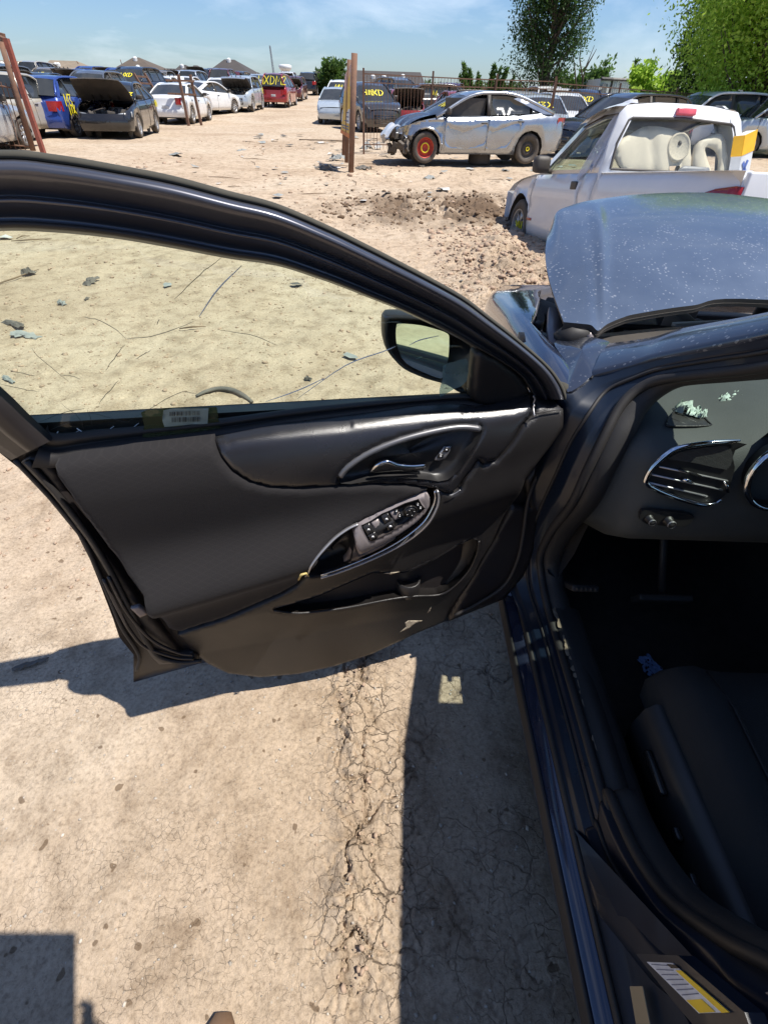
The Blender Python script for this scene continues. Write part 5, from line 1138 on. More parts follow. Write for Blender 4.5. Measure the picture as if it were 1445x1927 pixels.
def T3(px, py, o=.0): return PP(px, py, TP + TN * o, TN)
def fill(name, P, m, par=dash, thick=None, n=FN, smooth=False):
    c_ = sum(P, Vector()) / len(P); V = [c_] + P; F = [(0, i + 1, (i + 1) % len(P) + 1) for i in range(len(P))]
    if thick: k = len(P); V += [p - n * thick for p in P]; F += [(i + 1, (i + 1) % k + 1, k + 1 + (i + 1) % k, k + 1 + i) for i in range(k)]
    return hb(name, (V, F), m, par, smooth)
vr = [(1215, 900), (1222, 880), (1245, 858), (1266, 844), (1290, 838), (1330, 833), (1380, 831), (1405, 836), (1385, 842), (1378, 860), (1382, 880), (1370, 895), (1371, 925), (1350, 943), (1325, 950), (1290, 943), (1250, 928), (1222, 912)]
fill('vent_recess', [F3(a, b_, .004) for a, b_ in vr[:11] + [(1371, 925), (1350, 943), (1325, 950), (1290, 943), (1250, 928), (1222, 912)]], M_PIANO)
ringp = [(1392, 829), (1370, 831), (1330, 834), (1290, 840), (1266, 847), (1245, 862), (1225, 882), (1215, 900), (1216, 909), (1228, 918), (1260, 932), (1300, 945), (1325, 950), (1345, 947), (1356, 940)]
mb = MB(); cp = [tuple(F3(a, b_, .009)) for a, b_ in ringp]; cp = catmull(cp, 5); mb.tube(cp, [.0012 + .0042 * math.sin(math.pi * min(1, (k + 1) / 12) / 2) * (1 if k < len(cp) - 14 else max(.25, (len(cp) - k) / 14)) for k in range(len(cp))], 10); hb('vent_trim', mb, M_CHROME, dash)
mb = MB(); mb.tube([F3(1361, 905, .009), F3(1368, 915, .010), F3(1369, 926, .009)], [.001, .003, .003], 8); hb('vent_trim', mb, M_CHROME, dash)
M_PADF = fabric('dash pad weave', (.040, .040, .038), (.085, .085, .08), 60)
pad = [F3(a, b_, .007) for a, b_ in [(1256, 864), (1275, 852), (1300, 846), (1340, 841), (1366, 838), (1376, 848), (1379, 862), (1374, 876), (1366, 884), (1345, 880), (1310, 872)]]
o = fill('dash_pad', pad, M_PADF, thick=.01); at = o.data.attributes.new('duv', 'FLOAT_VECTOR', 'POINT'); at.data.foreach_set('vector', [c_ for v in o.data.vertices for c_ in (v.co.x, v.co.z * 1.1, 0)])
for (a, b_, c_, d_) in ((1240, 878, 1368, 905), (1226, 893, 1358, 922), (1220, 908, 1330, 934)):
    mb = MB(); p, q = F3(a, b_, .006), F3(c_, d_, .006); mb.tube([p, q], 1, prof=[(-.008, -.0010), (.002, -.0014), (.002, .0014), (-.008, .0010)], up=FN); hb('vent_slat', mb, M_SATIN, dash)
mb = MB(); mb.tube([F3(1284, 902, .010), F3(1292, 904, .013), F3(1305, 908, .010)], [.003, .0045, .002], 8); hb('vent_tab', mb, M_CHROME, dash)
mb = MB(); mb.tube([F3(1276, 884, .008), F3(1300, 890, .010), F3(1318, 896, .008)], [.002, .003, .002], 8); hb('vent_tab', mb, M_GLOSS, dash)
# switch plate with two knobs
fill('switch_plate', [F3(a, b_, .004) for a, b_ in [(1204, 968), (1208, 961), (1225, 960), (1290, 966), (1306, 972), (1300, 982), (1290, 990), (1260, 991), (1215, 986), (1204, 978)]], M_PIANO, thick=.01)
for (px, py, r_) in ((1220, 975, .0078), (1256, 979, .0092)):
    Mt = Matrix.Translation(F3(px, py, .005)) @ FN.to_track_quat('Z', 'Y').to_matrix().to_4x4(); mb = MB(); mb.lathe([(0, .0), (r_ * 1.2, 0), (r_ * 1.2, .003), (r_, .004), (r_ * .95, .016), (r_ * .7, .019), (0, .019)], n=20); mb.xf(Mt); hb('dash_knob', mb, M_PLAS, dash)
    mb = MB(); mb.lathe([(r_ * .95, .0165), (r_ * .98, .018), (r_ * .9, .0195)], n=20, close=False); mb.xf(Mt); hb('knob_ring', mb, M_SATIN, dash)
# instrument binnacle
cx3 = F3(1478, 895, .01); Mt = Matrix.Translation(cx3) @ FN.to_track_quat('Z', 'Y').to_matrix().to_4x4()
mb = MB(); mb.lathe([(.080, .0), (.081, .006), (.076, .012), (.070, .010), (.070, .0)], n=40, close=False); mb.xf(Mt); hb('dial_ring', mb, M_CHROME, dash)
mb = MB(); mb.lathe([(.071, .006), (.068, -.03), (0, -.03)], n=32, close=False); mb.xf(Mt); hb('instrument_dial', mb, M_PIANO, dash)
# triangular demister vent on the dash top
tv = [(1254, 797), (1262, 782), (1282, 762), (1296, 763), (1318, 780), (1332, 794), (1332, 801), (1262, 802)]
fill('demister_recess', [T3(a, b_, .002) for a, b_ in tv], M_PIANO, n=TN)
mb = MB(); mb.tube([T3(a, b_, .0025) for a, b_ in catmull(tv, 3, True)] + [T3(*tv[0], .0025)], .0022, 6); hb('demister_rim', mb, M_PLAS, dash)
for (a, b_, c_, d_) in ((1262, 788, 1300, 802), (1270, 778, 1322, 800), (1280, 768, 1330, 795)):
    mb = MB(); mb.tube([T3(a, b_, .001), T3(c_, d_, .001)], .0016, 5); hb('demister_slat', mb, M_PLAS, dash)
# steering wheel rim just beyond the frame, pedals
mb = MB(); sw_c = Vector((1.02, .55, .84)); ax_ = Vector((0, -1, .35)).normalized(); e1 = Vector((1, 0, 0)); e2 = ax_.cross(e1)
mb.tube([sw_c + (e1 * math.cos(a) + e2 * math.sin(a)) * .185 for a in np.linspace(0, 2 * math.pi, 40)], .015, 8, cap=False); mb.lathe([(.0, -.02), (.06, -.02), (.06, .02), (0, .02)], (0, 0, 0), n=16)
k = len(mb.V) - 64
for a in (0, math.pi, -math.pi / 2): mb.tube([sw_c, sw_c + (e1 * math.cos(a) + e2 * math.sin(a)) * .18], .013, 6)
mb.V = [tuple(Vector(v) + (sw_c if i >= k and i < k + 64 else Vector())) for i, v in enumerate(mb.V)]; mb.tube([sw_c, sw_c - ax_ * .3], .035, 10)
sw_o = hb('steering_wheel', mb, M_PLAS)
mb = MB(); mb.box((.80, .90, .36), (.15, .02, .06), (.5, 0, 0), .006); mb.tube([Vector((.80, .91, .37)), Vector((.80, 1.1, .6))], .01, 6); hb('brake_pedal', mb, M_RUB)
mb = MB(); mb.box((.56, .98, .34), (.075, .02, .26), (.9, 0, 0), .006)
for k in range(5): mb.box((.535 + k * .0125, .962, .354), (.004, .01, .23), (.9, 0, 0))
hb('foot_rest', mb, M_RUB)
mb = MB(); mb.grid([[Vector((x, y, z - .0)) for x in np.linspace(.76, 1.72, 16)] for y, z in ((.86, .92), (.84, .965), (.76, .99), (.68, .985), (.655, .965), (.66, .95), (.72, .94), (.80, .925))]); hb('binnacle_sun_block', mb, M_INT)  # binnacle brow, widened out of view to keep sun off the floor
mb = MB(); mb.box((1.02, .69, 1.255), (.40, .015, .13), (.25, 0, 0), .006); hb('sun_block_visor', mb, mat('grey added visor', (.16, .16, .155), .85))  # unseen visor, added to block sun from the footwell
mb = MB(); mb.box((1.27, .70, 1.24), (.24, .03, .07), (.2, 0, 0), .02); hb('rear_view_mirror', mb, M_RUB)
# driver's seat
M_SEAT = mat('black seat cloth', (.020, .021, .022), .9, 0, .15, 8, dust=.10, bump=.5, bscale=500, dcol=(.12, .11, .10))
seat = hb('front_seat', (lambda mb: (mb.box((.90, .22, .30), (.46, .62, .16), None, .03), mb)[1])(MB()), M_INT)
def cushion(name, x0, x1, prof, crown, m=M_SEAT):
    rows = []
    for x in np.linspace(x0, x1, 17):
        q = (x - (x0 + x1) / 2) / ((x1 - x0) / 2); rows.append([Vector((x, y, z)) + Vector((0, 0, 0)) + Vector(nr) * (crown * (.55 * math.exp(-((abs(q) - .80) / .16) ** 2) - .9 * max(0, abs(q) - .86) / .14)) for (y, z), nr in prof])
    mb = MB(); mb.grid(rows); mb.F.append(tuple(range(len(rows[0])))[::-1]); mb.F.append(tuple(range(len(mb.V) - len(rows[0]), len(mb.V)))); return hb(name, mb, m, seat)
up3 = (0, 0, 1); bk = (0, 1, .2)
cushion('seat_cushion', .625, 1.17, [((.60, .36), (0, 0, 0)), ((.625, .42), (0, .3, .3)), ((.60, .475), up3), ((.52, .495), up3), ((.35, .485), up3), ((.15, .465), up3), ((.0, .455), up3), ((-.10, .45), up3), ((-.12, .36), (0, 0, 0))], .045)
cushion('seat_back', .645, 1.15, [((-.10, .42), bk), ((-.06, .5), bk), ((-.10, .7), bk), ((-.17, .9), bk), ((-.24, 1.08), bk), ((-.29, 1.16), (0, 0, 0)), ((-.34, 1.12), (0, 0, 0)), ((-.28, .8), (0, 0, 0)), ((-.22, .45), (0, 0, 0))], .05)
mb = MB(); mb.grid([[Vector((x, y, z)) for x, z in ((.625, .25), (.598, .27), (.590, .34), (.594, .41), (.612, .435), (.635, .43))] for y in np.linspace(.54, -.10, 12)]); hb('seat_side_trim', mb, mat('seat trim plastic', (.016, .017, .020), .4, 0, .1, 6, dust=.08), seat)
for y, l, z in ((.42, .09, .375), (.31, .025, .37), (.235, .03, .365)):
    mb = MB(); mb.box((.584, y, z), (.014, l, .018), None, .005); hb('seat_switch', mb, M_GLOSS, seat)
for dx in (.10, .44):
    mb = MB(); mb.tube([Vector((.625 + dx, y, z)) for y, z in ((.615, .44), (.59, .487), (.50, .508), (.35, .497), (.15, .477), (.0, .467), (-.09, .462))], .0035, 6); hb('seat_seam', mb, M_RUB, seat)
# loose scraps inside
M_TISS = mat('crumpled pale tissue', (.52, .62, .55), .8, 0, .35, 40)
def scrap(label, c, sx, sy, hh, m, seed, rot=0.0, n=14, parent=None, name='crumpled_scrap'):
    rs_ = np.random.RandomState(seed); V = []; 
    for i in range(n):
        for j in range(n):
            a, b_ = i / (n - 1) - .5, j / (n - 1) - .5; rr_ = 1 - .5 * (a * a + b_ * b_)
            V.append((a * sx * (1 + .5 * vnoise(b_ * 5 + seed, 0, seed)), b_ * sy * (1 + .5 * vnoise(a * 5 + seed, 3, seed)), hh * (.5 + fbm(a * 6 + seed, b_ * 6, seed, 4)) * (1 if max(abs(a), abs(b_)) < .49 else .1)))
    F = [(i * n + j, i * n + j + 1, (i + 1) * n + j + 1, (i + 1) * n + j) for i in range(n - 1) for j in range(n - 1) if rs_.rand() > .12]
    o = link(name, mesh(name, [tuple(float(q) for q in v) for v in V], F), m); o.location = c; o.rotation_euler = (0, 0, rot); tag(o, label, 'scrap'); return o
p = T3(1292, 775, .004); scrap('crumpled pale green tissue lying over the triangular dash vent', p, .045, .030, .022, M_TISS, 5, -.5)
p = T3(1318, 783, .004); scrap('small curl of pale tissue at the right corner of the dash vent', p, .028, .012, .018, M_TISS, 9, .4)
p = T3(1370, 753, .004); scrap('crumpled white tissue on top of the dashboard, away from the vent', p, .050, .028, .018, M_TISS, 12, .3)
p = G(1222, 1253, .235); scrap('torn blue paper scrap on the dark footwell carpet', p, .05, .06, .012, mat('blue paper', (.12, .20, .38), .7, 0, .3, 40), 15, .3)
# wheels of the near car
for cx, s_ in ((1.50, 1), (1.50, -1), (-1.33, 1), (-1.33, -1)):
    ty, ri = wheelmesh(.335); o = link('wheel', ty, None, car); p = hl(cx, s_ * .80, .335) - HB; o.location = p; o.rotation_euler = (0, 0, R(90) + (0 if s_ > 0 else math.pi))
    if len(ty.materials) == 0: ty.materials.append(M_TYRE)
    if len(ri.materials) == 0: ri.materials.append(M_RIM)
    o2 = link('rim', ri, None, o); setslot(o2, M_RIM)
# ------------------------------------------------------------------ the yard: rows of wrecks
D90 = R(90)
def face(px, py, L, toward, xoff=0.0):           # near end of a car at this pixel -> centre position; toward=-1 nose to viewer, 1 tail to viewer
    g = G(px, py); return g.x + xoff, g.y + L
def put(kind, col, px, py, L, nose, label, dyaw=0.0, **k):
    x, y = face(px, py, L, 0); return car_at(kind, col, x, y, (-D90 if nose else D90) + dyaw, label, **k)
def putd(kind, col, px, y, nose, label, dyaw=0.0, **k):
    d = ray(px, 176); return car_at(kind, col, d.x / d.y * y, y, (-D90 if nose else D90) + dyaw, label, **k)
put('hatch', 'blue', 84, 260, 2.0, False, 'bright blue compact SUV seen from behind with yellow paint on its side', name='compact_suv', cat='car', marks=[side_mark('hatch', 'M3', -1.35, .95, .3, -1), side_mark('hatch', 'NX', -1.3, .7, .26, -1)])
put('sedan', 'black', 188, 262, 2.1, True, 'black sedan with raised hood and bare bumper beam beside the blue compact SUV', dyaw=.16, hood='open', marks=[('M3', .24, (.95, .62, 1.12), (0, 1, 0), (-.78, 0, .4), (.4, 0, .78)), ('NM', .2, (-1.75, .90, .86), (-1, 0, 0), (0, -.1, 1), (0, 1, .1))], skip=('grille', 'number_plate'))
put('pickup', 'beige', -38, 270, 2.4, False, 'beige pickup truck tail behind the leaning picket gate', name='pickup_truck')
put('sedan', 'silver', -190, 305, 2.2, False, 'silver car corner peeping out below the leaning picket gate')
putd('sedan', 'white', 340, 31, False, 'white sedan with red tail lamps behind the rusty rack')
putd('coupe', 'black', 303, 39, False, 'black car with MXD-13 painted in yellow on its rear glass', marks=[windscreen_mark('coupe', 'MXD-13', .36, True)])
putd('coupe', 'white', 390, 37, False, 'plain white coupe seen at a slant right of the rusty rack', dyaw=-.35)
putd('hatch', 'white', 417, 42.5, True, 'small white hatchback facing the lane, next to the pale silver SUV')
putd('suv', 'teal', 458, 41, True, 'pale silver SUV with raised hood at the lane edge', hood='open', bcol='silver', marks=[side_mark('suv', 'M', -1.6, 1.0, .3, 1)])
putd('van', 'red', 527, 47, False, 'red minivan with MXDM2 painted in yellow on its rear window', marks=[windscreen_mark('van', 'MXDM2', .5, True)])
putd('hatch', 'maroon', 556, 55, True, 'maroon car with raised hood beyond the red minivan', hood='open')
putd('suv', 'black', 585, 66, False, 'black stripped wreck at the far end of the lane', hood='stripped', lite=True)
putd('sedan', 'char', 607, 69, True, 'dark wreck with an orange rusted front at the lane end', hood='open', bcol='red', lite=True)
# the ranks behind, row by row
cols = ['white', 'silver', 'grey', 'black', 'white', 'blue', 'red', 'gold', 'silver', 'teal', 'maroon', 'white', 'char', 'beige']
kinds = ['sedan', 'suv', 'hatch', 'coupe', 'sedan', 'van', 'suv', 'sedan', 'pickup']
CN = {'teal': 'pale blue', 'char': 'charcoal', 'gold': 'tan'}; KN = {'suv': 'SUV', 'van': 'minivan', 'hatch': 'hatchback', 'pickup': 'pickup truck', 'coupe': 'low coupe'}
ordn = ['second', 'third', 'fourth', 'fifth', 'sixth', 'seventh']
seen_labels = {}
def rank_label(col, kind, hood, row, refn):
    s = f"{CN.get(col, col)} {KN.get(kind, kind)}{' with raised hood' if hood == 'open' else ''} in the {row} rank {refn}"
    if s in seen_labels:
        seen_labels[s] += 1; s = s.replace(' in the ', [' parked farther left in the ', ' parked farther right in the ', ' at the tail of the ', ' wedged into the ', ' squeezed deep into the '][(seen_labels[s] - 2) % 5]); 
        if s in seen_labels: s += ' by the houses'
        seen_labels[s] = 1
    else: seen_labels[s] = 1
    return s
rr = random.Random(21)
refs = [(-17, 'behind the beige pickup'), (-14.3, 'behind the silver corner'), (-11.6, 'behind the blue compact SUV'), (-9.2, 'behind the black sedan'), (-7.0, 'behind the white sedan'), (-4.8, 'behind the MXD-13 car')]
for row in range(6):
    y0 = 28.5 + row * 5.9
    x_hi = (-12.7, -14.2, -14.8, -15.2, -13.8, -12.5)[row]
    x = x_hi - (.9 if row == 0 else 0)
    k = 0
    while x > -22 - row * 8:
        if abs(x + 9) < 1.2 and row == 0: pass
        col = rr.choice(cols); kind = rr.choice(kinds); hood = 'open' if rr.random() < .38 else 'closed'
        ref = min(refs, key=lambda q: abs(q[0] - x * 26 / y0))[1]
        mk = [windscreen_mark(kind, rr.choice(['MXD', 'BXM', 'MHM', 'M3']), .28)] if rr.random() < .35 and hood == 'closed' else []
        nose = rr.random() < .7
        if not nose: mk = []
        car_at(kind, col, x + rr.uniform(-.15, .15), y0 + rr.uniform(-.8, .8), (-D90 if nose else D90) + rr.uniform(-.08, .08), rank_label(col, kind, hood, ordn[row], ref), hood=hood, lite=row > 0, lift=rr.uniform(-.05, .30), marks=mk)
        x -= 2.3 + rr.uniform(0, .35); k += 1
for i, (px, py) in enumerate([(452, 178), (428, 182), (470, 172), (498, 176), (410, 176), (520, 171), (545, 172)]):
    col = ['black', 'white', 'silver', 'beige', 'grey', 'blue', 'white'][i]; kind = ['suv', 'sedan', 'sedan', 'coupe', 'van', 'sedan', 'suv'][i]
    putd(kind, col, px, 60 + 3 * i, True, f"{col} {KN.get(kind, kind)} in the back rank {['over the small white hatchback', 'left of the pale silver SUV', 'above the pale silver SUV', 'between the silver SUV and red minivan', 'above the plain white coupe', 'above the red minivan', 'peering over the red minivan'][i]}", hood='open' if i in (0, 2, 4, 6) else 'closed', lite=True)

# right of the lane, behind the picket fence
put('suv', 'char', 690, 252, 2.3, True, 'dark SUV with yellow scrawl on its windscreen behind the sign post', dyaw=.34, marks=[windscreen_mark('suv', 'MXD', .34), windscreen_mark('suv', 'HM', .3, off=-.3)])
putd('pickup', 'white', 640, 44, True, 'white pickup truck far down the right side of the lane', marks=[windscreen_mark('pickup', 'MM', .3)])
putd('sedan', 'teal', 634, 34, True, 'pale blue sedan down the lane left of the sign post', lite=True)
g = G(795, 236); car_at('suv', 'char', g.x, g.y + 1.2, R(195), 'old charcoal SUV standing broadside behind the fence and silver sedan', marks=[side_mark('suv', 'M', -.4, 1.25, .3, 1)])
g = G(735, 226); car_at('van', 'grey', g.x + .4, g.y + 4.5, -D90 + .5, 'grey van nose behind the fence left of the charcoal SUV', hood='closed')
spots = [(868, 205, 'sedan', 'red', 'open', 'above the silver sedan roof'), (912, 214, 'sedan', 'silver', 'open', 'behind the silver sedan roof'), (955, 212, 'coupe', 'white', 'open', 'over the silver sedan rear window'), (985, 208, 'hatch', 'silver', 'closed', 'over the silver sedan boot'),
         (1018, 236, 'sedan', 'teal', 'closed', 'just behind the silver sedan tail'), (1062, 226, 'hatch', 'white', 'closed', 'behind the black luxury SUV'), (1100, 216, 'suv', 'navy', 'closed', 'above the black luxury SUV windscreen'), (1030, 206, 'suv', 'white', 'open', 'left of the dark tree foot'),
         (1080, 204, 'sedan', 'grey', 'closed', 'under the dark tree'), (1130, 210, 'hatch', 'black', 'closed', 'in front of the white box truck'), (1180, 214, 'sedan', 'white', 'open', 'right of the white box truck'), (760, 196, 'sedan', 'red', 'open', 'beyond the charcoal SUV'), (700, 196, 'hatch', 'white', 'closed', 'right of the sign post top'), (805, 192, 'sedan', 'white', 'open', 'far beyond the charcoal SUV'), (845, 194, 'suv', 'maroon', 'closed', 'beyond the red hood')]
for i, (px, py, kind, col, hood, ref) in enumerate(spots):
    mk = [windscreen_mark(kind, rr.choice(['MXD', 'M3X', 'BXM']), .32)] if hood == 'closed' and i % 3 != 2 and i < 11 else []
    putd(kind, col, px, [30, 27, 30, 28, 24, 27, 31, 36, 34, 33, 37, 34, 38, 42, 40][i], True, f"{CN.get(col, col)} {KN.get(kind, kind)}{' with raised hood' if hood == 'open' else ''} {ref}", hood=hood, lite=True, dyaw=rr.uniform(-.3, .3), marks=mk)
g = G(1105, 300); car_at('suv', 'black', g.x + 1.3, g.y + 1.6, R(203), lift=-.12, label='black luxury SUV nose between the silver sedan and the white pickup', name='suv')
g = G(1262, 300); car_at('suv', 'white', g.x + 2.2, g.y + 3.2, R(188), 'added white SUV standing in for pale glare on the black SUV roof', name='suv')  # added car; its white roof stands for glare on the black SUV
g = G(1330, 262); car_at('sedan', 'black', g.x + 4.0, g.y + 8, -D90, 'black car with raised hood between the pickup roof and the pale van', hood='open')
g = G(1440, 300); car_at('van', 'teal', g.x + 1.0, g.y + 1.2, R(176), 'pale van with a row of side windows at the far right', name='minivan')

# the silver wreck in front of the fence
fw = G(797, 312); rw = G(985, 313); fwd = Vector((fw.x - rw.x, fw.y - rw.y, 0)).normalized(); lft = Vector((-fwd.y, fwd.x, 0))
SPEC['wreck'] = dict(SPEC['sedan'], W=1.80, ax=(1.39, -1.38), deck=[(1.92, .52), (1.90, .66), (1.8, .78), (1.6, .84), (1.08, .93), (.2, .95), (-1.3, 1.02), (-1.7, 1.06), (-2.1, 1.03), (-2.27, .95), (-2.30, .8)], gh=[(1.15, .93), (.30, 1.33), (-.35, 1.41), (-1.0, 1.36), (-1.95, 1.05)], b=-.20, q=-1.28)
cpos = Vector((fw.x, fw.y, 0)) - fwd * 1.385 - lft * .80
sv = car_at('wreck', 'silver', cpos.x, cpos.y, math.atan2(fwd.y, fwd.x), 'crumpled silver sedan with red steel wheels standing before the picket fence', hood='stripped', dmg=4, lift=.05, steel=True, z=0.0, group='wrecked cars parked in rows', skip=('front_windowl', 'bonnet', 'headlight', 'wheel', 'bumper_beam'), name='wrecked_sedan', marks=[('MX', .3, (.75, .3, 1.18), (0, 1, 0), (-.8, 0, .4), (.4, 0, .8))])
ws = SPEC['wreck']
PAINTS['wreck'] = paint('wreck silver', (.36, .39, .43), .75, .10, .22)
for o in sv.children:
    if o.name.split('.')[0] == 'body': setslot(o, PAINTS['wreck'])
def svadd(name, VF, m, smooth=True):
    me = mesh(name, VF[0], VF[1]) if isinstance(VF, tuple) else VF.me(name); return link(name, me, m, sv, smooth)
# crushed door skins, each with its own folds
rv = random.Random(8)
def crushed(name, x0, x1, seed, amp):
    zb = .915
    pol = [(x0, .30), (x0, zb - .03), (x1, zb - .0), (x1, .30)] if 'rear' not in name else [(x0, .30), (x0, zb - .0), (x1, zb + .04), (x1 + .02, .72), (x1 + .22, .52), (x1 + .30, .30)]
    def f(u, z, d):
        t = min(1, d / .05); w_ = math.exp(-((z - .58 - .10 * math.sin(u * 4 + seed)) / .13) ** 2)
        fold = abs(math.sin(u * 7.3 + z * 5 + seed + 2 * float(vnoise(u * 3, z * 3, seed)))) ** .6
        n = .022 + t * (-amp * w_ * (.35 + .9 * fold) + .016 * float(fbm(u * 5, z * 7, seed, 3)))
        return Vector((u, sidey(ws, u, z) + n, z))
    V, F = patch(pol, [], .045, f, lambda u, z: Vector((u, sidey(ws, u, z) - .02, z))); F = [tuple(reversed(t)) for t in F]
    return svadd(name, (V, F), PAINTS['wreck'])
crushed('front_door', .92, -.18, 3, .17); crushed('rear_door', -.20, -1.08, 6, .19)
V, F = patch([(.96, .40), (.96, .90), (1.5, .86), (2.0, .72), (2.12, .60), (1.95, .58)] + [(1.39 + .41 * math.cos(a), .325 + .41 * math.sin(a)) for a in np.linspace(.3, 2.9, 10)], [], .06, lambda u, z, d: Vector((u, sidey(ws, u, z) + .02 + .02 * float(fbm(u * 6, z * 6, 5, 3)), z)), lambda u, z: Vector((u, sidey(ws, u, z) - .02, z))); svadd('front_wing', (V, F), PAINTS['wreck'])
rows = []
for t_ in np.linspace(0, 1, 12):
    x = 1.12 + 1.12 * t_; rows.append([Vector((x + (.05 * math.sin(q * 9) if t_ > .8 else 0), q * .80 * (1 - .12 * t_ ** 2), interp(ws['deck'], x) + .05 + .05 * math.sin(t_ * 5) * (1 - abs(q)) - .10 * t_ ** 3 + .02 * math.sin(q * 7 + t_ * 5))) for q in np.linspace(1, -1, 14)])
mb = MB(); mb.grid(rows); mb.grid([[p - Vector((0, 0, .025)) for p in r_] for r_ in rows]); mb.grid([[rows[-1][k], rows[-1][k] - Vector((0, 0, .025))] for k in range(14)]); svadd('crumpled_bonnet', mb, PAINTS['char'])
rows = [[Vector((2.02 + .26 * t_ + .04 * math.sin(q * 6), .78 - q * 1.1, .74 - .14 * t_ ** 2 - .0 * q + .03 * math.sin(q * 8 + t_ * 3))) for q in np.linspace(0, 1, 12)] for t_ in np.linspace(0, 1.2, 7)]
mb = MB(); mb.grid(rows); mb.grid([[p - Vector((0, 0, .02)) for p in r_] for r_ in rows]); svadd('front_bumper', mb, PAINTS['white'])
for (x, y, z, w_, h_) in ((2.36, .45, .50, .16, .14), (2.32, .10, .45, .15, .16)):
    mb = MB(); mb.box((x, y, z), (.03, w_, h_), (0, .2, .2), .01); svadd('hanging_bracket', mb, M_BEAM)
mb = MB()
for k in range(30):
    mb.box((rv.uniform(1.75, 2.25), rv.uniform(.3, .84), rv.uniform(.22, .62)), (rv.uniform(.03, .16), rv.uniform(.03, .12), rv.uniform(.04, .25)), (rv.uniform(-.5, .5), rv.uniform(-.5, .5), rv.uniform(0, 3)), .008)
svadd('broken_front', mb, M_ENG)
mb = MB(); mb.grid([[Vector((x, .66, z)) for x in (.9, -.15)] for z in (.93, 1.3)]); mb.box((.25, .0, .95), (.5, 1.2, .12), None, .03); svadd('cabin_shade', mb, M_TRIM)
mb = MB(); mb.grid([[Vector((.05 + .12 * t_, y, .85 + .38 * t_)) for y in (.52, .12)] for t_ in (0, .5, 1)]); svadd('front_seat', mb, M_TRIM)
M_REDW = mat('red steel wheel', (.42, .035, .02), .5, .2, .3, 14, dust=.10); wy = G(797, 290)
for k, (cx, rimm) in enumerate(((1.39, M_REDW), (-1.38, M_TRIM))):
    wro = link('hub_paint', (lambda mb: (mb.lathe([(.105, .02), (.11, .03), (.088, .035), (.084, .02)] if rimm is M_REDW else [(.05, .02), (.052, .03), (.03, .035), (.028, .02)], (0, 0, 0), 'Y', 24, False), mb.me('hub_paint'))[1])(MB()), M_YEL, sv); wro.location = (cx, .815, .325)
for o in sv.children:
    if o.name.split('.')[0] == 'wheel' and o.location.y > 0:
        for c_ in o.children:
            if o.location.x > 0: setslot(c_, M_REDW)
            else: setslot(c_, mat('dark steel wheel', (.06, .055, .05), .6, .3, .3, 12, dust=.15))
ty, ri = wheelmesh(.325, True)
o = link('spare_tyre', ty, None); g = G(900, 308); o.location = (g.x, g.y, .13); o.rotation_euler = (R(90), 0, .2); o.scale = (.9, 1.25, .9); tag(o, 'bare tyre lying flat under the sill of the crumpled silver sedan', 'tyre')

# the white pickup on the right, nose sunk in the mud
SPEC['work_pickup'] = dict(W=1.66, ax=(1.40, -1.40), wr=.34, zs=.26, deck=[(2.12, .62), (2.10, .74), (1.9, .84), (1.5, .90), (1.0, .95), (.2, .955), (-.53, .96), (-2.40, .96), (-2.45, .94), (-2.46, .5)], gh=[(1.02, .96), (.42, 1.44), (.0, 1.53), (-.40, 1.52), (-.56, .97)], b=-.22, q=None)
ps = SPEC['work_pickup']; q_ = (2.5219, 7.8874, -.3288, 1.7329, .1153, .0293)
MP = Matrix.Translation((q_[0], q_[1], q_[2])) @ Matrix.Rotation(q_[3], 4, 'Z') @ Matrix.Rotation(q_[4], 4, 'Y') @ Matrix.Rotation(q_[5], 4, 'X') @ Matrix.Translation((-1.40, 0, 0))
def carmesh_pick():
    return None
_old = interp
pk = thing('pickup_truck', 'white pickup truck with beige trim panels behind its rear window, nose sunk in mud', 'pickup truck', loc=(0, 0, 0)); pk.matrix_world = MP
pk.location = MP.to_translation(); pk.rotation_euler = MP.to_euler()
M_PW = mat('chalky white paint', (.70, .71, .73), .32, 0, .05, 3, dust=.16, coat=.5, dcol=(.5, .46, .40))
def pkadd(name, VF, m, smooth=True, parent=None):
    me = mesh(name, VF[0], VF[1]) if isinstance(VF, tuple) else VF.me(name); return link(name, me, m, parent or pk, smooth)
def parch(cx): ra = .41; a0 = math.asin((.26 - .34) / ra); return [(cx + ra * math.cos(a), .34 + ra * math.sin(a)) for a in np.linspace(math.pi - a0, a0, 12)]
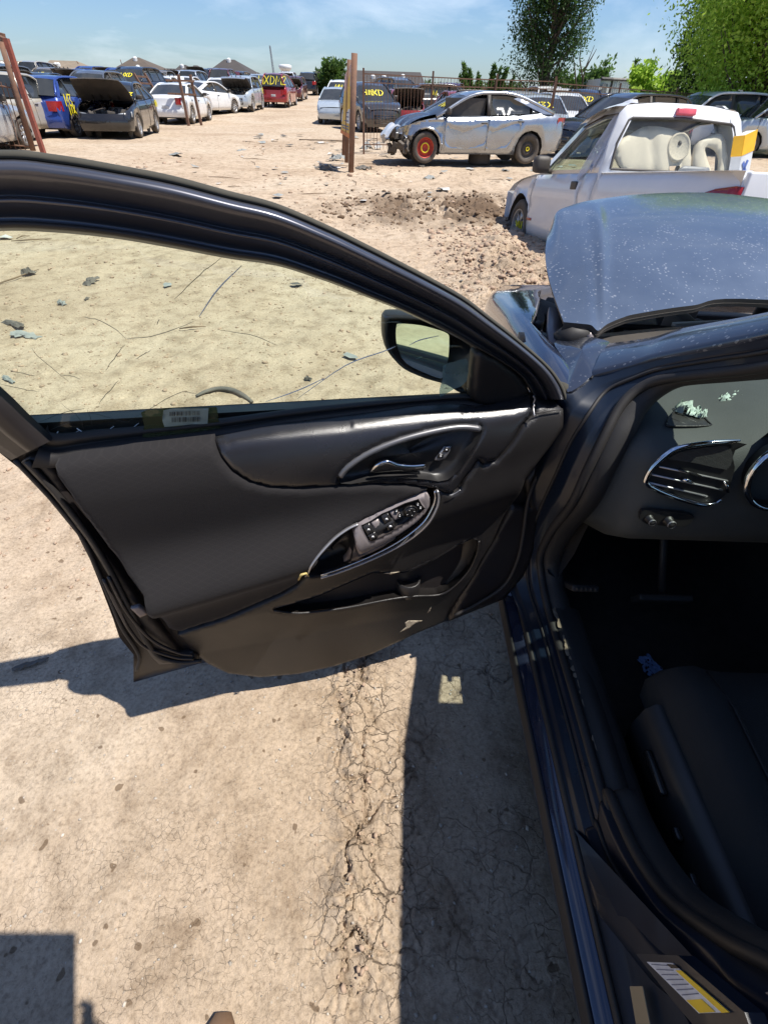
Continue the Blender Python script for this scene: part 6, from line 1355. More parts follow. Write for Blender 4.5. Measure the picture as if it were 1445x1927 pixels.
for s_ in (1, -1):
    def pp(name, pol, m=M_PW, off=0.0, h=.09, holes=(), sk=.04):
        V, F = patch(pol, list(holes), h, lambda u, z, d: Vector((u, s_ * (sidey(ps, u, z) + off - .006 * (1 - min(1, d / .012))), z)), lambda u, z: Vector((u, s_ * (sidey(ps, u, z) + off - sk), z)))
        if s_ > 0: F = [tuple(reversed(t)) for t in F]
        return pkadd(name, (V, F), m)
    pp('front_wing', [(1.045, .26), (1.045, .94), (1.5, .90), (1.9, .84), (2.10, .74), (2.12, .60), (2.10, .32)] + parch(1.40)[::-1])
    pp('cab_door', [(1.035, .26), (1.035, .945), (-.215, .955), (-.225, .6), (-.17, .26)])
    pp('cab_corner', [(-.235, .30), (-.225, .955), (-.50, .96), (-.50, .30)])
    bed = pp('bed_side', [(-.525, .30), (-.525, .958), (-2.40, .958), (-2.455, .93), (-2.455, .42), (-2.3, .36)] + parch(-1.40))
    pp('rocker', [(1.0, .20), (1.0, .25), (-.5, .28), (-.5, .20)], M_TRIM)
    # cab upper frame
    gp2 = catmull(ps['gh'], 5)
    zt = lambda x: float(np.interp(-x, [-p[0] for p in gp2], [p[1] for p in gp2]))
    outer = [(x, z) for x, z in gp2] ; outer = outer + [(-.56, .955), (1.0, .955)]
    hole = [(.86, .99), (.40, 1.37), (.05, 1.43), (-.20, 1.43), (-.24, 1.30), (-.22, .99)]
    pp('cab_frame', outer, M_PW, .0, .07, [hole])
    if s_ > 0: pp('side_glass', [(.84, .975), (.38, 1.36), (-.20, 1.42), (-.225, 1.1), (-.20, .975)], M_BLUEG, -.015, .2, sk=.02)
    mb = MB(); mb.box((.62, s_ * (.93), 1.04), (.12, .20, .17), (0, 0, 0), .05); mb.box((.66, s_ * .84, .98), (.06, .12, .05)); pkadd('side_mirror', mb, M_TRIM)
    mb = MB(); mb.box((-.10, s_ * (sidey(ps, -.1, .84) + .004), .845), (.13, .02, .075), None, .012); pkadd('door_handle', mb, M_TRIM)
    mb = MB(); mb.box((.95, s_ * (sidey(ps, .95, .46) + .004), .47), (.14, .014, .03), None, .005); pkadd('side_marker', mb, M_TAIL)
    V, F = patch([(-1.98, .735), (-2.1, .80), (-2.25, .845), (-2.40, .865), (-2.452, .86), (-2.455, .72), (-2.2, .715)], [], .06, lambda u, z, d: Vector((u, s_ * (sidey(ps, u, z) + .010), z)), lambda u, z: Vector((u, s_ * (sidey(ps, u, z) - .01), z))); pkadd('taillight', (V, F), M_TAIL)
    for cx in (1.40, -1.40):
        P = [Vector((cx + .405 * math.cos(a), s_ * .80, .34 + .405 * math.sin(a))) for a in np.linspace(-.3, math.pi + .3, 14)]; mb = MB(); mb.grid([[p, p - Vector((0, s_ * .3, 0))] for p in P]); pkadd('wheel_well', mb, M_TRIM)
        ty, ri = wheelmesh(.34); o = link('wheel', ty, None, pk); o.location = (cx, s_ * .70, .34); o.rotation_euler = (0, 0, 0 if s_ > 0 else math.pi)
        if len(ty.materials) == 0: ty.materials.append(M_TYRE)
        if len(ri.materials) == 0: ri.materials.append(M_RIM)
        o2 = link('rim', ri, None, o); setslot(o2, M_RIM)
        if s_ > 0 and cx > 0:
            mb = MB(); st, wd = stroke_text('MX', .16)
            for s2 in st: mb.tube([Vector((a - wd / 2, .085, b_ - .08)) for a, b_ in s2], .010, 5)
            pk_m = link('painted_mark', mb.me(), M_YEL, o)
mb = MB(); hw = .80
mb.grid([[Vector((x, hw * q * (1 if x < 1.9 else .93), z + .03 * (1 - q * q))) for q in (1, .6, .2, -.2, -.6, -1)] for x, z in ((2.08, .76), (1.9, .85), (1.5, .905), (1.04, .955))]); pkadd('bonnet', mb, M_PW)
mb = MB(); mb.grid([[Vector((2.08 + .06 * (1 - q * q), .76 * q, z)) for q in (1, .5, 0, -.5, -1)] for z in (.76, .6, .42, .30)]); pkadd('front_panel', mb, M_PW)
mb = MB(); rows = [[Vector((x, .63 * q, z + .03 * (1 - q * q) - (.02 if abs(q) == 1 else 0))) for q in (1, .9, .5, 0, -.5, -.9, -1)] for x, z in ((.46, 1.43), (.3, 1.475), (.0, 1.525), (-.25, 1.53), (-.41, 1.515))]; mb.grid(rows); pkadd('cab_roof', mb, M_PW)
mb = MB(); mb.grid([[Vector((x - .08 * (q * q) + .08, y_ * q, z)) for q in (1, .5, 0, -.5, -1)] for x, y_, z in ((1.0, .74, .96), (.72, .68, 1.2), (.45, .62, 1.42))]); pkadd('windscreen', mb, M_BLUEG)
# back wall of the cab: a frame round a wide window
def bw(y, z, o=0.0): return Vector((-.565 + (z - .96) * .28 + .03 * (1 - (y / .75) ** 2) * -1 - o, y, z))
outb = [(.79, .50), (.80, .95), (.74, 1.20), (.655, 1.44), (.60, 1.505), (.3, 1.535), (0, 1.54), (-.3, 1.535), (-.60, 1.505), (-.655, 1.44), (-.74, 1.20), (-.80, .95), (-.79, .50)]
hlb = [(.70, .99), (.665, 1.20), (.575, 1.385), (.54, 1.405), (.0, 1.425), (-.54, 1.405), (-.575, 1.385), (-.665, 1.20), (-.70, .99)]
V, F = patch(outb, [hlb], .09, lambda y, z, d: bw(y, z, .012 * min(1, d / .02)), lambda y, z: bw(y, z, -.04)); pkadd('cab_rear_wall', (V, F), M_PW)
V, F = patch([(y * .995, z) for y, z in hlb], [], .3, lambda y, z, d: bw(y, z, -.02)); pkadd('rear_window', (V, F), glassmat('faint glass', (.92, .94, .92), dirt=.06))
mb = MB(); P = [bw(y, z, .004) for y, z in densify(hlb, .1)]; mb.tube(P + [P[0]], .012, 6, cap=False); pkadd('window_seal', mb, M_TRIM)
mb = MB(); mb.box(bw(0, 1.475, .02), (.04, .20, .055), (0, .27, 0), .01); pkadd('brake_light', mb, mat('faded brake lamp', (.62, .10, .13), .3, 0, .1, 10))
mb = MB(); mb.box((.25, 0, .93), (1.3, 1.35, .04)); pkadd('cab_floor', mb, M_TRIM); mb = MB(); mb.grid([[Vector((x, .60 * q, z - .04)) for q in (1, 0, -1)] for x, z in ((.44, 1.43), (0, 1.50), (-.40, 1.49))]); pkadd('cab_headliner', mb, M_TRIM)
# bed box and tailgate
mb = MB(); mb.grid([[Vector((x, y, z)) for y, z in ((.79, .955), (.72, .955), (.72, .52), (-.72, .52), (-.72, .955), (-.79, .955))] for x in (-.53, -1.5, -2.42)]); pkadd('bed_floor', mb, M_PW)
mb = MB(); mb.box((-2.44, 0, .72), (.05, 1.42, .46), None, .015); pkadd('tailgate', mb, M_PW)
mb = MB(); mb.box((.2, 0, .30), (4.2, 1.2, .12)); pkadd('chassis', mb, M_TRIM)
# wrinkled film over the left cab pillar
M_FLM = glassmat('milky plastic film', (.72, .72, .74), dirt=.85, dirtc=(.66, .64, .66), rough=.2)
fr = []; 
for t_ in np.linspace(0, 1, 16):
    row_ = []
    for q in np.linspace(0, 1, 12):
        x = -.14 - .26 * q + .09 * (1 - t_) * 0; z = 1.46 - .52 * t_ - (.05 * math.sin(q * 6) if t_ > .9 else 0); row_.append(Vector((x + .06 * (t_ - .5), sidey(ps, x, z) + .022 + .016 * float(fbm(q * 5, t_ * 4, 71, 4)), z)))
    fr.append(row_)
mb = MB(); mb.grid(fr); pkadd('plastic_film', mb, M_FLM)
# beige trim panels heaped in the cab: each is a thing of its own
M_BEIGE = mat('beige trim plastic', (.70, .62, .48), .55, 0, .08, 5, dust=.15, dcol=(.40, .32, .24))
PKW = pk.matrix_basis.copy()
def cabthing(name, label, pol, x0, lean, m=M_BEIGE, bulge=.022, holes=(), th=.03, cat='trim panel'):
    def f(y, z, d): return Vector((x0 + lean * (z - 1.0) - bulge * (1 - math.exp(-d / .05)) + .022 * math.exp(-((y - .22 - .3 * (z - 1.1)) / .035) ** 2) - .012 * math.sin(y * 13), y, z))
    V, F = patch(pol, list(holes), .04, f, lambda y, z: Vector((x0 + lean * (z - 1.0) + th, y, z))); V = [PKW @ v for v in V]; c_ = sum(V, Vector()) / len(V)
    me = mesh(name, [v - c_ for v in V], F); o = link(name, me, m); o.location = c_; tag(o, label, cat, 'beige interior panels in the pickup cab'); return o
a_ = cabthing('door_panel', 'beige door panel with a round speaker grille behind the pickup rear window', catmull([(.66, 1.18), (.46, 1.30), (.30, 1.36), (.0, 1.335), (-.14, 1.30), (-.19, 1.20), (-.19, .97), (.30, .95), (.52, .98)], 3, True), -.50, .26, holes=[[(.02, 1.04), (-.11, 1.05), (-.12, .975), (.0, .975)]])
sc_ = PKW @ Vector((-.50 + .26 * .20 - .028, -.03, 1.20)); nrm = (PKW.to_3x3() @ Vector((-1, 0, .25))).normalized(); Mt = Matrix.Translation(sc_ - a_.location) @ nrm.to_track_quat('Z', 'Y').to_matrix().to_4x4()
mb = MB(); mb.lathe([(.125, -.02), (.125, .006), (.112, .014), (.104, .008), (.100, .004), (.0, .012)], n=32, close=False); mb.xf(Mt); link('speaker_grille', mb.me(), mat('beige grille', (.58, .51, .39), .7, 0, .15, 60, bump=.8, bscale=260), a_)
mb = MB(); mb.lathe([(.0, .0), (.022, 0), (.012, .014), (0, .016)], n=9); mb.xf(Mt @ Matrix.Translation((0.0, .03, .012))); link('hole', mb.me(), M_TRIM, a_)
cabthing('quarter_panel', 'arched beige quarter trim leaning at the right of the pickup rear window', catmull([(-.24, 1.22), (-.36, 1.30), (-.50, 1.33), (-.60, 1.24), (-.66, 1.05), (-.67, .95), (-.58, .95), (-.54, 1.12), (-.46, 1.20), (-.34, 1.21), (-.40, 1.10), (-.50, .96), (-.28, .96)], 3, True), -.50, .26)
cabthing('seat_shell', 'beige curved trim shell with a dark slot, left of the speaker panel', catmull([(.50, 1.06), (.42, 1.12), (.34, 1.14), (.24, 1.12), (.18, 1.02), (.16, .95), (.50, .95)], 3, True), -.50, .2, holes=[[(.37, 1.10), (.33, 1.12), (.28, .97), (.36, .97)]])
cabthing('storage_lid', 'grey plastic lid lying low inside the pickup rear window', [(-.06, .97), (-.10, 1.03), (-.14, 1.05), (-.40, 1.045), (-.46, .97)], -.53, .1, m=mat('grey plastic lid', (.22, .22, .24), .5), bulge=.01)
# cardboard carton standing in the bed
M_CARD = mat('white carton print', (.66, .66, .64), .6, 0, .06, 12); M_ORG = mat('orange print', (.85, .45, .02), .6); M_BLP = mat('blue print', (.10, .16, .42), .6)
ct = bpy.data.objects.new('carton', None)
mb = MB(); mb.box((0, 0, .36), (.10, .17, .70), None, .01); me = mb.me('carton'); ct = link('carton', me, M_CARD, smooth=False); tag(ct, 'tall white carton with an orange top band leaning in the pickup bed', 'carton')
bp_ = PKW @ Vector((-.95, -.52, .62)); ct.location = bp_; ct.rotation_euler = (R(-14), R(8), q_[3] + .35)
mb = MB(); mb.box((-.051, 0, .63), (.006, .171, .16)); mb.box((0, .086, .63), (.10, .004, .16)); link('orange_band', mb.me(), M_ORG, ct, False)
mb = MB(); st, wd = stroke_text('X', .11)
for s2 in st: mb.tube([Vector((-.0535, -(a - wd / 2) + .0, b_ + .38)) for a, b_ in s2], 1, prof=[(-.002, -.014), (.002, -.014), (.002, .014), (-.002, .014)], up=Vector((1, 0, 0)))
for k in range(5): mb.box((-.052, -.01 + .01 * (k % 2), .33 - k * .035), (.004, .10, .010))
link('printed_mark', mb.me(), M_BLP, ct, False)
# ------------------------------------------------------------------ fences, gate, sign, racks
M_RUST = mat('rusty brown steel', (.16, .075, .045), .75, .15, .35, 9, dust=.25)
M_RED = mat('red primer steel', (.26, .055, .035), .7, .1, .3, 9, dust=.2)
M_WOODF = mat('brown fence boards', (.15, .085, .050), .85, 0, .3, 3)
def picket_fence(P0, P1, zt0, zt1, n_posts, label, sp=.105, skew=.0):
    t = thing('picket_fence', label, 'fence', loc=(P0.x, P0.y, 0)); L = (P1 - P0).length; d = (P1 - P0).normalized()
    zt = lambda s: zt0 + (zt1 - zt0) * s / L
    mb = MB(); k = 0; s = .0
    while s < L:
        p = d * s; z = zt(s); lean = Vector((rnd.uniform(-.01, .01), 0, 0)); mb.tube([p + Vector((0, 0, .08)), p + Vector((0, 0, z - .03)) + lean], .0062, 4); s += sp
    o = mb.build('picket', M_RUST, t); o['kind'] = 'stuff'
    for zf in (0, -.18, None):
        mb = MB(); mb.tube([Vector((0, 0, (zt(0) + zf) if zf is not None else .2)), d * L * .5 + Vector((0, 0, ((zt(L / 2) + zf) if zf is not None else .2) - .02)), d * L + Vector((0, 0, (zt(L) + zf) if zf is not None else .2))], 1, prof=[(-.013, -.013), (.013, -.013), (.013, .013), (-.013, .013)]); mb.build('rail', M_RUST, t)
    for k in range(n_posts):
        s = L * k / (n_posts - 1); mb = MB(); mb.tube([d * s + Vector((0, -.03, -.1)), d * s + Vector((rnd.uniform(-.05, .02), -.03, zt(s) + .12))], 1, prof=[(-.026, -.026), (.026, -.026), (.026, .026), (-.026, .026)]); mb.build('post', M_RUST, t)
    return t
picket_fence(Vector((-.95, 18.2, 0)), Vector((5.0, 20.6, 0)), 1.78, 1.78, 4, 'rusty brown picket fence running behind the crumpled silver sedan')
picket_fence(Vector((5.05, 20.62, 0)), Vector((12.5, 24.5, 0)), 1.74, 1.60, 4, 'rusty picket fence stretch continuing right towards the white box truck')
# leaning gate at the far left
t = thing('picket_gate', 'leaning rusty picket gate with one red post at the left edge', 'gate', loc=G(70, 286)); O = G(70, 286); yl = G(62, 284).y
def LP(px, py, dy=0.0): return PY(px, py, yl + dy) - O
mb = MB(); mb.tube([LP(64, 284), LP(36, 190), LP(2, 78)], .062, 8); mb.build('post', M_RUST, t, True)
mb = MB(); mb.tube([LP(84, 292, -.6), LP(44, 172, -.6), LP(12, 72, -.6)], 1, prof=[(-.05, -.05), (.05, -.05), (.05, .05), (-.05, .05)]); mb.build('post', M_RED, t)
mb = MB(); mb.tube([LP(4, 62, .1), LP(10, 92, .1)], .07, 8); mb.tube([LP(-20, 60), LP(14, 76, -.6)], .045, 6); mb.build('post_cap', M_RUST, t)
mb = MB()
for k in range(13):
    b_ = 58 - k * 9.0; mb.tube([LP(b_, 282 - k * .2), LP(b_ - 38, 158 - k * 2.0)], .012, 4)
o = mb.build('picket', M_RUST, t); o['kind'] = 'stuff'
mb = MB(); mb.tube([LP(62, 276), LP(-60, 268)], .02, 5); mb.tube([LP(30, 166), LP(-90, 150)], .02, 5); mb.build('rail', M_RUST, t)
# rack of rusty frames
for (a, b_, c_, d_, e, dy, lab) in ((252, 138, 282, 188, 20, 3.0, 'small brown rack frame behind the black sedan roof'), (340, 140, 356, 238, 22, .6, 'tall brown rack frame in front of the white sedan')):
    base = G(c_, d_ if dy < 1 else 240); Yp = G(356, 238).y + dy; O = Vector((PY(c_, d_, Yp).x, Yp, 0))
    t = thing('rusty_rack', lab, 'rack', 'rusty racks between the wrecks', loc=O)
    def Q(px, py, dd=0.0): return PY(px, py, Yp + dd) - O
    for off, dd in ((0, 0), (e, .5)):
        mb = MB(); mb.tube([Q(c_ + off, d_, dd), Q(a + off, b_, dd)] if dy > 1 else [Q(c_ + off + (2 if off else 0), d_, dd), Q(a + off - 4, b_, dd)], 1, prof=[(-.05, -.05), (.05, -.05), (.05, .05), (-.05, .05)]); mb.build('post', M_RUST, t)
    for q in (.12, .38):
        mb = MB(); x1 = a + (c_ - a) * q; y1 = b_ + (d_ - b_) * q; mb.tube([Q(x1 - (30 if dy < 1 else 2), y1 - 1), Q(x1 + e + 2, y1 + 1, .5)], 1, prof=[(-.035, -.035), (.035, -.035), (.035, .035), (-.035, .035)]); mb.build('crossbar', M_RUST, t)
# sign on its posts at the lane
O = G(660, 326); t = thing('sign', 'faded yellow and white notice board seen edge-on behind a brown post', 'sign', loc=O)
mb = MB(); mb.tube([Vector((0, 0, -.1)), PY(667, 100, O.y) - O], .062, 10); mb.build('post', M_RUST, t, True)
mb = MB(); mb.tube([PY(652, 306, O.y + .7) - O, PY(657, 112, O.y + .7) - O], .045, 8); mb.build('post', M_RUST, t, True)
mb = MB(); mb.tube([PY(646, 292, O.y + 1.7) - O, PY(652, 142, O.y + 1.7) - O], .04, 8); mb.build('post', M_RUST, t, True)
ya, yb = O.y + .10, O.y + 1.7
def SG(u, v, o=0.0):                            # u 0..1 near->far, v 0..1 top->bottom
    a = PY(663, 116, ya).lerp(PY(658, 260, ya), v); b_ = PY(651, 138, yb).lerp(PY(642, 250, yb), v); p = a.lerp(b_, u); return p - O + Vector((-o, -o * .2, 0))
def sgq(name, u0, u1, v0, v1, m, o):
    P = [SG(u0, v0, o), SG(u1, v0, o), SG(u1, v1, o), SG(u0, v1, o)]; Q2 = [p + Vector((.006, 0, 0)) for p in P]; return link(name, mesh(name, P + Q2, [(0, 1, 2, 3), (7, 6, 5, 4), (0, 4, 5, 1), (1, 5, 6, 2), (2, 6, 7, 3), (3, 7, 4, 0)]), m, t, False)
sgq('board', 0, 1, 0, 1, mat('faded yellow board', (.72, .46, .07), .7, 0, .2, 3, dust=.3), .01)
sgq('board_header', .02, .98, .01, .30, mat('faded pink header', (.62, .40, .33), .7, 0, .2, 3), .016); sgq('board_band', .02, .98, .60, .80, mat('white band', (.62, .62, .60), .7), .016); sgq('board_foot', 0, 1, .94, 1.0, mat('orange foot', (.65, .20, .04), .7), .018)
for k, v in enumerate((.64, .70, .76, .84, .88)): sgq('board_text', .1, .9 - .1 * (k % 3), v, v + .018, M_INK, .02)
# board fence before the houses
t = thing('board_fence', 'long dark brown board fence between the yard and the houses', 'fence', loc=(0, 78, -.15)); mb = MB(); x = -75
while x < 40:
    mb.box((x, rnd.uniform(-.02, .02), 1.05 + rnd.uniform(-.03, .03)), (.26, .03, 2.1)); x += .28
o = mb.build('board', M_WOODF, t); o['kind'] = 'stuff'
# ------------------------------------------------------------------ houses far behind
M_ROOF = mat('brown shingle roof', (.10, .078, .060), .9, 0, .18, 1.2); M_ROOF2 = mat('grey shingle roof', (.060, .052, .048), .9, 0, .18, 1.2); M_ROOF3 = mat('sunlit shingle roof', (.22, .175, .125), .9, 0, .18, 1.2); M_BRICK = mat('tan brick wall', (.16, .11, .08), .9, 0, .2, 2)  # the tan roof tone has sunlight put into its colour
M_VENTW = mat('white roof vent', (.7, .7, .68), .5); M_WGL = mat('house window', (.05, .06, .08), .1)
def house(px0, px1, pyt, ridge, y, lab, m, vents=(), cx=None):
    a, b_ = PY(px0, 168, y), PY(px1, 168, y); top = PY((px0 + px1) / 2 if cx is None else cx, pyt, y + 5); xc = top.x; W_ = b_.x - a.x; ez = 2.1; O = Vector(((a.x + b_.x) / 2, y, .0))
    t = thing('house', lab, 'house', 'houses beyond the board fence', loc=O); d = 11.0; w2 = W_ / 2
    mb = MB(); mb.box((0, d / 2, ez / 2), (W_ - .8, d - .8, ez)); mb.build('wall', M_BRICK, t)
    r2 = ridge / 2; zt = top.z; ox = xc - O.x; q = .45
    V = [Vector((-w2, 0, ez)), Vector((w2, 0, ez)), Vector((w2, d, ez)), Vector((-w2, d, ez)), Vector((ox - r2, d * q, zt)), Vector((ox + r2, d * q, zt))]
    F = [(0, 1, 5, 4), (1, 2, 5), (2, 3, 4, 5), (3, 0, 4), (0, 3, 2, 1)]
    mb = MB(); mb.add(V, F); mb.add([v - Vector((0, 0, .18)) for v in V[:4]] + V[:4], [(0, 1, 5, 4), (1, 2, 6, 5), (2, 3, 7, 6), (3, 0, 4, 7)]); rf = mb.build('roof', m, t)
    for (u, v) in vents:
        p = V[0].lerp(V[1], .5 + u * .5 * (1 - v)).lerp(Vector((ox + u * r2, d * q, zt)), v) + Vector((0, -.1, .12)); mb = MB(); mb.lathe([(.28, -.25), (.28, .1), (.18, .22), (0, .25)], p, n=10); mb.build('roof_vent', M_VENTW, rf)
    for k in (-.28, .22):
        f = (lambda mb: (mb.box((W_ * k, .38, 1.6), (1.3, .08, 1.3)), mb.build('window', M_VENTW, t))[1])(MB()); mb = MB(); mb.box((W_ * k, .33, 1.6), (1.1, .04, 1.1)); mb.build('pane', M_WGL, f)
    return t
house(-60, 88, 114, 3, 88, 'sunlit-toned hipped roof house at the far left edge', M_ROOF3, ((-.1, .6),))
house(78, 162, 114, 4, 92, 'sunlit-toned hipped roof house with two white vents above the blue compact SUV', M_ROOF3, ((-.4, .6), (-.2, .6)))
house(150, 214, 127, 6, 104, 'low brown roof house between two taller roofs on the left', M_ROOF)
house(200, 314, 108, .8, 86, 'brown hipped roof house with a pointed peak and white vents', M_ROOF, ((0, .85), (.35, .4)))
house(296, 352, 129, 2, 104, 'small grey roof just right of the pointed brown roof', M_ROOF2)
house(345, 392, 123, .6, 100, 'small dark gabled roof left of the broad grey roof', M_ROOF2, ((.1, .6),))
house(378, 486, 112, 1.4, 86, 'broad dark grey hipped roof house left of the radio mast', M_ROOF2, ((0, .9),))
house(466, 500, 136, .6, 112, 'tiny dark roof immediately left of the radio mast', M_ROOF2)
house(490, 528, 138, .6, 116, 'tiny dark roof immediately right of the radio mast', M_ROOF2)
house(560, 672, 124, .6, 84, 'dark hipped roof house between the water tower and the sign', M_ROOF2, ((0, .85),))
house(655, 800, 134, 9, 82, 'long dark roof house behind the sign post', M_ROOF2, ((-.5, .4), (-.1, .4), (.6, .5)))
house(1150, 1330, 172, 12, 80, 'long low grey roof behind the right-hand trees', M_ROOF2)
house(1340, 1560, 160, 8, 60, 'grey roof showing through the bright green tree', M_ROOF2)
house(100, 172, 121, 1, 98, 'small sunlit-toned peaked roof tucked behind the two-vent house', M_ROOF3, ((0, .8),))
house(318, 372, 122, .8, 92, 'dark peaked roof between the pointed roof and the gabled roof', M_ROOF2, ((0, .8),))
house(505, 575, 141, 5, 100, 'low dark roof line beneath the water tower', M_ROOF2)
# aerials on the roofs
for (px, py, pt), od in zip(((60, 128, 116), (72, 128, 114), (148, 120, 115), (230, 122, 112)), ('leftmost', 'second from left', 'third from left', 'rightmost')):
    a = PY(px, py, 90); b_ = PY(px - 3, pt, 90); mb = MB(); mb.tube([Vector(), b_ - a], .05, 5); o = link('aerial', mb.me('aerial'), M_RUST); o.location = a; tag(o, 'thin aerial pole among the far roofs, ' + od + ' of four', 'aerial', 'aerial poles by the left houses')
# water tower and radio mast
base = PY(540, 165, 300); top = PY(540, 121, 300); hgt = top.z; O = Vector((base.x, 300, 0)); t = thing('water_tower', 'white water tower on the horizon right of the radio mast', 'water tower', loc=O); M_WT = mat('pale tower paint', (.62, .64, .66), .6, 0, .05, .2)
s_ = 300 * .755 / 912 * 1.12
mb = MB(); mb.lathe([(5.5 * s_, 0), (5.5 * s_, hgt * .70), (7 * s_, hgt * .78)], n=28, close=False); mb.build('shaft', M_WT, t, True)
mb = MB(); mb.lathe([(7 * s_, hgt * .77), (10 * s_, hgt * .84), (10.4 * s_, hgt * .88), (10.4 * s_, hgt * .96), (8 * s_, hgt * .99), (3 * s_, hgt), (0, hgt)], n=32); mb.build('tank', M_WT, t, True)
O = Vector((PY(519, 165, 260).x, 260, 0)); t = thing('radio_mast', 'thin lattice radio mast rising left of the water tower', 'mast', loc=O); zt = PY(516, 86, 260).z
mb = MB()
for a in range(3): mb.tube([Vector((.5 * math.cos(a * 2.09), .5 * math.sin(a * 2.09), 0)), Vector((.18 * math.cos(a * 2.09) - .8, .18 * math.sin(a * 2.09), zt))], .11, 4)
for k in range(30): mb.tube([Vector((.4 - .8 * k / 30, 0, zt * k / 30)), Vector((-.4 - .8 * k / 30, .3, zt * (k + 1) / 30))], .06, 4)
mb.build('lattice', mat('grey mast steel', (.22, .24, .27), .6, .3), t)
# white box truck
O = G(1160, 196); O = Vector((O.x, O.y, 0)) * (36 / O.y); t = thing('box_truck', 'white box truck body with a grey front panel standing by the fence end', 'truck', loc=O)
k1 = lambda px, py, dy=0.0: PY(px, py, O.y + dy) - O
p0, p1, pm = k1(1112, 200), k1(1210, 200), k1(1152, 150)
mb = MB(); zt = k1(1180, 150).z; mb.grid([[Vector((p0.x, -.6, z)), Vector((pm.x, 0, z)), Vector((p1.x, .4, z)), Vector((p1.x + .4, 4, z)), Vector((p0.x + .4, 4, z)), Vector((p0.x, -.6, z))] for z in (.9, zt)]); mb.F.append((6, 7, 8, 9, 10)); mb.build('box_body', mat('corrugated white box', (.62, .66, .68), .5, 0, .12, 6, dust=.2), t)
mb = MB(); mb.tube([Vector((pm.x, -.03, .9)), Vector((pm.x, -.03, zt + .02))], .07, 4); mb.tube([Vector((p0.x, -.65, zt)), Vector((pm.x, -.05, zt)), Vector((p1.x, .35, zt)), Vector((p1.x + .05, .4, .9))], .07, 4); mb.build('corner_post', M_TRIM, t)
mb = MB(); mb.add([Vector((p0.x + .15, -.62, 1.3)), Vector((pm.x - .15, -.08, 1.3)), Vector((pm.x - .15, -.08, zt - .2)), Vector((p0.x + .15, -.62, zt - .2))], [(0, 1, 2, 3)]); mb.build('front_panel', PAINTS['grey'], t)
mb = MB()
for k in range(16): 
    x = pm.x + (p1.x - pm.x) * (k + .5) / 16; mb.tube([Vector((x, .4 * (k + .5) / 16 - .02, .95)), Vector((x, .4 * (k + .5) / 16 - .02, zt - .05))], .035, 4)
o = mb.build('rib', MATS['corrugated white box'], t); o['kind'] = 'stuff'
for x in (p0.x + .8, p1.x - .6):
    w_ = link('wheel', wheelmesh(.36)[0], None, t); w_.location = (x, -.1, .42); w_.scale = (1.25, 1.25, 1.25)
    if len(w_.data.materials) == 0: w_.data.materials.append(M_TYRE)

# ------------------------------------------------------------------ trees
def leafmat(name, c1, c2):
    m = bpy.data.materials.new(name); m.use_nodes = True; N = m.node_tree.nodes; L = m.node_tree.links.new; b = N['Principled BSDF']; b.inputs['Roughness'].default_value = .5; b.inputs['Specular IOR Level'].default_value = .3
    g_ = N.new('ShaderNodeNewGeometry'); r_ = N.new('ShaderNodeValToRGB'); r_.color_ramp.elements[0].color = (*c1, 1); r_.color_ramp.elements[1].color = (*c2, 1); L(g_.outputs['Random Per Island'], r_.inputs[0]); L(r_.outputs[0], b.inputs['Base Color'])
    tr = N.new('ShaderNodeBsdfTranslucent'); L(r_.outputs[0], tr.inputs[0]); mx_ = N.new('ShaderNodeMixShader'); mx_.inputs[0].default_value = .55; o = N['Material Output']; L(b.outputs[0], mx_.inputs[1]); L(tr.outputs[0], mx_.inputs[2]); L(mx_.outputs[0], o.inputs[0]); return m
LF_D = leafmat('dark leaves', (.035, .080, .018), (.085, .15, .040)); LF_B = leafmat('bright leaves', (.26, .44, .035), (.50, .66, .12)); LF_M = leafmat('mid leaves', (.045, .10, .02), (.11, .19, .04)); M_BARK = mat('bark', (.10, .075, .055), .9, 0, .3, 12)
def leaves(C_, n, sz, r, spread, aspect=2.2, droop=.2):
    C_ = np.array(C_); k = r.randint(0, len(C_), n); P = C_[k, :3] + np.clip(r.normal(size=(n, 3)), -1.5, 1.5) * C_[k, 3:4] * spread
    a = r.normal(size=(n, 3)); a[:, 2] -= droop; a /= np.linalg.norm(a, axis=1)[:, None]; b_ = np.cross(a, r.normal(size=(n, 3))); b_ /= np.linalg.norm(b_, axis=1)[:, None]
    s_ = sz * (.6 + .8 * r.rand(n))[:, None]
    V = np.stack([P - a * s_ * aspect * .5, P + b_ * s_ * .5, P + a * s_ * aspect * .5, P - b_ * s_ * .5], 1).reshape(-1, 3); F = (np.arange(n) * 4)[:, None] + np.arange(4)[None]
    return V, F
def fastmesh(name, V, F):
    me = bpy.data.meshes.new(name); me.vertices.add(len(V)); me.vertices.foreach_set('co', np.asarray(V, np.float32).ravel()); k = F.shape[1]; me.loops.add(F.size); me.loops.foreach_set('vertex_index', F.ravel().astype(np.int32)); me.polygons.add(len(F)); me.polygons.foreach_set('loop_start', (np.arange(len(F)) * k).astype(np.int32)); me.polygons.foreach_set('loop_total', np.full(len(F), k, np.int32)); me.update(calc_edges=True); return me
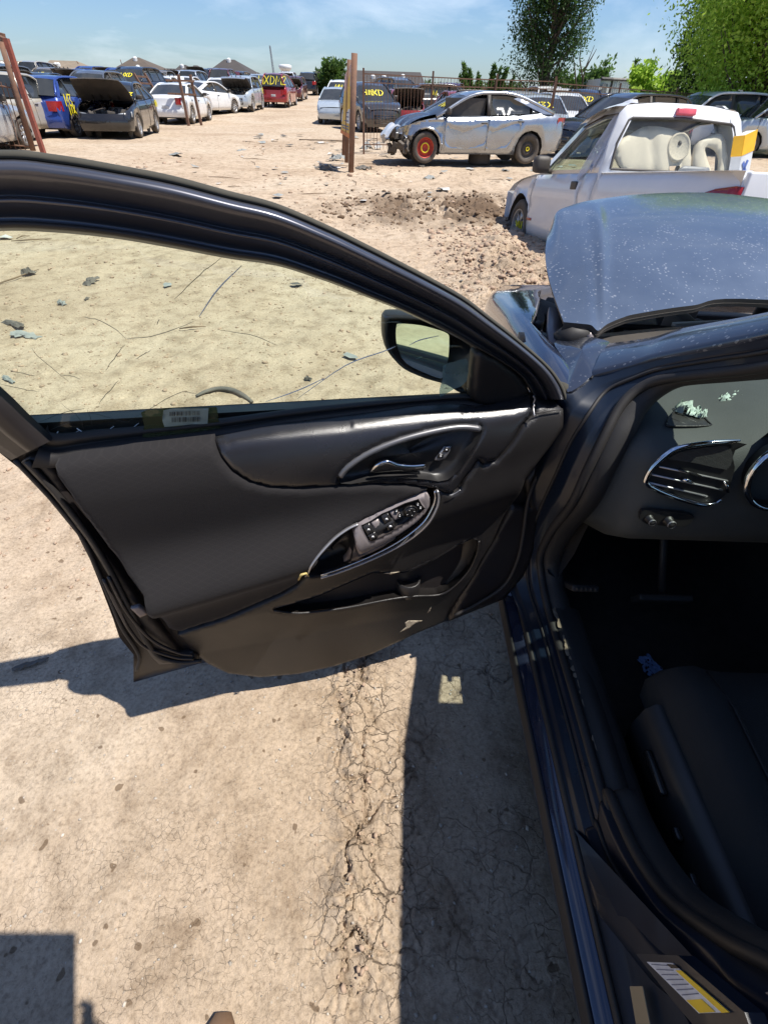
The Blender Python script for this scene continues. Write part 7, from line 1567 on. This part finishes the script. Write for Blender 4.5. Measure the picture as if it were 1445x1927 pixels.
def tree(name, label, O, H, rad, m, seed, nb=26, nl=14000, sz=.16, low=.15, up=.8, lean=0.0, trunk=.16, group=None, cat='tree', squash=1.0):
    r = np.random.RandomState(seed); t = thing(name, label, cat, group, loc=O); mb = MB(); Cl = []
    th = H * .55; mb.tube([Vector((0, 0, -.1)), Vector((.05, 0, th * .5)), Vector((lean * .3, 0, th))], [trunk, trunk * .8, trunk * .5], 8)
    for k in range(nb):
        z0 = H * (low + (up - low) * r.rand()) * .8; a = r.rand() * 6.283; rr_ = rad * (.55 + .45 * r.rand()) * (1 - .45 * abs(z0 / H - .45)); e = Vector((math.cos(a) * rr_ + lean * z0 / H, math.sin(a) * rr_ * squash, z0 + H * (.10 + .28 * r.rand()))); s0 = Vector((lean * .3 * z0 / H, 0, min(z0, th) * .9)); md = s0.lerp(e, .5) + Vector((0, 0, -.1 * H * .3))
        mb.tube([s0, md, e], [trunk * .35, trunk * .2, trunk * .06], 5)
        for q in (.5, .72, .9, 1.0):
            p = s0.lerp(e, q) + Vector(r.normal(size=3) * rad * .10); Cl.append((p.x, p.y, p.z, rad * (.10 + .14 * r.rand())))
    mb.build('trunk', M_BARK, t, True)
    V, F = leaves(Cl, nl, sz, r, 1.0); o = link('crown', fastmesh('crown', V, F), m, t, False); return t
def ground_at(px, y): p = PY(px, 175, y); return Vector((p.x, y, 0))
tree('tree', 'tall dark green tree with upswept branches behind the picket fence', ground_at(1022, 38), 9.0, 2.5, LF_D, 3, nb=70, nl=26000, sz=.068, low=.08, up=1.0, squash=.7, trunk=.2)
tree('tree', 'large bright green tree at the top right above the pale van', ground_at(1425, 24), 7.8, 3.6, LF_B, 5, nb=90, nl=78000, sz=.062, low=.10, up=.95, trunk=.2)
tree('tree', 'second bright green tree crowding the right edge', ground_at(1520, 27), 8.0, 3.4, LF_B, 6, nb=60, nl=40000, sz=.07, low=.10, up=.95, trunk=.2)
tree('tree', 'darker tree at the left flank of the large bright tree', ground_at(1312, 28), 6.4, 1.6, LF_M, 7, nb=30, nl=16000, sz=.075, low=.15, up=.95)
tree('shrub', 'yellowish green shrub between the box truck and the bright tree', ground_at(1222, 34), 2.9, 1.3, LF_B, 8, nb=18, nl=4500, sz=.13, cat='shrub', low=.0)
tree('shrub', 'low green shrub at the foot of the tall dark tree', ground_at(1098, 40), 2.7, 1.6, LF_M, 9, nb=18, nl=4500, sz=.14, cat='shrub', low=.0)
tree('tree', 'small green tree at the end of the lane before the dark roof', ground_at(622, 66), 4.0, 1.5, LF_M, 10, nb=22, nl=4500, sz=.18, low=.1)
def spiky(label, O, H, rad, n, m, seed):
    r = random.Random(seed); t = thing('shrub', label, 'shrub', loc=O); mb = MB(); Cl = []
    for k in range(n):
        a = r.uniform(0, 6.28); q = r.uniform(.1, 1); e = Vector((math.cos(a) * rad * q, math.sin(a) * rad * q * .6, H * r.uniform(.55, 1))); s0 = Vector((e.x * .4, e.y * .4, 0)); mb.tube([s0, s0.lerp(e, .6), e], [.03, .02, .006], 4)
        for j in range(9): p = s0.lerp(e, .3 + .7 * j / 8); Cl.append((p.x, p.y, p.z, .09 * (1.3 - j / 9)))
    mb.build('trunk', M_BARK, t); V, F = leaves(Cl, n * 110, .15, np.random.RandomState(seed), 1.0, 3.0, -.6); link('crown', fastmesh('crown', V, F), m, t, False)
spiky('spiky green shrub on the horizon left of the tall dark tree', ground_at(905, 46), 3.0, 2.3, 24, LF_M, 2)
spiky('thin upright shrub poking above the white box truck', ground_at(1192, 42), 3.4, .9, 9, LF_M, 4)
# bare forked branch tree
t = thing('dead_tree', 'bare thin branches rising right of the tall dark tree', 'tree', loc=ground_at(1092, 39)); mb = MB(); O = ground_at(1092, 39)
for pts in ([(1092, 175), (1100, 130), (1118, 85)], [(1096, 150), (1090, 110), (1094, 80)], [(1100, 130), (1112, 110), (1122, 92)], [(1085, 175), (1080, 120), (1076, 95)]): mb.tube([PY(a, b_, 39) - O for a, b_ in pts], [.05, .035, .012], 5)
mb.build('trunk', M_BARK, t)
# far woods on the horizon
r = np.random.RandomState(4); n = 1500; xs = r.uniform(-260, 260, n); C_ = np.stack([xs, 230 + r.rand(n) * 60, .5 + 3.4 * r.rand(n) * (.6 + .35 * np.sin(xs * .05) + .2 * np.sin(xs * .21)), np.full(n, .9)], 1); V, F = leaves(C_, 70000, .45, r, 1.0)
o = link('far_woods', fastmesh('far_woods', V, F), LF_D, None, False); o['kind'] = 'stuff'; tag(o, 'low line of distant woods along the horizon', 'woods')

# ------------------------------------------------------------------ litter on the ground
M_SHD = mat('dark plastic shard', (.045, .050, .050), .6, 0, .3, 9, dust=.45); M_SHG = mat('grey plastic shard', (.24, .27, .27), .6, 0, .3, 9, dust=.4); M_SHW = mat('pale shard', (.52, .52, .50), .6, 0, .2, 9, dust=.3); M_STK2 = mat('dry stick', (.20, .14, .09), .9, 0, .3, 14)
rl = random.Random(31)
def shard(px, py, L, W_, hh, m, lab, yaw=None, grp='broken plastic pieces littering the lane', curl=.3, name='plastic_shard', cat='debris'):
    g = G(px, py); n, k = 9, 5; V = []; 
    for i in range(n):
        u = i / (n - 1) - .5
        for j in range(k):
            v = j / (k - 1) - .5; wob = .25 * float(vnoise(u * 6 + px, v * 3, 5)); V.append((u * L * (1 + .2 * wob) + rl.uniform(-.05, .05) * L, v * W_ * (1 - 1.3 * u * u + wob) * (rl.uniform(.35, 1.35) if j in (0, k - 1) else 1), hh * (1 - 4 * v * v * .6) * (.4 + .6 * math.cos(u * 3)) * rl.uniform(.3, 1.3) + curl * L * .12 * u * u + .02 * wob))
    F = [(i * k + j, i * k + j + 1, (i + 1) * k + j + 1, (i + 1) * k + j) for i in range(n - 1) for j in range(k - 1)]
    me = mesh(name, V, F); o = link(name, me, m, None, False); o.location = (g.x, g.y, gh(g.x, g.y) + .004); o.rotation_euler = (rl.uniform(-.1, .1), rl.uniform(-.1, .1), rl.uniform(0, 3.1) if yaw is None else yaw); tag(o, lab, cat, grp); sm = o.modifiers.new('t', 'SOLIDIFY'); sm.thickness = .004; return o
named = [(55, 515, .12, .10, .06, M_SHD, 'crumpled dark clip lying by itself at the upper left through the pane'), (172, 532, .24, .10, .04, M_SHD, 'jagged dark plastic piece lying left of centre through the pane'), (28, 612, .30, .07, .03, M_SHD, 'long dark splintered piece at the left edge through the pane'), (50, 632, .22, .10, .02, M_SHG, 'pale grey flat fragments below the long dark splinter'), (118, 574, .12, .05, .03, M_SHG, 'small blue grey fragment between the dark pieces'),
         (580, 716, .05, .03, .02, M_SHD, 'small oval black cap lying left of the mirror'), (18, 716, .12, .03, .015, M_SHG, 'thin pale sliver beside the window post'), (166, 567, .06, .02, .012, M_SHD, 'tiny dark shard right of the blue grey fragment'), (60, 1252, .10, .018, .008, M_SHD, 'flat dark strip lying in the door shadow at the left'),
         (330, 294, .95, .22, .05, M_SHG, 'long pale curled piece lying in the lane before the black sedan'), (455, 283, .35, .10, .04, M_SHG, 'grey green flat piece in the lane centre'), (615, 322, .5, .25, .10, M_SHD, 'dark torn wheel liner beside the sign post foot'), (690, 283, .45, .35, .22, M_SHG, 'grey bumper fragment behind the sign post'), (712, 279, .28, .2, .18, M_SHW, 'pale yellowish lamp shell right of the sign post'), (636, 300, .5, .3, .16, M_SHG, 'crushed grey arch liner left of the sign post foot'), (684, 320, .4, .2, .08, M_SHD, 'black panel scrap right of the sign post foot'),
         (600, 168, .9, .4, .1, M_SHW, 'white sheet lying at the right of the far lane'), (808, 340, .4, .12, .08, M_SHG, 'dusty strip in front of the silver sedan'), (885, 318, .5, .2, .03, M_SHW, 'pale flat sheet in front of the tyre under the silver sedan'), (950, 320, .45, .2, .04, M_SHG, 'bluish grey sheet below the rear door of the silver sedan'), (1010, 322, .5, .15, .05, M_SHD, 'dark strip below the tail of the silver sedan')]
for q in named: shard(*q[:6], q[6], grp=None)
g = G(422, 748); mb = MB(); P = catmull([tuple(G(a, b_, .012)) for a, b_ in [(370, 746), (390, 737), (415, 732), (440, 736), (460, 746), (475, 757)]], 4); P = [Vector(p) - Vector((g.x, g.y, 0)) for p in P]; mb.tube(P, [.008 + .010 * math.sin(math.pi * (k + 1) / (len(P) + 1)) for k in range(len(P))], 1 and 8, prof=[(-.4, -1), (.5, -.8), (.7, 0), (.5, .8), (-.4, 1)], up=Vector((0, 0, 1))); o = link('rubber_strip', mb.me('rubber_strip'), M_SHD); o.location = (g.x, g.y, gh(g.x, g.y)); tag(o, 'curved dark rubber strip lying on the dirt below the mirror side of the pane', 'debris')
lbl = {0: ('small dark plastic shard lying on the dirt lane', M_SHD), 1: ('small grey plastic shard lying on the dirt lane', M_SHG), 2: ('small pale shard lying on the dirt lane', M_SHW)}
for k in range(150):
    x, y = rl.uniform(-6, 6), rl.uniform(3, 24); 
    if y < 5 and abs(x) > 2.5: continue
    if x > 1.2 and y < 10.5: continue
    j = rl.choice((0, 0, 0, 1, 1, 2)); s_ = rl.uniform(.015, .05) * (1 + y * .22); p = Vector((x, y, 0)); g = p
    n = 5; V = [(rl.uniform(.5, 1) * s_ * math.cos(a * 1.257), rl.uniform(.3, .7) * s_ * math.sin(a * 1.257), rl.uniform(0, .25) * s_) for a in range(n)] + [(0, 0, .12 * s_)]
    o = link('plastic_shard', mesh('plastic_shard', V, [(i, (i + 1) % n, n) for i in range(n)]), lbl[j][1], smooth=False); o.location = (x, y, gh(x, y) + .012); o.rotation_euler = (0, 0, rl.uniform(0, 6)); tag(o, lbl[j][0], 'debris', 'shards scattered over the dirt lane')
for k in range(46):
    x, y = rl.uniform(-5, 4), rl.uniform(3.5, 22); 
    if x > 1.2 and y < 10.5: continue
    L = rl.uniform(.15, .9); a = rl.uniform(-.5, .5) + (0 if rl.random() < .7 else 1.5); mb = MB(); mb.tube([Vector((-L / 2, 0, 0)), Vector((0, rl.uniform(-.06, .06), .012)), Vector((L / 2, 0, 0))], [.004, .008, .003], 5); o = link('dry_stick', mb.me('dry_stick'), M_STK2); o.location = (x, y, gh(x, y) + .012); o.rotation_euler = (0, 0, a); tag(o, 'thin dry stick lying on the dirt lane', 'stick', 'dry sticks scattered over the lane')
g = G(610, 266); mb = MB(); mb.tube([Vector((-.9, 0, .02)), Vector((.95, .05, .03))], 1, prof=[(-.01, -.05), (.01, -.05), (.01, .05), (-.01, .05)]); o = link('wooden_batten', mb.me('wooden_batten'), M_STK2); o.location = (g.x, g.y, gh(g.x, g.y)); tag(o, 'long thin batten lying across the lane left of the sign', 'batten')
# ------------------------------------------------------------------ the person taking the picture (just outside the frame; the shadow and one shoe tip are in it)
M_SKIN = mat('skin', (.42, .25, .17), .55, 0, .06, 12); M_SHIRT = mat('grey work shirt', (.16, .18, .20), .9, 0, .1, 8); M_JEAN = mat('dark jeans', (.04, .055, .10), .9, 0, .15, 10); M_SHOE = mat('brown leather shoe', (.13, .065, .030), .55, 0, .2, 14, dust=.25); M_HAIR = mat('dark hair', (.03, .022, .018), .8)
per = thing('person', 'person in a grey shirt and brown shoes holding a tablet up to take the picture', 'person', loc=(-.16, -.30, 0)); PO = Vector((-.16, -.30, 0))
def skinmesh(name, J, E_, m, parent, base, sub=2):
    me = bpy.data.meshes.new(name); me.from_pydata([tuple(Vector(p) - base) for p, r_ in J], E_, []); o = bpy.data.objects.new(name, me); C.objects.link(o); o.parent = parent
    md = o.modifiers.new('s', 'SKIN'); me.skin_vertices or None
    if not me.skin_vertices:
        bm = bmesh.new(); bm.from_mesh(me); bm.verts.layers.skin.verify(); bm.to_mesh(me); bm.free()
    for i, (p, r_) in enumerate(J): me.skin_vertices[0].data[i].radius = r_ if isinstance(r_, tuple) else (r_, r_)
    me.skin_vertices[0].data[0].use_root = True
    md.use_smooth_shade = True; sb = o.modifiers.new('b', 'SUBSURF'); sb.levels = sub; sb.render_levels = sub; me.materials.append(m); return o
TC = Matrix.Translation(CO) @ camo.rotation_euler.to_matrix().to_4x4()
RH = TC @ Vector((.035, -.10, .03)); LH = TC @ Vector((-.215, -.09, .03))
J = [((-.16, -.30, .95), (.15, .11)), ((-.16, -.31, 1.10), (.135, .10)), ((-.16, -.31, 1.28), (.16, .11)), ((-.15, -.29, 1.42), (.10, .08)), ((-.14, -.26, 1.49), .055), ((-.12, -.22, 1.58), (.075, .09)), ((-.12, -.21, 1.68), (.072, .09)), ((-.12, -.22, 1.74), .05),
     ((.04, -.32, 1.39), .062), ((.12, -.24, 1.19), .046), ((RH.x + .03, RH.y - .10, RH.z - .06), .033), ((RH.x + .012, RH.y - .035, RH.z - .02), .026),
     ((-.35, -.32, 1.39), .062), ((-.42, -.22, 1.19), .046), ((LH.x - .03, LH.y - .10, LH.z - .06), .033), ((LH.x - .012, LH.y - .035, LH.z - .02), .026),
     ((-.08, -.30, .86), .095), ((-.06, -.28, .50), .062), ((-.05, -.30, .12), .042), ((-.24, -.27, .86), .095), ((-.27, -.20, .50), .062), ((-.28, -.17, .12), .042)]
E_ = [(0, 1), (1, 2), (2, 3), (3, 4), (4, 5), (5, 6), (6, 7), (3, 8), (8, 9), (9, 10), (10, 11), (3, 12), (12, 13), (13, 14), (14, 15), (0, 16), (16, 17), (17, 18), (0, 19), (19, 20), (20, 21)]
body = skinmesh('body', J, E_, M_SHIRT, per, PO)
body.data.materials.append(M_SKIN); body.data.materials.append(M_JEAN)
J2 = [((-.12, -.215, 1.56), (.058, .07)), ((-.12, -.205, 1.63), (.078, .096)), ((-.12, -.215, 1.71), (.078, .098)), ((-.12, -.225, 1.76), .06)]
skinmesh('head', J2, [(0, 1), (1, 2), (2, 3)], M_SKIN, per, PO)
skinmesh('hair', [((-.12, -.27, 1.64), (.06, .04)), ((-.12, -.25, 1.73), (.083, .085)), ((-.12, -.215, 1.785), (.06, .07))], [(0, 1), (1, 2)], M_HAIR, per, PO)
mb = MB(); mb.tube([Vector((-.12, -.118, 1.66)) - PO, Vector((-.12, -.092, 1.635)) - PO, Vector((-.12, -.11, 1.622)) - PO], [.008, .013, .010], 8); mb.build('nose', M_SKIN, per, True)
for sx in (-1, 1):
    mb = MB(); mb.lathe([(0, -.012), (.011, -.006), (.011, .006), (0, .012)], Vector((-.12 + sx * .032, -.122, 1.665)) - PO, n=10); mb.build('eye', M_WHITE, per, True)
    mb = MB(); mb.tube([Vector((-.12 + sx * .085, -.21, 1.69)) - PO, Vector((-.12 + sx * .097, -.225, 1.66)) - PO, Vector((-.12 + sx * .085, -.21, 1.63)) - PO], [.010, .014, .008], 8); mb.build('ear', M_SKIN, per, True)
mb = MB(); mb.tube([Vector((-.143, -.118, 1.598)) - PO, Vector((-.12, -.111, 1.596)) - PO, Vector((-.097, -.118, 1.598)) - PO], [.004, .007, .004], 6); mb.build('mouth', mat('lips', (.35, .13, .11), .5), per, True)
for k, (H_, sgn) in enumerate(((RH, 1), (LH, -1))):
    def HL(a, b_, c_): return H_ + (TC.to_3x3() @ Vector((a * sgn, b_, c_)))
    mb_ = [(HL(.012, -.03, .035), .026), (HL(.012, .01, .028), (.030, .018)), (HL(.008, .035, .022), (.030, .014))]; ed = [(0, 1), (1, 2)]
    for f_ in range(4):
        b0 = HL(.010, .040 - f_ * .020, .020); i0 = len(mb_); mb_ += [(b0, .0095), (HL(.002 - .004, .042 - f_ * .021, -.008), .009), (HL(-.030 + .003 * f_, .040 - f_ * .021, -.016), .0075)]; ed += [(2 if f_ < 2 else 1, i0), (i0, i0 + 1), (i0 + 1, i0 + 2)]
    i0 = len(mb_); mb_ += [(HL(.0, -.005, .042), .012), (HL(-.025, .012, .040), .010), (HL(-.048, .030, .034), .008)]; ed += [(0, i0), (i0, i0 + 1), (i0 + 1, i0 + 2)]
    skinmesh('hand', mb_, ed, M_SKIN, per, PO, 1)
for (x, y, yaw) in ((-.285, -.075, .06), (.0, -.19, -.1)):
    rows = []
    for t_ in np.linspace(0, 1, 12):
        yy = -.15 + .295 * t_; w_ = .036 + .016 * math.sin(t_ * 2.6) - .028 * max(0, t_ - .82) / .18; h = .085 - .045 * float(sst(.25, .75, t_)) - .018 * max(0, t_ - .85) / .15
        rows.append([Matrix.Rotation(yaw, 3, 'Z') @ Vector((w_ * math.cos(a), yy, max(.004, h * (.5 + .5 * math.sin(a))))) + Vector((x, y, .008)) - PO for a in np.linspace(-math.pi / 2, 1.5 * math.pi, 14)[:-1]])
    mb = MB(); mb.grid(rows, closed=True); mb.F.append(tuple(range(13))[::-1]); mb.F.append(tuple(range(len(mb.V) - 13, len(mb.V)))); mb.build('shoe', M_SHOE, per, True)
mb = MB(); mb.box((-.110, -.040, .018), (.215, .27, .010), None, .003); mb.xf(TC); cT = TC @ Vector((-.110, -.040, .018)); me = mb.me('tablet'); me.transform(Matrix.Translation(-cT)); tb = link('tablet', me, M_GLOSS); tb.location = cT; tag(tb, 'black tablet held up at eye level by the person taking the picture', 'tablet')
